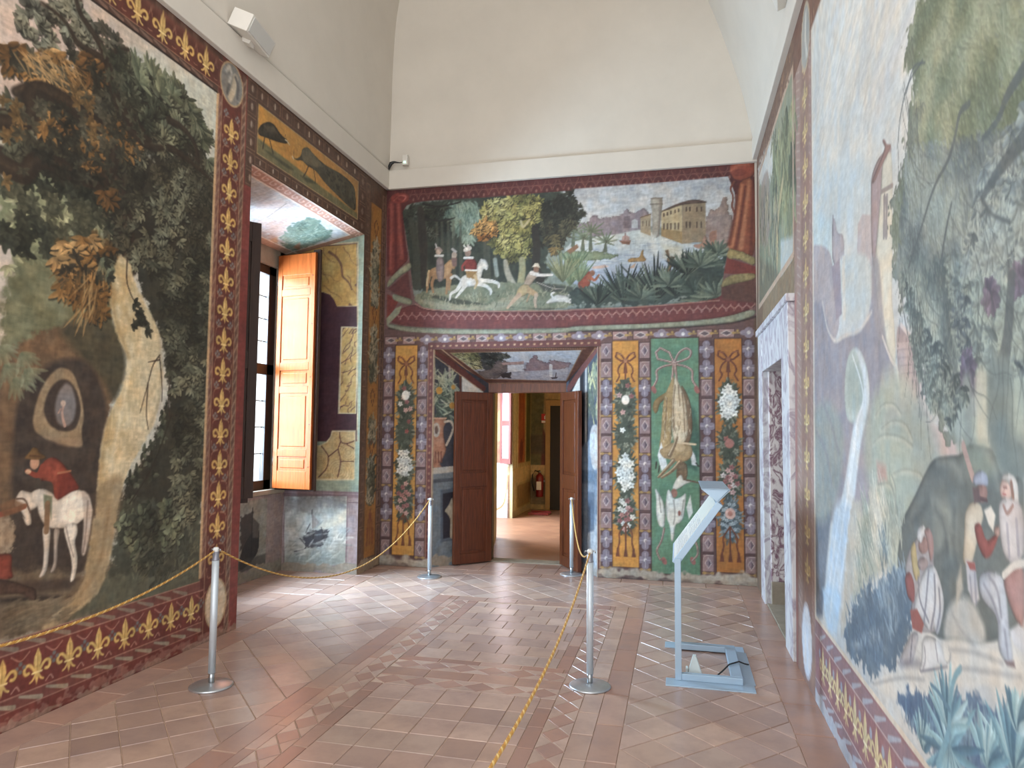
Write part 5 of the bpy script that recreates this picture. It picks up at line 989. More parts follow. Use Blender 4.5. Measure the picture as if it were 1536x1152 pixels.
# lower red border and fringe of the tapestry
red = c7(235, 905, 300, 942, 600, 952, 1152, 946)+c8(0, 940, 400, 928, 890, 882, 900, 800, 1000, 840, 1090, 860, 1090, 930, 900, 990, 500, 1020, 0, 1036)+c7(1152, 1042, 600, 1052, 200, 1036, 85, 1010, 140, 940)
B.poly(red, (112, 56, 54), soft=.006, mot=(96, 46, 46), ms=.1)
def arcs():
    for i in range(46):
        q = c7(130+i*47, 1010); x, y = q[0]; y += (900-x)*.0 if x < 860 else (860-x)*.055
        for s_ in (0, 1):
            th = np.linspace(0, PI, 8); B.line([(x+(s_*6)+5.5*math.cos(t), y-4-7*math.sin(t) if not s_ else y-14+6*math.sin(t)) for t in th], .009, (164, 120, 108), a=.75)
masked(B, red, arcs)
B.line(c7(240, 905, 300, 940, 600, 950, 1152, 945)+c8(0, 940, 400, 926, 880, 885), .014, (150, 104, 92))
hem = c7(72, 1015, 200, 1040, 600, 1054, 1152, 1044)+c8(0, 1036, 500, 1020, 900, 988, 1088, 930, 1088, 975, 950, 1020, 500, 1050, 0, 1066)+c7(1152, 1076, 500, 1086, 200, 1074, 90, 1045); B.poly(hem, (128, 130, 108), soft=.008, mot=(156, 156, 132), ms=.04)
B.line(c7(90, 1048, 200, 1078, 500, 1090, 1152, 1080)+c8(0, 1070, 500, 1054, 950, 1026, 1088, 980), .03, (52, 40, 38), a=.8, soft=.02)
# curtains
CUR = (116, 52, 46)
B.poly(c7(80, 300, 160, 300, 172, 400, 185, 560, 205, 650, 160, 690, 85, 770, 75, 500), CUR, soft=.01); B.poly(c7(80, 850, 150, 880, 130, 920, 78, 1000), CUR, soft=.01); B.poly(c7(85, 820, 200, 720, 222, 900, 130, 850), (96, 52, 50), soft=.02)
for p in (c7(105, 330, 105, 500, 95, 700), c7(145, 320, 150, 480, 165, 640)): B.line(p, (.02, .05), (166, 84, 70), a=.6, soft=.03)
for p in (c7(125, 330, 130, 500, 130, 700), c7(90, 360, 85, 560, 85, 740), c7(168, 420, 185, 640)): B.line(p, (.016, .04), (88, 34, 34), a=.7, soft=.02)
B.poly(c7(80, 775, 150, 705, 215, 660, 222, 705, 150, 745, 80, 820), (134, 134, 106), soft=.01, mot=(158, 154, 122), ms=.03); B.poly(c7(110, 845, 160, 860, 225, 880, 222, 915, 160, 900, 110, 880), (128, 130, 106), soft=.01); B.poly(c7(75, 990, 130, 930, 165, 915, 150, 960, 80, 1030), (130, 132, 108), soft=.01)
B.poly(c7(95, 290, 130, 265, 180, 262, 212, 280, 205, 315, 160, 330, 110, 325), (138, 58, 50), soft=.01); B.line(c7(120, 310, 150, 280, 195, 285, 170, 315, 145, 300), .018, (186, 100, 84), a=.8); B.oval(c7(150, 300)[0], .07, .04, (96, 36, 34), a=.5)
CO = (134, 70, 48)
B.poly(c8(1000, 190, 1090, 170, 1090, 650, 1010, 600, 925, 590, 955, 470, 975, 300), CO, soft=.012); B.poly(c8(925, 640, 1088, 690, 1088, 740, 905, 730, 915, 690), (116, 52, 46), soft=.01); B.poly(c8(890, 800, 1090, 750, 1090, 900, 900, 880), (92, 60, 52), soft=.03)
for p in (c8(1050, 200, 1030, 380, 1000, 580), c8(1010, 220, 985, 400, 950, 570)): B.line(p, (.03, .07), (190, 122, 82), a=.65, soft=.03)
for p in (c8(1075, 200, 1070, 420, 1060, 620), c8(1030, 230, 1005, 420, 975, 580), c8(990, 220, 965, 420, 935, 560)): B.line(p, (.02, .05), (92, 42, 34), a=.7, soft=.025)
B.poly(c8(930, 588, 1000, 598, 1088, 640, 1088, 690, 1000, 650, 920, 640), (156, 138, 88), soft=.008, rag=.008, mot=(124, 108, 66), ms=.025); B.poly(c8(905, 760, 960, 735, 1088, 725, 1088, 765, 960, 790, 885, 815), (146, 130, 86), soft=.01, mot=(118, 102, 64), ms=.025)
B.poly(c8(935, 120, 960, 85, 1030, 78, 1090, 90, 1088, 160, 1020, 195, 960, 190), (140, 66, 48), soft=.01); B.line(c8(950, 140, 990, 100, 1050, 100), .04, (172, 96, 70), a=.6, soft=.03); B.oval(c8(990, 150)[0], .09, .04, (104, 44, 36), a=.5); B.line(c8(965, 200, 940, 240, 962, 290, 950, 340, 965, 380), .02, (112, 60, 46))

# lower zone: jewelled bands, garland panels
LOW = 2.885
B.rect(-3.6, .95, 0, 2.70, (92, 66, 64), mot=(78, 54, 54), ms=.1)
B.poly([(-3.6, 2.66), (.95, 2.66), (.95, 2.92)]+[(.6, 2.84), (.1, 2.805), (-1.2, 2.785), (-2.6, 2.795), (-3.2, 2.84), (-3.6, 2.90)], (100, 72, 68), uv=True, soft=.004)
def quatre(u, v, s_=.098, c_=(124, 112, 122)):
    for k in (1.12, 1.):
        cc = (76, 52, 60) if k > 1 else c_
        for dx, dy in ((s_*.5, 0), (-s_*.5, 0), (0, s_*.62), (0, -s_*.62)): B.oval((u+dx, v+dy), s_*.42*k, s_*.42*k, cc, uv=True, soft=.005)
        B.oval((u, v), s_*.5*k, s_*.55*k, cc, uv=True, soft=.005)
    B.line([(u-s_*.7, v), (u+s_*.7, v)], .012, (166, 152, 160), uv=True, a=.7); B.line([(u, v-s_*.8), (u, v+s_*.8)], .012, (166, 152, 160), uv=True, a=.7); B.oval((u, v), .018, .02, (206, 196, 190), uv=True, soft=.006); B.oval((u+.008, v-.008), .012, .014, (100, 84, 92), uv=True, soft=.006, a=.7)
def jewel(u, v, w_=.064, h=.096, c_=(138, 110, 108)):
    B.rect(u-w_, u+w_, v-h, v+h, (72, 48, 48)); B.rect(u-w_+.008, u+w_-.008, v-h+.008, v+h-.008, c_); B.line([(u-w_+.01, v-h+.01), (u-w_+.01, v+h-.01), (u+w_-.01, v+h-.01)], .006, (186, 162, 152), uv=True, a=.7)
    B.poly([(u, v+h*.66), (u+w_*.62, v), (u, v-h*.66), (u-w_*.62, v)], (176, 156, 150), uv=True, soft=.004); B.poly([(u, v+h*.5), (u+w_*.46, v), (u, v-h*.5)], (92, 76, 84), uv=True, soft=.004); B.poly([(u, v+h*.5), (u, v-h*.5), (u-w_*.46, v)], (128, 106, 112), uv=True, soft=.004)
def link(u, v): 
    for dx in (-.042, .042): B.oval((u+dx, v), .022, .016, (172, 136, 74), uv=True, soft=.005, a=.85)
    B.rect(u-.06, u+.06, v-.008, v+.008, (158, 124, 70), a=.75)
def column(u, v0, v1, ph=0):
    step = .213; n_ = int((v1-v0)/step); 
    for i in range(n_+1):
        v = v1-.10-i*step
        if v < v0: break
        (jewel if ((i+ph) // 2) % 2 else quatre)(u, v)
        if (i+ph) % 2: link(u, v-step/2)
i = 0; u = -3.45
while u < .82:
    if (i // 2) % 2 == 0: 
        B.rect(u-.09, u+.09, 2.69, 2.79, (74, 50, 48)); B.rect(u-.08, u+.08, 2.696, 2.784, (150, 116, 110)); B.poly([(u-.07, 2.74), (u, 2.775), (u+.07, 2.74), (u, 2.705)], (186, 168, 158), uv=True); B.poly([(u-.05, 2.74), (u, 2.765), (u+.05, 2.74), (u, 2.715)], (92, 78, 82), uv=True)
    else:
        for dx, dy in ((.05, 0), (-.05, 0), (0, .03), (0, -.03)): B.oval((u+dx, 2.74+dy), .042, .03, (136, 122, 132), uv=True, soft=.006)
        B.oval((u, 2.74), .02, .02, (204, 194, 188), uv=True)
    link(u+.117, 2.74); B.oval((u+.117, 2.763), .014, .014, (164, 130, 72), uv=True); i += 1; u += .234
for cu, ph in ((-3.475, 0), (-3.03, 0), (-.80, 2), (-.365, 2), (.31, 0), (.755, 0)): column(cu, .14, 2.66, ph)
def bow(u, v, c_, hi, s_=1.):
    for sg in (-1, 1):
        B.line([(u, v), (u+sg*.05*s_, v+.07*s_), (u+sg*.10*s_, v+.09*s_), (u+sg*.11*s_, v+.04*s_), (u+sg*.05*s_, v-.005*s_), (u, v)], .02*s_, c_, uv=True); B.line([(u+sg*.04*s_, v+.07*s_), (u+sg*.10*s_, v+.085*s_)], .01*s_, hi, uv=True)
        B.line([(u, v), (u+sg*.07*s_, v-.06*s_), (u+sg*.09*s_, v-.13*s_), (u+sg*.06*s_, v-.17*s_), (u+sg*.10*s_, v-.24*s_)], .018*s_, c_, uv=True); B.line([(u, v), (u+sg*.015*s_, v-.14*s_)], .018*s_, c_, uv=True)
    B.oval((u, v), .022*s_, .026*s_, hi, uv=True)
def bunch(u, v, rx_, ry_, leafc, flc, nf, fs=.03):
    th = np.linspace(0, 2*PI, 20); reg = [(u+rx_*math.cos(t), v+ry_*math.sin(t)) for t in th]
    B.oval((u+.02, v-.03), rx_*.95, ry_*.95, (96, 62, 34), uv=True, soft=.04, a=.5); B.poly(reg, leafc[0], uv=True, rag=.025, rs=.03, soft=.015)
    for k in range(46): t = B.r.random()*2*PI; rr = .55+.4*B.r.random(); x, y = u+rx_*rr*math.cos(t), v+ry_*rr*math.sin(t); q = B.P([(x, y)], True)[0]; B.leaf(q[0], q[1], t+(B.r.random()-.5), .06*B.m, .011*B.m, np.array(leafc[B.r.integers(len(leafc))], float), .9)
    for k in range(nf):
        t = k*2.4; rr = .75*math.sqrt((k+.3)/nf); x, y = u+rx_*rr*math.cos(t), v+ry_*rr*math.sin(t); c_ = np.array(flc[B.r.integers(len(flc))], float)
        for j in range(5): q = B.P([(x, y)], True)[0]; B.leaf(q[0], q[1], t+j*2*PI/5, fs*B.m, fs*.36*B.m, c_+(B.r.random()-.5)*24, .95)
        B.oval((x, y), fs*.22, fs*.22, c_*.75, uv=True)
GRN = [(70, 76, 62), (96, 102, 84), (126, 128, 108), (58, 62, 52)]; WH = [(222, 218, 206), (200, 200, 192)]; PKF = [(178, 120, 112), (196, 150, 140), (150, 92, 88)]; BLU = [(128, 142, 150), (156, 168, 172)]
def hanging(u0, u1, col, c2_, bowc, bunches):
    B.rect(u0-.008, u1+.008, .12, 2.685, (70, 44, 36)); B.rect(u0, u1, .13, 2.675, col, mot=c2_, ms=.3); uc = (u0+u1)/2
    bow(uc, 2.45, bowc[0], bowc[1]); B.line([(uc, 2.4), (uc, .6)], .015, bowc[0], uv=True)
    for v, ry_, lf, fl, nf, fs in bunches: bunch(uc, v, .115, ry_, lf, fl, nf, fs)
    for du in (-.08, 0, .08): B.line([(uc, .62), (uc+du, .5), (uc+du*.8, .42), (uc+du*1.1, .32)], (.014, .02), bowc[0], uv=True); B.poly([(uc+du*1.1-.01, .34), (uc+du*1.1+.01, .34), (uc+du*1.1+.024, .24), (uc+du*1.1-.024, .24)], bowc[0], uv=True)
hanging(-3.385, -3.105, (196, 138, 58), (178, 122, 54), ((112, 62, 40), (150, 92, 56)), [(1.98, .24, GRN, PKF+WH, 7, .035), (1.62, .22, GRN, [(150, 80, 74), (90, 96, 80)], 4, .03), (1.22, .24, GRN, WH, 16, .045), (.80, .28, GRN, PKF, 13, .035)])
B.oval((-3.245, 2.06), .05, .06, (224, 218, 204), uv=True)
hanging(-.725, -.435, (198, 134, 54), (178, 116, 48), ((108, 60, 40), (156, 104, 70)), [(1.99, .25, GRN, PKF+GRN, 12, .035), (1.60, .22, GRN, WH[:1]+GRN, 5, .035), (1.17, .26, GRN, WH, 20, .045), (.72, .24, GRN, PKF+WH, 16, .035)])
B.oval((-.58, 2.0), .045, .055, (226, 210, 192), uv=True)
hanging(.40, .685, (174, 108, 46), (150, 92, 42), ((104, 56, 38), (140, 86, 58)), [(1.97, .24, GRN, WH, 22, .045), (1.52, .22, GRN, [(160, 98, 88)]+GRN, 6, .035), (1.12, .22, GRN, PKF+[(206, 190, 180)], 14, .035), (.70, .25, [(72, 84, 88), (104, 116, 118), (126, 136, 138)], BLU, 26, .025)])
B.oval((.545, 1.52), .05, .05, (168, 108, 96), uv=True); B.oval((.545, .76), .055, .06, (206, 166, 152), uv=True); B.oval((.545, .76), .025, .03, (180, 120, 106), uv=True)
# green panel with hanging game
B.rect(-.305, .235, .07, 2.705, (66, 44, 40)); B.rect(-.295, .225, .08, 2.695, (84, 120, 92), mot=(98, 134, 104), ms=.25)
RB = (120, 92, 84); RBH = (190, 164, 150); g3 = crop(555, 480, 2.56)
for p in (g3(1168, 165, 1150, 125, 1115, 108, 1098, 125, 1105, 150, 1140, 158, 1168, 165), g3(1168, 165, 1185, 125, 1215, 106, 1235, 120, 1228, 145, 1195, 158, 1170, 165), g3(1165, 170, 1125, 178, 1097, 195, 1105, 225, 1090, 255), g3(1172, 170, 1215, 178, 1240, 195, 1236, 230, 1255, 258), g3(1166, 170, 1160, 230), g3(1172, 170, 1178, 232)): B.line(p, .026, RB); B.line([(x-.7, y-.7) for x, y in p], .009, RBH, a=.9)
for x, y in ((1090, 268), (1255, 268), (1130, 925), (1240, 925)): B.oval(g3(x, y)[0], .026, .045, (150, 92, 84), ang=.4)
B.poly(g3(1205, 290, 1250, 350, 1268, 450, 1255, 580, 1215, 560), (50, 76, 64), a=.7, soft=.04)
B.poly(g3(1096, 362, 1084, 340, 1090, 310, 1115, 290, 1140, 275, 1150, 285, 1130, 305, 1112, 322, 1106, 350), (134, 106, 64), soft=.008)
B.poly(g3(1168, 205, 1150, 250, 1130, 290, 1122, 360, 1118, 440, 1108, 500, 1135, 530, 1158, 480, 1160, 380, 1172, 290), (160, 128, 80), soft=.01, mot=(184, 154, 106), ms=.05)
B.poly(g3(1190, 240, 1215, 275, 1232, 320, 1240, 410, 1230, 470, 1205, 480, 1215, 380), (118, 92, 66), soft=.01)
B.poly(g3(1172, 205, 1185, 240, 1208, 290, 1218, 360, 1222, 440, 1205, 480, 1170, 478, 1158, 420, 1160, 330, 1165, 260), (196, 172, 136), soft=.01, mot=(216, 196, 164), ms=.05)
for p in (g3(1172, 250, 1164, 330, 1168, 420), g3(1140, 300, 1136, 380, 1130, 460), g3(1198, 280, 1206, 350, 1208, 430), g3(1184, 250, 1190, 330)): B.line(p, .012, (104, 80, 58), a=.75, soft=.008)
B.leaves(g3(1120, 290, 1235, 300, 1230, 470, 1115, 500), 120, .05, .004, [(120, 92, 62), (212, 192, 158), (150, 120, 82)], ang=-PI/2, spread=.4, a=.6)
B.poly(g3(1104, 520, 1118, 470, 1130, 510, 1142, 560, 1120, 580), (200, 198, 192), soft=.008); B.poly(g3(1226, 480, 1248, 520, 1256, 560, 1236, 556), (192, 190, 184), soft=.008)
B.poly(g3(1108, 500, 1135, 486, 1160, 470, 1200, 470, 1236, 480, 1240, 520, 1215, 545, 1180, 545, 1150, 535, 1125, 530), (150, 120, 80), soft=.01, mot=(178, 148, 106), ms=.04); B.oval(g3(1190, 490)[0], .06, .045, (176, 146, 106)); B.line(g3(1175, 470, 1250, 478), .022, (196, 170, 134))
for p in (g3(1165, 540, 1140, 570, 1108, 604), g3(1190, 545, 1160, 580, 1120, 606), g3(1150, 520, 1170, 480, 1180, 450)): B.line(p, (.05, .022), (116, 90, 64)); B.line([(x-1, y-1) for x, y in p], (.018, .008), (190, 164, 128), a=.8)
for p in (g3(1100, 545, 1098, 570), g3(1112, 560, 1108, 585), g3(1252, 550, 1262, 562)): B.line(p, .014, (52, 46, 40))
B.poly(g3(1180, 545, 1215, 545, 1222, 590, 1208, 630, 1190, 650, 1175, 610), (104, 82, 58), soft=.01, mot=(136, 110, 80), ms=.03); B.poly(g3(1160, 645, 1176, 610, 1195, 590, 1205, 615, 1245, 620, 1215, 628, 1190, 645, 1172, 655), (206, 200, 184), soft=.008); B.oval(g3(1168, 665)[0], .035, .05, (140, 96, 80)); B.line(g3(1205, 612, 1262, 625), .02, (92, 74, 58))
B.poly(g3(1093, 640, 1110, 665, 1128, 700, 1134, 760, 1130, 800, 1108, 790, 1098, 740, 1100, 690), (206, 204, 192), soft=.01); B.poly(g3(1142, 650, 1155, 655, 1166, 690, 1195, 680, 1215, 660, 1212, 700, 1205, 760, 1190, 780, 1172, 785, 1166, 850, 1156, 850, 1152, 790, 1138, 760, 1136, 700), (212, 210, 198), soft=.01, mot=(190, 188, 178), ms=.06); B.poly(g3(1215, 720, 1230, 672, 1240, 740, 1225, 765), (190, 188, 178), soft=.01)
for p in (g3(1166, 692, 1172, 740, 1166, 785), g3(1110, 670, 1118, 740), g3(1205, 690, 1196, 750), g3(1136, 700, 1130, 780)): B.line(p, .014, (128, 124, 116), a=.75)
B.oval(g3(1188, 742)[0], .016, .03, (130, 76, 66))
for p in (g3(1130, 800, 1120, 850, 1098, 885, 1115, 920), g3(1225, 800, 1255, 860, 1262, 900, 1238, 925)): B.line(p, .022, RB); B.line([(x-.6, y-.6) for x, y in p], .008, RBH, a=.8)
# red moulding round the door recess, worn plaster base
for a_, b_ in ((-2.965, -2.885), (-.895, -.86)): B.rect(a_, b_, .1, 2.69, (108, 58, 54)); B.rect(a_+.006, a_+.012, .1, 2.69, (160, 122, 92)); B.rect(b_-.01, b_-.002, .1, 2.62, (190, 160, 120))
B.rect(-2.965, -.86, 2.615, 2.70, (100, 54, 50))
for i in range(26): B.oval((-2.92+i*.08, 2.66), .016, .012, (170, 130, 96), uv=True, soft=.006)
for i in range(30): B.oval((-2.925, .2+i*.083), .012, .016, (164, 122, 90), uv=True, soft=.006, a=.8)
B.rect(-3.6, .95, 0, .10, (166, 152, 134), rag=.05, rs=.12, soft=.03); B.rect(-3.6, .95, 0, .03, (140, 124, 108), rag=.02, rs=.1, soft=.02, a=.7)
B.poly([(.80, .1), (.9, .1), (.9, 2.9), (.82, 2.9)], (98, 74, 58), uv=True, soft=.02)
B.age(.07, .07)
wb_ = wall_back
B.panel('tapestry_fresco', FRESCO, wb_, rect=(XL, .845, 2.90, 4.665), label='fresco of a hunt painted as a tapestry with red curtains')
B.panel('painted_panel', FRESCO, wb_, rect=(XL, DX0, 0, 2.90), label='orange garland panel left of the door')
B.panel('painted_panel', FRESCO, wb_, rect=(DX1, .845, 0, 2.90), label='green panel of hanging game between orange garland panels')
B.panel('painted_panel', FRESCO, wb_, rect=(DX0, DX1, DZ, 2.90), label='jewelled band above the door recess')

# ------------------------------------------------------------------ door recess: reveals and painted soffit
e1 = crop(640, 500, 5.689)
du_ = np.array([IX0-DX0, IY-YB, 0]); lu = np.linalg.norm(du_); du_ /= lu
DL = Fresco((DX0, YB, 0), du_, (0, 0, 1), -.02, lu+.02, 0, 2.7, 190, (58, 58, 66), seed=41)
DL.rect(-.05, lu+.05, 0, 2.75, (58, 58, 66), mot=(74, 72, 80), ms=.1)
DL.poly(e1(185, 270, 205, 270, 205, 380, 185, 380), (170, 156, 150)); DL.rect(.42, .47, 0, 2.6, (96, 60, 52))
DL.leaves(d1(255, 240, 350, 240, 356, 400, 300, 420, 255, 410), 190, .16, .011, [(70, 82, 72), (104, 118, 102), (140, 150, 128), (162, 166, 142)], ang=PI/2, spread=2.6); DL.oval(d1(284, 305)[0], .045, .045, (196, 142, 62)); DL.oval(d1(340, 370)[0], .04, .04, (180, 130, 60)); DL.oval(d1(345, 290)[0], .03, .03, (190, 140, 66))
DL.poly(d1(252, 425, 310, 425, 316, 440, 300, 470, 308, 530, 316, 560, 300, 600, 285, 620, 300, 640, 255, 645, 248, 560), (164, 112, 88), soft=.008, mot=(190, 146, 120), ms=.05); DL.line(d1(308, 440, 335, 435, 348, 465, 330, 510, 315, 540), .03, (186, 168, 146)); DL.oval(d1(272, 475)[0], .05, .09, (176, 166, 154)); DL.oval(d1(272, 475)[0], .025, .05, (90, 66, 60), a=.8)
for x in (258, 268, 280, 292): DL.line(d1(x, 570, x+2, 615), .016, (112, 66, 56))
DL.line(d1(250, 425, 314, 425), .02, (190, 150, 124))
DL.poly(d1(245, 645, 356, 640, 356, 1070, 235, 1075), (104, 114, 122), mot=(124, 132, 138), ms=.1); DL.poly(d1(245, 640, 356, 630, 356, 655, 245, 668), (180, 172, 160)); DL.poly(d1(245, 690, 356, 680, 356, 695, 245, 706), (78, 84, 94)); DL.poly(d1(290, 735, 356, 725, 356, 950, 290, 960), (84, 92, 104)); DL.poly(d1(300, 750, 356, 740, 356, 935, 300, 945), (46, 42, 50))
DL.poly(d1(305, 825, 325, 800, 340, 760, 348, 800, 352, 860, 345, 950, 328, 940, 334, 860, 318, 835), (176, 158, 132), soft=.008); DL.rect(-.05, lu+.05, 0, .12, (150, 138, 122), rag=.04, rs=.1)
DL.poly(e1(300, 360, 480, 470, 480, 620, 300, 520), (212, 204, 192), soft=.01); DL.line(e1(285, 350, 290, 500), .03, (96, 60, 52)); DL.line(e1(30, 120, 480, 470), .075, (104, 56, 50)); DL.line(e1(40, 175, 470, 490), .012, (170, 140, 110)); DL.rect(-.02, .02, 0, 2.7, (176, 150, 120), a=.8)
DL.age(.06, .06); qd = lambda: [(0, 0), (lu, 0), (lu, IZ), (0, DZ)]
DL.panel('painted_reveal', FRESCO, wall_back, quad=qd(), n=(70, 230), off=.003 if DL.N[1] < 0 else -.003, label='left door reveal painted with an urn of oranges on a grey pedestal')
du2 = np.array([IX1-DX1, IY-YB, 0]); lu2 = np.linalg.norm(du2); du2 /= lu2
DR = Fresco((DX1, YB, 0), du2, (0, 0, 1), -.02, lu2+.02, 0, 2.7, 190, (60, 64, 74), seed=42)
f3 = crop(840, 560, 3.6)
DR.rect(-.05, lu2+.05, 0, 2.75, (62, 68, 80), mot=(80, 86, 98), ms=.1); DR.rect(.33, .7, 0, 2.5, (40, 36, 40)); DR.rect(.26, .29, 1.3, 2.6, (176, 172, 166))
DR.leaves(f3(150, -40, 205, -90, 205, 180, 175, 230, 150, 160), 120, .13, .014, [(110, 118, 96), (150, 152, 116), (178, 172, 124), (92, 100, 88)], ang=-PI/2, spread=.7)
DR.poly(f3(115, 400, 215, 300, 215, 1100, 115, 1080), (108, 120, 136), soft=.03, mot=(138, 148, 160), ms=.12); DR.poly(f3(165, 310, 180, 275, 205, 280, 210, 370, 205, 520, 175, 520, 160, 380), (176, 178, 178), soft=.02, mot=(150, 134, 128), ms=.06); DR.poly(f3(115, 520, 215, 530, 215, 610, 115, 590), (86, 100, 118), a=.8, soft=.03); DR.poly(f3(150, 640, 185, 640, 185, 850, 150, 860), (80, 92, 110), a=.8, soft=.02)
DR.poly(f3(145, 860, 190, 850, 200, 800, 188, 770, 205, 765, 212, 830, 205, 900, 215, 1080, 130, 1080, 150, 960), (170, 172, 176), soft=.03, mot=(140, 146, 156), ms=.08); DR.rect(-.05, lu2+.05, 0, .1, (150, 146, 142), rag=.04, rs=.1)
DR.poly(e1(1240, 500, 1310, 360, 1310, 500), (206, 200, 190), soft=.02); DR.line(e1(1465, 110, 1215, 470), .09, (104, 56, 50)); DR.rect(-.02, .015, 0, 2.65, (150, 118, 96))
DR.age(.06, .06); DR.panel('painted_reveal', FRESCO, wall_back, quad=[(0, 0), (lu2, 0), (lu2, IZ), (0, DZ)], n=(60, 220), off=-.003 if DR.N[1] > 0 else .003, label='right door reveal painted with a pale heron and fountain')
dv_ = np.array([0, IY-YB, IZ-DZ]); lv = np.linalg.norm(dv_); dv_ /= lv
DS = Fresco((0, YB, DZ), (1, 0, 0), dv_, DX0-.05, DX1+.05, -.02, lv+.02, 220, (112, 76, 62), seed=43)
DS.rect(DX0-.1, DX1+.1, -.1, lv+.1, (110, 72, 60), mot=(92, 58, 50), ms=.06)
sc_ = e1(200, 165, 1325, 140, 1190, 405, 500, 388)
def vista():
    DS.poly(sc_, (150, 146, 152)); DS.poly(e1(640, 150, 1330, 130, 1280, 260, 640, 240), (166, 172, 182), mot=(186, 186, 188), ms=.1)
    DS.poly(e1(190, 160, 480, 160, 480, 280, 420, 310), (128, 124, 80), rag=.03, mot=(152, 148, 100)); clusters(DS, e1(220, 165, 470, 160, 460, 290, 400, 300), 50, 5, .06, .012, [(104, 102, 66), (140, 136, 90), (168, 160, 116)])
    DS.poly(e1(460, 160, 620, 165, 640, 230, 560, 330, 480, 300), (66, 66, 66), rag=.03, rs=.05, mot=(84, 82, 78)); clusters(DS, e1(470, 165, 740, 170, 640, 220, 560, 300), 40, 5, .06, .012, [(50, 52, 50), (72, 74, 68), (92, 90, 80)])
    DS.poly(e1(580, 240, 700, 230, 720, 300, 640, 380, 480, 390, 420, 320, 560, 310), (100, 88, 86), rag=.02, mot=(130, 114, 106)); DS.poly(e1(640, 250, 830, 236, 830, 262, 650, 270), (160, 128, 120)); DS.poly(e1(690, 270, 830, 265, 830, 320, 690, 330), (190, 186, 186))
    DS.poly(e1(820, 330, 870, 230, 930, 175, 960, 230, 1040, 260, 1060, 220, 1130, 240, 1230, 250, 1220, 290, 1060, 330, 900, 340), (134, 108, 112), rag=.02, rs=.03, mot=(158, 134, 132)); DS.poly(e1(720, 330, 1210, 300, 1190, 405, 900, 400, 720, 380), (172, 168, 174), soft=.02, mot=(150, 146, 154)); DS.line(e1(1060, 270, 1060, 360), .04, (206, 202, 200)); DS.poly(e1(1060, 375, 1120, 370, 1110, 385, 1070, 388), (70, 60, 64)); DS.line(e1(1100, 375, 1105, 335), .012, (80, 66, 66))
    DS.poly(e1(620, 340, 720, 330, 720, 380, 640, 380), (64, 56, 56), rag=.02)
masked(DS, sc_, vista); DS.line(sc_+sc_[:1], .012, (150, 116, 88))
for i in range(60):
    t = i/59; 
    for p in (e1(130+t*370, 135+t*300), e1(1440-t*225, 125+t*320)): DS.oval(p[0], .012, .012, (168, 134, 104), soft=.006)
    DS.oval(e1(500+t*700, 425)[0], .014, .014, (164, 134, 108), soft=.006, a=.8); DS.oval(e1(150+t*1200, 130)[0], .012, .012, (164, 124, 96), soft=.006, a=.8)
DS.age(.06, .06)
DS.panel('painted_soffit', FRESCO, wall_back, quad=[(DX0, 0), (DX1, 0), (IX1, lv), (IX0, lv)], n=(220, 110), off=.003 if DS.N[2] < 0 else -.003, label='sloping door soffit painted with a harbour view')

# ------------------------------------------------------------------ fresco of the right wall
R = Fresco((.815, 0, 0), (0, 1, 0), (.012, 0, 1), 1.2, 8.0, 0, 4.7, 230, (170, 172, 164), seed=51)
RM = 4.73                                      # mural edge
R.rect(1.2, RM, .5, 4.7, dict(c0=(206, 204, 194), c1=(182, 186, 186), p0=(3.6, 4.4), p1=(4.4, 2.7)), mot=(214, 208, 196), ms=.4)
R.leaves(r4(340, 100, 780, 0, 700, 600, 340, 700), 160, .6, .03, [(190, 190, 190), (216, 212, 202), (204, 198, 186), (186, 188, 192)], ang=1.2+PI/2, spread=.2, a=.14)
R.poly(r4(335, 760, 400, 720, 500, 700, 600, 690, 600, 930, 500, 1000, 335, 1000), (178, 188, 190), soft=.1, a=.8, mot=(192, 198, 198)); R.poly(r4(335, 900, 420, 960, 440, 1152, 335, 1152), (178, 194, 196), soft=.08, a=.8)
# hazy town and rock
PUR = (152, 144, 150); PUR2 = (172, 160, 160)
R.poly(r5(240, -40, 330, -30, 350, 90, 380, 300, 350, 390, 320, 330, 300, 220, 240, 240), PUR2, soft=.02, mot=PUR); R.poly(r4(428, 950, 440, 940, 450, 1010, 480, 1010, 480, 1152, 428, 1152), (170, 158, 160), soft=.01); R.poly(r4(540, 970, 560, 925, 600, 930, 600, 1152, 535, 1152), (182, 166, 162), soft=.01); R.line(r4(432, 940, 432, 1010), .03, (130, 118, 122))
R.poly(r5(240, 220, 290, 200, 310, 260, 330, 340, 355, 390, 400, 350, 460, 340, 510, 260, 520, 0, 600, 0, 600, 480, 640, 600, 690, 700, 760, 900, 740, 960, 600, 1000, 500, 1160, 240, 1160), PUR, soft=.03, mot=(134, 132, 142), ms=.2)
R.poly(r5(350, 50, 400, 0, 510, 0, 515, 200, 470, 290, 400, 300, 380, 200), (188, 192, 188), soft=.03); R.poly(r5(340, 60, 375, 20, 385, 260, 360, 290), (150, 136, 144), soft=.01); R.poly(r5(385, 10, 398, 10, 400, 290, 388, 290), (206, 196, 180), a=.8)
R.line(r5(300, 210, 320, 330, 355, 388, 400, 352, 460, 340, 512, 255), .018, (212, 200, 186), a=.8, soft=.02)
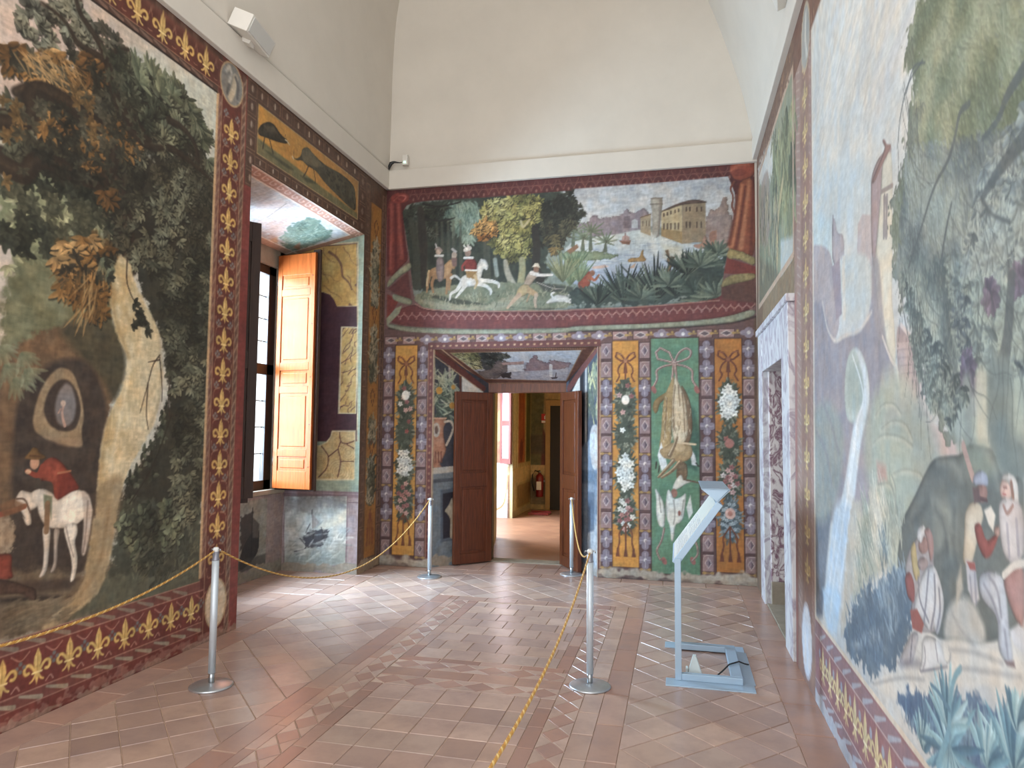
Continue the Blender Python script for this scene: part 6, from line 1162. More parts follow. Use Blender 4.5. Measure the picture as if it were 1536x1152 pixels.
# tower
R.poly(r4(595, 790, 605, 740, 630, 680, 682, 625, 686, 650, 672, 700, 655, 790, 640, 850, 625, 1152, 600, 1152), (166, 140, 136), soft=.01); R.poly(r4(645, 700, 682, 640, 690, 720, 690, 1000, 690, 1152)+r5(600, 200, 612, 300, 620, 485, 600, 470, 570, 380, 540, 250, 520, 20)+r4(612, 1152, 640, 820), (206, 196, 174), soft=.012); R.poly(r4(595, 790, 660, 640, 650, 620, 645, 605, 655, 600, 665, 625, 684, 622, 682, 640, 640, 720, 612, 790), (150, 112, 102), soft=.01)
for x in (655, 665): R.line(r4(x, 850, x-2, 1020), .03, (128, 118, 120), a=.8)
R.line(r4(640, 830, 690, 800), .02, (150, 134, 124)); R.poly(r5(510, 0, 545, 10, 560, 230, 580, 400, 556, 590, 545, 380, 515, 250), (146, 138, 140), soft=.03, a=.8)
# stair
R.poly(r5(620, 320, 645, 305, 690, 370, 715, 500, 730, 640, 770, 720, 690, 700, 650, 640, 625, 520), (160, 140, 138), soft=.015); R.poly(r5(690, 705, 770, 720, 840, 790, 920, 835, 905, 875, 800, 878, 760, 850, 710, 770), (196, 174, 168), soft=.02)
for k in range(9): x0_, y0_ = 625+k*6, 400+k*34; R.line(r5(x0_, y0_, x0_+75, y0_-6), .025, (184, 164, 158), a=.7)
R.line(r5(640, 310, 695, 375, 712, 470, 735, 620, 770, 715), .02, (208, 190, 180), a=.9); R.line(r5(560, 360, 600, 470, 625, 490, 632, 590, 690, 700), .018, (214, 198, 184), a=.8)
# arch and waterfall
R.poly(r5(395, 620, 400, 500, 415, 430, 440, 405, 470, 430, 495, 500, 505, 600, 495, 690, 440, 740, 405, 720), (176, 186, 178), soft=.02, mot=(160, 172, 164)); R.poly(r5(405, 560, 425, 480, 450, 450, 480, 540, 478, 640, 440, 690, 410, 680), (152, 164, 156), soft=.04, a=.8)
R.poly(r5(440, 410, 470, 430, 500, 540, 505, 640, 490, 720, 470, 800, 450, 950, 430, 1160, 360, 1160, 400, 980, 425, 800, 440, 720, 480, 650, 478, 540, 455, 450), (198, 204, 206), soft=.03)
R.poly(r6(350, 0, 430, 0, 410, 150, 390, 330, 365, 560, 345, 580, 300, 500, 330, 250), (184, 200, 214), soft=.06, mot=(160, 184, 206), ms=.15)
R.poly(r6(265, 60, 340, 40, 320, 250, 300, 500, 270, 490), (98, 108, 122), soft=.05, mot=(122, 130, 142)); R.poly(r6(300, 380, 350, 360, 380, 420, 360, 580, 320, 540), (168, 196, 218), soft=.04, a=.8)
R.poly(r5(250, 680, 330, 620, 400, 760, 380, 1000, 330, 1160, 250, 1160), (132, 144, 140), soft=.08, a=.8, mot=(154, 160, 150))
R.poly(r6(420, 0, 470, 0, 470, 120, 440, 300, 400, 560, 375, 600, 400, 330), (186, 180, 166), soft=.03, mot=(168, 166, 158), rag=.02)
# hillocks behind, pale shrubs
for x, y, a_, b_, c_ in ((600, 690, .25, .18, (172, 172, 150)), (620, 780, .35, .2, (168, 174, 156)), (560, 850, .3, .25, (156, 164, 148)), (650, 900, .3, .25, (160, 154, 144)), (680, 1000, .35, .3, (146, 158, 148)), (600, 1060, .3, .3, (162, 172, 156))): R.oval(r5(x, y)[0], a_, b_, c_, soft=.1, a=.8)
R.poly(r5(535, 900, 575, 920, 580, 980, 540, 1000), (182, 140, 128), soft=.04, a=.8)
R.poly(r6(470, 0, 640, 0, 640, 150, 560, 300, 480, 380, 420, 460, 460, 200), (164, 170, 156), soft=.05, mot=(186, 184, 168)); R.leaves(r6(470, 60, 640, 40, 580, 280, 430, 440), 160, .16, .01, [(140, 150, 136), (190, 188, 172), (204, 198, 180)], ang=1.0, spread=.5, a=.6)
# great trees
tree = r4(800, -30, 775, 90, 745, 180, 740, 260, 780, 275, 795, 300, 790, 400, 800, 450, 770, 490, 750, 560, 740, 640, 745, 700, 705, 780, 690, 880, 690, 1000, 690, 1160)+r5(620, 10, 610, 100, 640, 200, 690, 300, 715, 450, 740, 560, 770, 640, 820, 700)+[(1420, 660), (1600, 690), (1750, 300), (1700, -200)]
R.poly(tree, dict(c0=(122, 130, 102), c1=(110, 120, 120), p0=r4(900, 100)[0], p1=r4(900, 900)[0]), soft=.012, rag=.06, rs=.05, mot=(142, 148, 122), ms=.2)
R.leaves(r4(790, -20, 1290, -20, 1290, 560, 800, 620, 770, 400, 780, 200), 3200, .06, .0045, [(96, 106, 82), (114, 124, 96), (132, 140, 110), (154, 158, 128)], ang=-2.1, spread=.5, a=.6)
R.leaves(r4(745, 620, 1290, 520, 1290, 1160, 700, 1160), 3200, .05, .0045, [(84, 94, 94), (104, 114, 114), (124, 134, 130), (148, 158, 150)], ang=-2.0, spread=.6, a=.6)
R.leaves(r5(640, 0, 1200, 0, 1200, 600, 840, 660, 740, 450), 3000, .045, .005, [(78, 92, 94), (100, 114, 112), (126, 138, 130), (160, 172, 160)], ang=-1.6, spread=.7, a=.7)
for p in (r4(760, 150, 740, 240, 765, 260), r4(800, 440, 770, 500, 750, 640), r4(720, 760, 690, 900, 690, 1050)): R.leaves(p+[(x+9, y) for x, y in p[::-1]], 60, .06, .007, [(108, 116, 96), (124, 130, 112)], ang=-1.8, spread=.6)
clusters(R, r5(850, 0, 1200, 0, 1200, 500, 1000, 560, 880, 380), 190, 5, .045, .010, [(74, 86, 94), (100, 114, 114), (126, 138, 132)], ang=-1.2, shade=(150, 164, 152)); clusters(R, r4(1080, 700, 1290, 420, 1290, 1160, 1000, 1160), 170, 5, .045, .010, [(80, 92, 102), (104, 116, 118), (132, 142, 138)], ang=-1.2, shade=(156, 166, 156))
for p in (r5(1150, 60, 1180, 100, 1140, 140), r5(1010, 150, 1050, 180, 1020, 220), r5(930, 560, 980, 600, 940, 660), r5(900, 440, 950, 500, 910, 530)): clusters(R, p, 8, 5, .05, .014, [(92, 86, 104), (106, 96, 110)], shade=None)
for p, w_ in ((r4(1256, 300, 1180, 420, 1150, 520, 1080, 600), (.09, .03)), (r4(1020, 450, 980, 480, 960, 600, 930, 700, 870, 800, 810, 1000, 760, 1152), (.05, .025)), (r4(1256, 600, 1160, 720, 1080, 850), (.12, .05)), (r4(820, 260, 760, 350, 730, 450, 710, 640), (.02, .012)), (r4(830, 270, 780, 280, 750, 400), .02), (r4(945, 880, 920, 1000, 900, 1130), .03), (r4(750, 380, 720, 520), .012), (r5(1120, 100, 1100, 400, 1060, 560, 1040, 760), (.08, .16)), (r5(640, 100, 650, 250, 680, 400, 740, 560), (.02, .012)), (r4(1080, 870, 1120, 930, 1200, 960), .025)): R.line(p, tuple(k_*.5 for k_ in w_) if isinstance(w_, tuple) else w_*.5, (78, 86, 88), a=.8, soft=.008)
R.poly(r5(800, 620, 1169, 560, 1169, 860, 1040, 850, 930, 820, 860, 760), (168, 182, 172), soft=.05, a=.75)
for x, w_, c_ in ((880, .10, (150, 162, 156)), (925, .14, (128, 142, 140)), (990, .2, (178, 178, 160)), (1070, .35, (118, 132, 128)), (1150, .12, (150, 164, 154))): R.line(r5(x, 560, x+5, 700, x+12, 840), w_*.45, c_, soft=.03, a=.9)
R.line(r5(1060, 540, 1050, 700, 1080, 830, 1140, 900), (.1, .13), (108, 122, 120), soft=.04)
clusters(R, r5(640, 60, 740, 300, 860, 480, 930, 600, 850, 730, 800, 640, 770, 660, 700, 430), 110, 5, .04, .009, [(70, 82, 84), (98, 112, 108)], ang=-1.4, shade=(150, 162, 150))
twigs(R, r4(760, 560, 1256, 420, 1256, 1152, 700, 1152), 45, .3, .006, (84, 92, 94), -2.0, wig=1.0, a=.5); twigs(R, r5(640, 0, 1169, 0, 1169, 520, 860, 640, 740, 450), 55, .25, .006, (76, 86, 88), -1.7, wig=1.0, a=.55); twigs(R, r4(700, 380, 800, 300, 800, 640, 720, 660), 12, .3, .006, (96, 100, 96), -1.7); twigs(R, r4(800, 0, 1256, 0, 1256, 500, 820, 560), 20, .3, .007, (100, 108, 86), -2.2, wig=.9, a=.4)
twigs(R, r5(640, 40, 720, 60, 740, 460, 700, 420), 20, .35, .006, (70, 78, 78), -1.6)
for p in (r5(530, 700, 560, 650, 610, 645, 640, 690), r5(555, 760, 600, 720, 660, 730, 690, 800), r5(520, 820, 560, 780, 640, 790, 690, 830), r5(610, 950, 660, 930, 730, 950, 740, 1000), r5(540, 1000, 600, 990, 620, 1100), r5(600, 960, 620, 1020, 615, 1120)): R.line(p, .012, (112, 120, 112), a=.7, soft=.01); R.line([(x-1, y+2.5) for x, y in p], .02, (196, 194, 172), a=.5, soft=.02)
for p in (r5(300, 640, 340, 740, 370, 860), r5(270, 760, 320, 860, 340, 1000), r5(330, 400, 340, 560, 330, 640), r5(545, 400, 550, 520, 540, 600), r5(300, 300, 310, 420, 300, 600)): R.line(p, .03, (128, 124, 134), a=.5, soft=.03)
for p in (r5(430, 440, 470, 560, 480, 640, 450, 720, 430, 860, 410, 1000), r5(450, 760, 430, 920, 400, 1100)): R.line(p, (.012, .03), (226, 230, 232), a=.7, soft=.012)
for p in (r6(400, 10, 380, 160, 350, 330, 330, 520), r6(375, 40, 350, 200, 325, 400), r6(420, 30, 400, 200, 375, 380)): R.line(p, (.02, .03), (212, 222, 232), a=.5, soft=.02)
# dark rock, bushes, ground
R.poly(r5(780, 885, 850, 875, 900, 872, 930, 825, 1000, 835, 1040, 850, 1065, 940, 1100, 985, 1175, 960, 1175, 1160)+r6(1175, 300, 1175, 600, 820, 620, 690, 480, 620, 300, 640, 90)+r5(700, 1050, 740, 960), (92, 102, 102), soft=.012, mot=(112, 120, 116), ms=.15)
R.poly(r5(900, 830, 1000, 830, 1060, 930, 1000, 1000, 930, 930), (122, 136, 124), soft=.05, a=.8); R.poly(r6(770, 0, 880, 0, 880, 240, 800, 260), (130, 138, 132), soft=.06, a=.8); R.line(r5(910, 830, 930, 900, 952, 970), .03, (164, 140, 134))
R.poly(r6(510, 770, 640, 740, 820, 600, 900, 590, 1000, 640, 1175, 660, 1175, 830, 1000, 780, 640, 860, 580, 850), (196, 194, 186), soft=.015, mot=(212, 206, 194), ms=.12)
R.poly(r6(820, 600, 840, 460, 900, 400, 960, 440, 1010, 560, 1000, 640, 900, 600), (170, 172, 168), soft=.03, mot=(186, 184, 176)); R.poly(r6(880, 350, 900, 280, 910, 380, 880, 450), (176, 170, 156), soft=.02)
R.poly(r6(380, 600, 420, 480, 500, 370, 580, 340, 660, 260, 690, 500, 640, 680, 540, 750, 500, 760), (82, 104, 124), soft=.02, rag=.04, rs=.04, mot=(106, 128, 144), ms=.1); R.poly(r6(420, 620, 500, 560, 560, 540, 560, 600, 440, 640), (146, 164, 176), soft=.04, a=.7); R.leaves(r6(420, 470, 660, 280, 690, 480, 540, 740, 400, 600), 260, .08, .009, [(82, 104, 126), (110, 132, 150), (140, 160, 174)], ang=1.2, spread=.8, a=.6)
R.leaves(r6(560, 120, 660, 60, 640, 300, 560, 330), 60, .1, .006, [(150, 160, 150), (180, 186, 172), (110, 126, 130)], ang=1.3, spread=.5)
R.poly(r6(605, 850, 700, 810, 780, 830, 840, 860, 920, 850, 1020, 870, 1100, 950, 1175, 1000, 1175, 1160, 840, 1160, 720, 1000), (76, 98, 128), soft=.02, rag=.03, rs=.04, mot=(98, 126, 150), ms=.1)
TEA = [(74, 112, 134), (104, 148, 164), (138, 178, 186), (164, 196, 200)]
R.leaves(r6(640, 940, 760, 930, 900, 960, 1100, 980, 1175, 1040, 1175, 1152, 800, 1152), 320, .07, .006, [(70, 94, 122), (108, 140, 160), (134, 160, 170)], ang=PI/2, spread=.6, a=.7)
for x, y, n_, L_, sp, an in ((1140, 1190, 18, .2, 1.3, PI/2), (740, 1080, 14, .13, 1.0, PI/2), (1020, 1160, 14, .15, 1.1, PI/2), (1150, 1000, 12, .1, 1.0, PI/2), (850, 1080, 18, .26, 2.7, -PI/2), (850, 990, 14, .2, 1.3, PI/2), (845, 1040, 12, .24, .9, -PI/2)): R.sprig(r6(x, y)[0], n_, L_, .016, TEA, ang=an, spread=sp, a=.92)
R.line(r6(800, 1140, 850, 1000, 850, 880, 870, 760, 900, 720), (.035, .02), (112, 154, 168)); R.line(r6(850, 900, 800, 820, 770, 790), (.02, .012), (92, 130, 150))
for p in (r6(690, 90, 720, 60, 760, 0), r6(790, 30, 830, 100, 840, 220), r6(870, 30, 860, 150, 880, 260), r6(740, 300, 800, 240, 840, 200)): R.line(p, .03, (76, 84, 86), a=.55, soft=.03)
for p in (r5(800, 900, 860, 900, 900, 960), r5(1000, 860, 1040, 900, 1060, 1000), r6(800, 20, 850, 40, 860, 120)): R.line(p, .03, (140, 148, 140), a=.5, soft=.03)
for p in (r6(520, 790, 640, 760, 740, 770), r6(850, 640, 960, 650, 1080, 700), r6(900, 720, 1040, 740, 1160, 760), r6(860, 480, 900, 560, 960, 620)): R.line(p, .015, (150, 150, 150), a=.6, soft=.012)
# woman with a child, dog
R.poly(r6(655, 310, 670, 220, 700, 170, 740, 110, 775, 130, 785, 210, 780, 280, 810, 340, 830, 440, 800, 560, 760, 570, 700, 560, 680, 500, 690, 400), (150, 146, 150), soft=.008, mot=(176, 172, 172), ms=.04)
R.poly(r6(655, 320, 680, 300, 700, 360, 700, 440, 680, 430, 665, 400), (150, 86, 82), soft=.008); R.poly(r6(680, 200, 700, 165, 712, 260, 725, 320, 705, 350, 690, 300), (190, 168, 116), soft=.008)
R.opx(r6(738, 190)[0], 8, 13, (158, 124, 118)); R.poly(r6(708, 165, 712, 115, 735, 98, 750, 120, 738, 150, 728, 185), (204, 206, 208), soft=.008); R.poly(r6(738, 125, 762, 112, 780, 150, 782, 220, 770, 270, 760, 220, 752, 160), (168, 134, 130), soft=.008); R.opx(r6(735, 270)[0], 8, 10, (170, 150, 146))
R.poly(r6(740, 290, 785, 270, 815, 360, 830, 450, 800, 590, 780, 540, 760, 560, 720, 500, 690, 460), (204, 206, 208), soft=.008); R.poly(r6(680, 470, 710, 465, 740, 530, 730, 570, 690, 550), (152, 86, 78), soft=.008)
for p in (r6(760, 300, 750, 420, 740, 520), r6(785, 320, 790, 450, 770, 550), r6(715, 330, 720, 430, 760, 520), r6(805, 380, 812, 470, 795, 560)): R.line(p, .014, (118, 118, 130), a=.8, soft=.008)
R.poly(r6(690, 560, 720, 570, 705, 640, 690, 710, 630, 700, 650, 640), (172, 170, 174), soft=.012); R.line(r6(690, 580, 680, 690), .012, (120, 118, 128)); R.poly(r6(620, 690, 720, 680, 740, 720, 640, 720), (118, 116, 126), a=.6, soft=.02)
R.poly(r6(730, 610, 745, 578, 790, 590, 820, 630, 830, 690, 848, 700, 856, 640, 862, 690, 840, 712, 800, 700, 770, 740, 715, 740, 730, 690), (216, 216, 214), soft=.008); R.line(r6(742, 630, 748, 680, 735, 730), .01, (140, 136, 142), a=.8); R.line(r6(790, 620, 800, 690), .01, (140, 136, 142), a=.8); R.line(r6(725, 735, 840, 715), .01, (110, 108, 118), a=.6)
# seated couple
R.poly(r6(915, 60, 930, 20, 950, 0, 985, 10, 1000, 60, 985, 110, 965, 200, 945, 280, 905, 270, 915, 140), (200, 188, 166), soft=.008, mot=(212, 202, 182)); R.poly(r6(955, 100, 985, 90, 1010, 180, 1050, 140, 1065, 150, 1030, 240, 1000, 250, 970, 180), (152, 80, 74), soft=.008); R.poly(r6(1000, 40, 1030, 20, 1050, 60, 1040, 130, 1020, 100), (206, 200, 188), soft=.008); R.opx(r6(1058, 130)[0], 5, 8, (186, 150, 138))
R.opx(r5(990, 1035)[0], 9, 15, (150, 116, 110)); R.poly(r5(950, 1000, 955, 955, 985, 935, 1015, 955, 1020, 1005, 990, 1000), (152, 164, 188), soft=.008); R.poly(r5(950, 1010, 978, 1015, 985, 1070, 958, 1080), (92, 76, 80), soft=.01); R.line(r5(985, 1060, 1012, 1068), .012, (86, 66, 70))
R.poly(r6(980, 310, 1030, 295, 1090, 330, 1100, 440, 1110, 560, 1130, 700, 1100, 710, 1060, 640, 1060, 500, 1000, 440, 975, 380), (192, 198, 206), soft=.012, mot=(160, 166, 178), ms=.06); R.poly(r6(920, 250, 960, 270, 980, 420, 960, 450, 930, 380), (182, 180, 184), soft=.012); R.poly(r6(925, 260, 960, 265, 965, 300, 940, 295), (156, 86, 80), soft=.008)
for p in (r6(960, 310, 966, 440), r6(940, 330, 948, 430), r6(1020, 320, 1060, 380, 1075, 500), r6(1000, 360, 1040, 430, 1065, 520), r6(1090, 560, 1105, 680)): R.line(p, .012, (126, 128, 142), a=.7, soft=.01)
R.poly(r6(1090, 690, 1130, 690, 1136, 720, 1100, 710), (130, 112, 112), soft=.01)
R.opx(r5(1096, 1020)[0], 10, 19, (212, 178, 164)); R.poly(r5(1074, 980, 1082, 955, 1105, 948, 1135, 965, 1150, 1010, 1150, 1150, 1128, 1150, 1122, 1050, 1110, 990), (216, 210, 202), soft=.008); R.line(r5(1118, 990, 1128, 1070, 1122, 1130), .014, (140, 104, 90)); R.line(r5(1085, 1010, 1098, 1012), .006, (120, 84, 80)); R.line(r5(1082, 1040, 1094, 1042), .006, (170, 100, 96)); R.line(r5(1090, 1015, 1084, 1030), .005, (160, 118, 108))
R.poly(r6(1060, 20, 1080, -20, 1120, -10, 1150, 0, 1175, 60, 1175, 260, 1100, 270, 1070, 180), (200, 194, 192), soft=.012, mot=(176, 170, 174)); R.line(r6(1085, 20, 1100, 60, 1125, 20), .012, (150, 120, 112)); R.line(r6(1100, 100, 1110, 240), .012, (150, 146, 156), a=.8); R.line(r6(1140, 80, 1150, 230), .014, (150, 146, 156), a=.8)
R.poly(r6(1080, 330, 1120, 270, 1175, 260, 1175, 560, 1140, 520, 1100, 420), (160, 114, 110), soft=.012, mot=(184, 142, 134)); R.line(r6(1085, 320, 1130, 275, 1175, 268), .02, (206, 200, 190)); R.poly(r6(1110, 560, 1150, 530, 1175, 560, 1175, 660, 1130, 620), (194, 198, 204), soft=.012)
R.poly([(1545, 660), (1800, 600), (1800, 1300), (1545, 1100)], (140, 140, 138), soft=.15, a=.5)
# frame: pilaster and bottom band
R.rect(RM, 5.46, 0, 4.7, (146, 116, 102), mot=(128, 92, 84), ms=.15); R.rect(RM-.025, RM+.02, .45, 4.3, (206, 196, 178)); R.rect(5.38, 5.46, 0, 2.66, (150, 96, 92)); R.rect(RM+.02, RM+.1, .3, 4.2, (150, 120, 112)); R.rect(5.18, 5.34, .3, 4.3, (150, 122, 112))
for i in range(16):
    v = .75+i*.246
    if v < 4.2: fleur(R, 4.99, v, .23, cols=((198, 172, 112), (160, 122, 76), (222, 204, 150)), a=.9)
for i in range(60): v = .4+i*.065; R.line([(5.2, v), (5.33, v+.05)], .012, (178, 160, 146), uv=True, a=.6); R.line([(4.77, v), (4.83, v+.04)], .012, (176, 150, 136), uv=True, a=.6)
R.rect(1.2, RM, 4.28, 4.7, (118, 78, 62), mot=(98, 58, 48), ms=.08); R.rect(1.2, RM, 4.28, 4.295, (52, 40, 36)); R.leaves([(1.2, 4.32), (RM+.5, 4.32), (RM+.5, 4.66), (1.2, 4.66)], 300, .08, .012, [(150, 112, 84), (92, 56, 46), (174, 142, 106)], uv=True, a=.6)
R.rect(RM, 5.46, 4.3, 4.7, (118, 80, 64), mot=(96, 58, 48), ms=.08)
R.oval((4.95, 4.35), .17, .24, (176, 156, 128), uv=True); R.oval((4.95, 4.35), .145, .21, (150, 150, 144), uv=True); R.line([(4.9, 4.2), (4.96, 4.35), (4.93, 4.5)], .05, (196, 192, 180), uv=True, soft=.03)
R.rect(1.2, RM, 0, .52, (150, 106, 108), mot=(134, 90, 96), ms=.12); R.rect(1.2, RM, .50, .525, (204, 190, 170)); twist(R, 1.2, RM, .41, .49, 'u', (140, 110, 116), (164, 172, 184), .2); twist(R, 1.2, RM, .07, .14, 'u', (140, 112, 118), (166, 176, 190), .2); R.rect(1.2, RM, .403, .41, (190, 172, 168)); R.rect(1.2, RM, .14, .147, (190, 172, 168)); R.rect(1.2, RM, 0, .07, (168, 174, 186), rag=.02, rs=.1)
for i in range(18):
    u = 4.5-i*.19; fleur(R, u, .275, .23, cols=((206, 188, 138), (158, 128, 92), (230, 218, 176)))
    R.oval((u+.095, .33), .022, .026, (150, 156, 172), uv=True)
R.oval((5.03, .28), .19, .25, (172, 166, 172), uv=True); R.oval((5.03, .28), .165, .225, (198, 202, 210), uv=True); R.oval((2.75, .28), .19, .2, (180, 150, 150), uv=True); R.oval((2.75, .28), .16, .17, (204, 206, 210), uv=True)
# landscape over the side door
f7 = crop(1130, 160, 3.39)
R.rect(5.46, 8.0, 2.3, 4.7, (120, 88, 70), mot=(100, 70, 58), ms=.08); pan = (5.5, 7.8, 2.98, 4.42)
R.rect(pan[0], pan[1], pan[2], pan[3], (118, 124, 100), mot=(140, 142, 118), ms=.2)
R.poly(f7(25, 300, 110, 130, 110, 330, 60, 400, 25, 380), (190, 186, 176), soft=.06, rag=.05); R.leaves(f7(95, 140, 215, -100, 215, 560, 110, 480), 300, .2, .03, [(76, 84, 66), (104, 110, 82), (136, 138, 100)], ang=-1.5, spread=.8); R.poly(f7(60, 330, 80, 320, 90, 600, 70, 720, 40, 700, 35, 420), (146, 128, 116), soft=.05, a=.8); R.line(f7(150, 380, 125, 560, 120, 850), (.08, .1), (170, 152, 112), soft=.04); R.poly(f7(140, 680, 205, 660, 200, 820, 140, 880), (168, 172, 166), soft=.05); R.poly(f7(25, 760, 130, 850, 130, 950, 25, 1080), (110, 104, 84), soft=.06); R.leaves(f7(30, 480, 130, 500, 130, 900, 30, 950), 120, .22, .02, [(128, 120, 96), (156, 144, 116), (92, 92, 78)], ang=PI/2, spread=.5)
R.line([(pan[0], pan[2]), (pan[1], pan[2]), (pan[1], pan[3]), (pan[0], pan[3]), (pan[0], pan[2])], .05, (176, 146, 122), uv=True); R.rect(5.46, 8, 2.68, 2.95, (134, 112, 84), mot=(112, 88, 68), ms=.05)
R.leaves([(5.46, 4.44), (8, 4.44), (8, 4.66), (5.46, 4.66)], 160, .08, .012, [(150, 112, 84), (92, 56, 46)], uv=True, a=.6)
R.rect(7.45, 8.0, 0, 2.95, (120, 92, 70), mot=(96, 74, 60), ms=.1)
R.a += (np.array([196, 196, 190], np.float32)-R.a)*.05; R.age(.05, .05, brush=.045)  # all paint blended slightly paler: hazy window glare put into the colour, then aging
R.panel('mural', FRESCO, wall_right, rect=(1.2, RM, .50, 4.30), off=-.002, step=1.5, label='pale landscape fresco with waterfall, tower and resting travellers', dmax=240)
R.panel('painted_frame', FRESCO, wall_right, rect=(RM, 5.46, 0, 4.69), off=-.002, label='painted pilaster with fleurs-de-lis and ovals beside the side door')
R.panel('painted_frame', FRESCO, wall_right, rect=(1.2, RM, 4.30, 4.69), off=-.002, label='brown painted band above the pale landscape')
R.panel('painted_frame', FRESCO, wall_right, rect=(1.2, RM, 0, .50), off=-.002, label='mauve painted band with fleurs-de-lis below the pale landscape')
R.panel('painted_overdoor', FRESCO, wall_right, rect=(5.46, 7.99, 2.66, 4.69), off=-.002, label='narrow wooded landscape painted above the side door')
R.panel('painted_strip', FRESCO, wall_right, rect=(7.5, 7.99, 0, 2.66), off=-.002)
# marble frame of the side door
def marble(name, base, vein, scale, thr=.5):
    m = mat(name, base, rough=.35, noise=.06, nscale=3); nt = m.node_tree; N = nt.nodes
    tc = N.new('ShaderNodeTexCoord'); n1 = N.new('ShaderNodeTexNoise'); n1.inputs['Scale'].default_value = scale; n1.inputs['Detail'].default_value = 4; n1.inputs['Distortion'].default_value = 2.2
    mp = N.new('ShaderNodeMapping'); mp.inputs['Rotation'].default_value = (.5, .6, .3); mp.inputs['Scale'].default_value = (1, 1, .6); nt.links.new(tc.outputs['Object'], mp.inputs[0]); nt.links.new(mp.outputs[0], n1.inputs['Vector'])
    rp = N.new('ShaderNodeValToRGB'); e = rp.color_ramp.elements; e[0].position = thr-.06; e[0].color = lc(*base); e[1].position = thr+.08; e[1].color = lc(*vein); k = rp.color_ramp.elements.new(thr+.2); k.color = lc(*base)
    nt.links.new(n1.outputs['Fac'], rp.inputs[0]); b = N['Principled BSDF']; nt.links.new(rp.outputs[0], b.inputs['Base Color']); return m
MARB = marble('violet_veined_marble', (214, 206, 204), (120, 82, 98), 9, .5); MARB2 = marble('pale_marble', (206, 206, 208), (160, 150, 162), 6, .52)
df = struct(empty('door_5', (.83, 6.5, 0)))
def fb(name, x0, x1, y0, y1, z0, z1, m): return MB().box(x0-.83, x1-.83, y0-6.5, y1-6.5, z0, z1, bev=.006).build(name, m, df)
fb('near_jamb', .795, 1.0, 5.48, RY0+.01, 0, 2.62, MARB2); fb('far_jamb', .80, 1.0, RY1-.01, 7.5, 0, 2.62, MARB2); fb('lintel', .805, 1.0, RY0+.01, RY1-.01, RZ-.01, 2.62, MARB2)
fb('reveal', .86, 1.5, RY1-.03, RY1+.02, .22, RZ, MARB); fb('reveal_base', .86, 1.5, RY1-.04, RY1+.02, 0, .22, STONE); fb('cornice_moulding', .78, 1.0, 5.45, 7.52, 2.62, 2.68, MARB2); fb('threshold', .82, 1.5, RY0, RY1, -.01, .01, STONE)
tag(df, 'veined marble frame of the side door')

# ------------------------------------------------------------------ painted walls of the next room
f2 = crop(730, 580, 4.114)
n1 = Fresco((-3.025, 0, 0), (0, 1, 0), (0, 0, 1), 12.84, 14.45, 0, 2.6, 90, (176, 150, 96), seed=61)
n1.rect(12.8, 14.5, 0, 2.7, (182, 156, 100), mot=(164, 138, 86)); n1.rect(12.84, 13.1, 0, 2.7, (190, 170, 124)); n1.rect(13.25, 13.85, 1.0, 2.6, (160, 74, 38), mot=(184, 104, 54), ms=.1); n1.rect(13.22, 13.25, .9, 2.6, (214, 196, 150)); n1.rect(13.85, 13.88, .9, 2.6, (214, 196, 150)); n1.rect(14.0, 14.4, 1.0, 2.6, (84, 86, 48), mot=(104, 100, 60), ms=.1)
for k in range(9): n1.line([(13.3+k*.065, 1.4), (13.32+k*.063, 2.6)], .02, (120, 48, 28), uv=True, a=.6); 
n1.oval((13.55, 1.25), .16, .22, (120, 52, 40), uv=True); n1.rect(12.84, 14.45, .62, .92, (196, 166, 110)); n1.rect(13.2, 14.4, .15, .58, (140, 106, 62), mot=(160, 124, 74), ms=.06); n1.rect(12.84, 14.45, 0, .12, (170, 148, 112)); n1.age(.08, .08)
n1.panel('painted_wall', FRESCO, wall_next, rect=(12.84, 14.45, 0, 2.6), off=.003, dmax=90)
n2 = Fresco((0, 14.445, 0), (1, 0, 0), (0, 0, 1), -3.03, -1.6, 0, 2.6, 90, (150, 124, 80), seed=62)
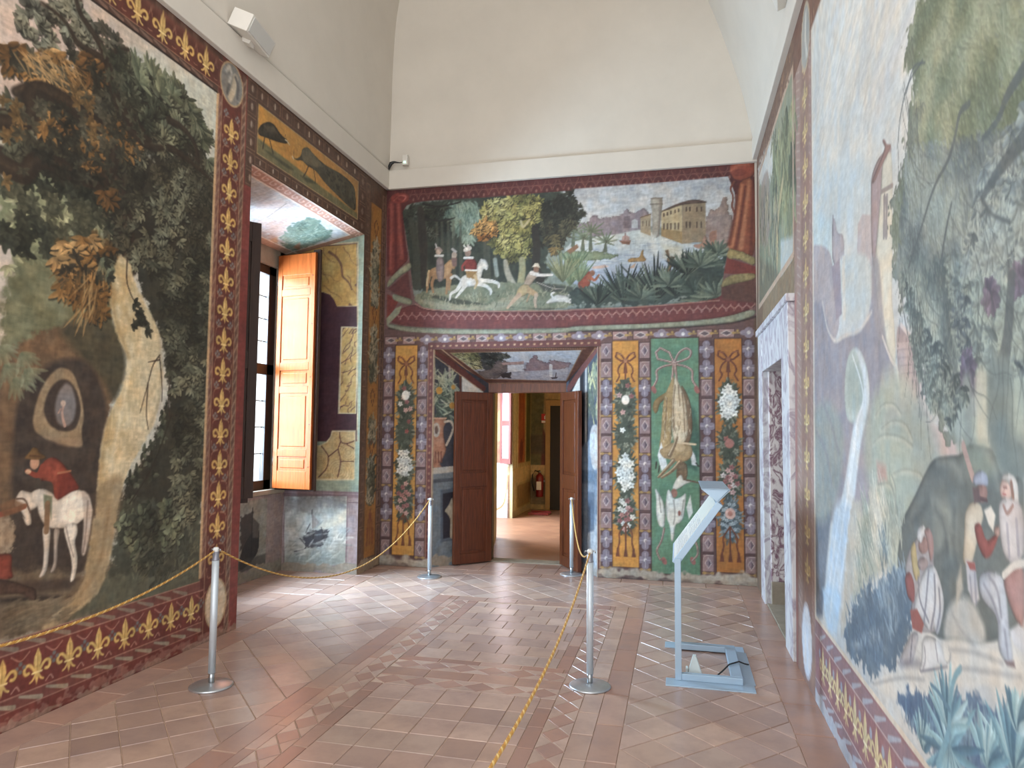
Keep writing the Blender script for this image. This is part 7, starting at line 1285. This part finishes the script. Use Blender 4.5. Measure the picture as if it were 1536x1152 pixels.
n2.rect(-3.1, -1.5, 0, 2.7, (176, 146, 92), mot=(158, 130, 82)); n2.poly([(-3.02, 2.6), (-2.72, 2.6), (-2.76, 1.9), (-2.72, 1.3), (-2.7, .9), (-3.02, .9)], (88, 86, 52), uv=True, soft=.02, mot=(112, 104, 66), ms=.08); n2.poly([(-2.76, 1.7), (-2.68, 1.5), (-2.7, .9), (-2.8, .9)], (104, 52, 42), uv=True, soft=.02); n2.rect(-3.05, -2.72, 1.15, 1.55, (78, 66, 54), a=.7, soft=.05); n2.rect(-3.1, -2.7, .7, .92, (190, 160, 106)); n2.rect(-3.1, -2.6, .1, .65, (130, 108, 74)); n2.age(.08, .08)
n2.panel('painted_wall', FRESCO, wall_next, rect=(-3.03, -1.6, 0, 2.6), off=.003, dmax=90)
n3 = Fresco((0, 12.836, 0), (1, 0, 0), (0, 0, 1), -3.95, -3.02, 0, 2.5, 110, (150, 110, 84), seed=63)
n3.rect(-4, -3, 0, 2.6, (112, 74, 56), mot=(140, 100, 66)); n3.rect(-3.08, -3.02, 0, 2.6, (176, 170, 130)); n3.rect(-3.13, -3.10, .8, 2.6, (222, 206, 160)); n3.rect(-4, -3.12, 0, 1.02, (196, 200, 206)); n3.line([(-3.12, .95), (-3.14, .5), (-3.2, .2), (-3.5, .1)], .03, (170, 136, 84), uv=True); n3.line([(-3.15, .95), (-3.3, .75), (-3.5, .7)], .03, (150, 160, 180), uv=True); n3.poly([(-3.4, 1.9), (-3.13, 2.2), (-3.13, 1.5), (-3.4, 1.4)], (150, 120, 70), uv=True); n3.age(.06, .06)
n3.panel('painted_jamb', FRESCO, wall_next, rect=(-3.94, -3.025, 0, 2.5), off=.003, dmax=110)
n4d = np.array([-2.74+2.36, 10.55-8.75, 0]); ll = np.linalg.norm(n4d); n4d /= ll
n4 = Fresco((-2.36, 8.75, 0), n4d, (0, 0, 1), 0, ll, 0, 2.6, 80, (186, 164, 96), seed=64)
n4.rect(0, ll, 0, 2.7, (190, 166, 98), mot=(168, 146, 84)); 
for x in (.3, .7, 1.1, 1.5): n4.rect(x, x+.12, .8, 2.6, (122, 116, 60)); n4.rect(x+.14, x+.17, .8, 2.6, (214, 200, 150))
n4.rect(0, ll, 0, .7, (160, 136, 92)); n4.age(.07, .07)
n4.panel('painted_wall', FRESCO, wall_next, rect=(0, ll, 0, 2.6), off=.003 if n4.N[0] > 0 else -.003, dmax=80)
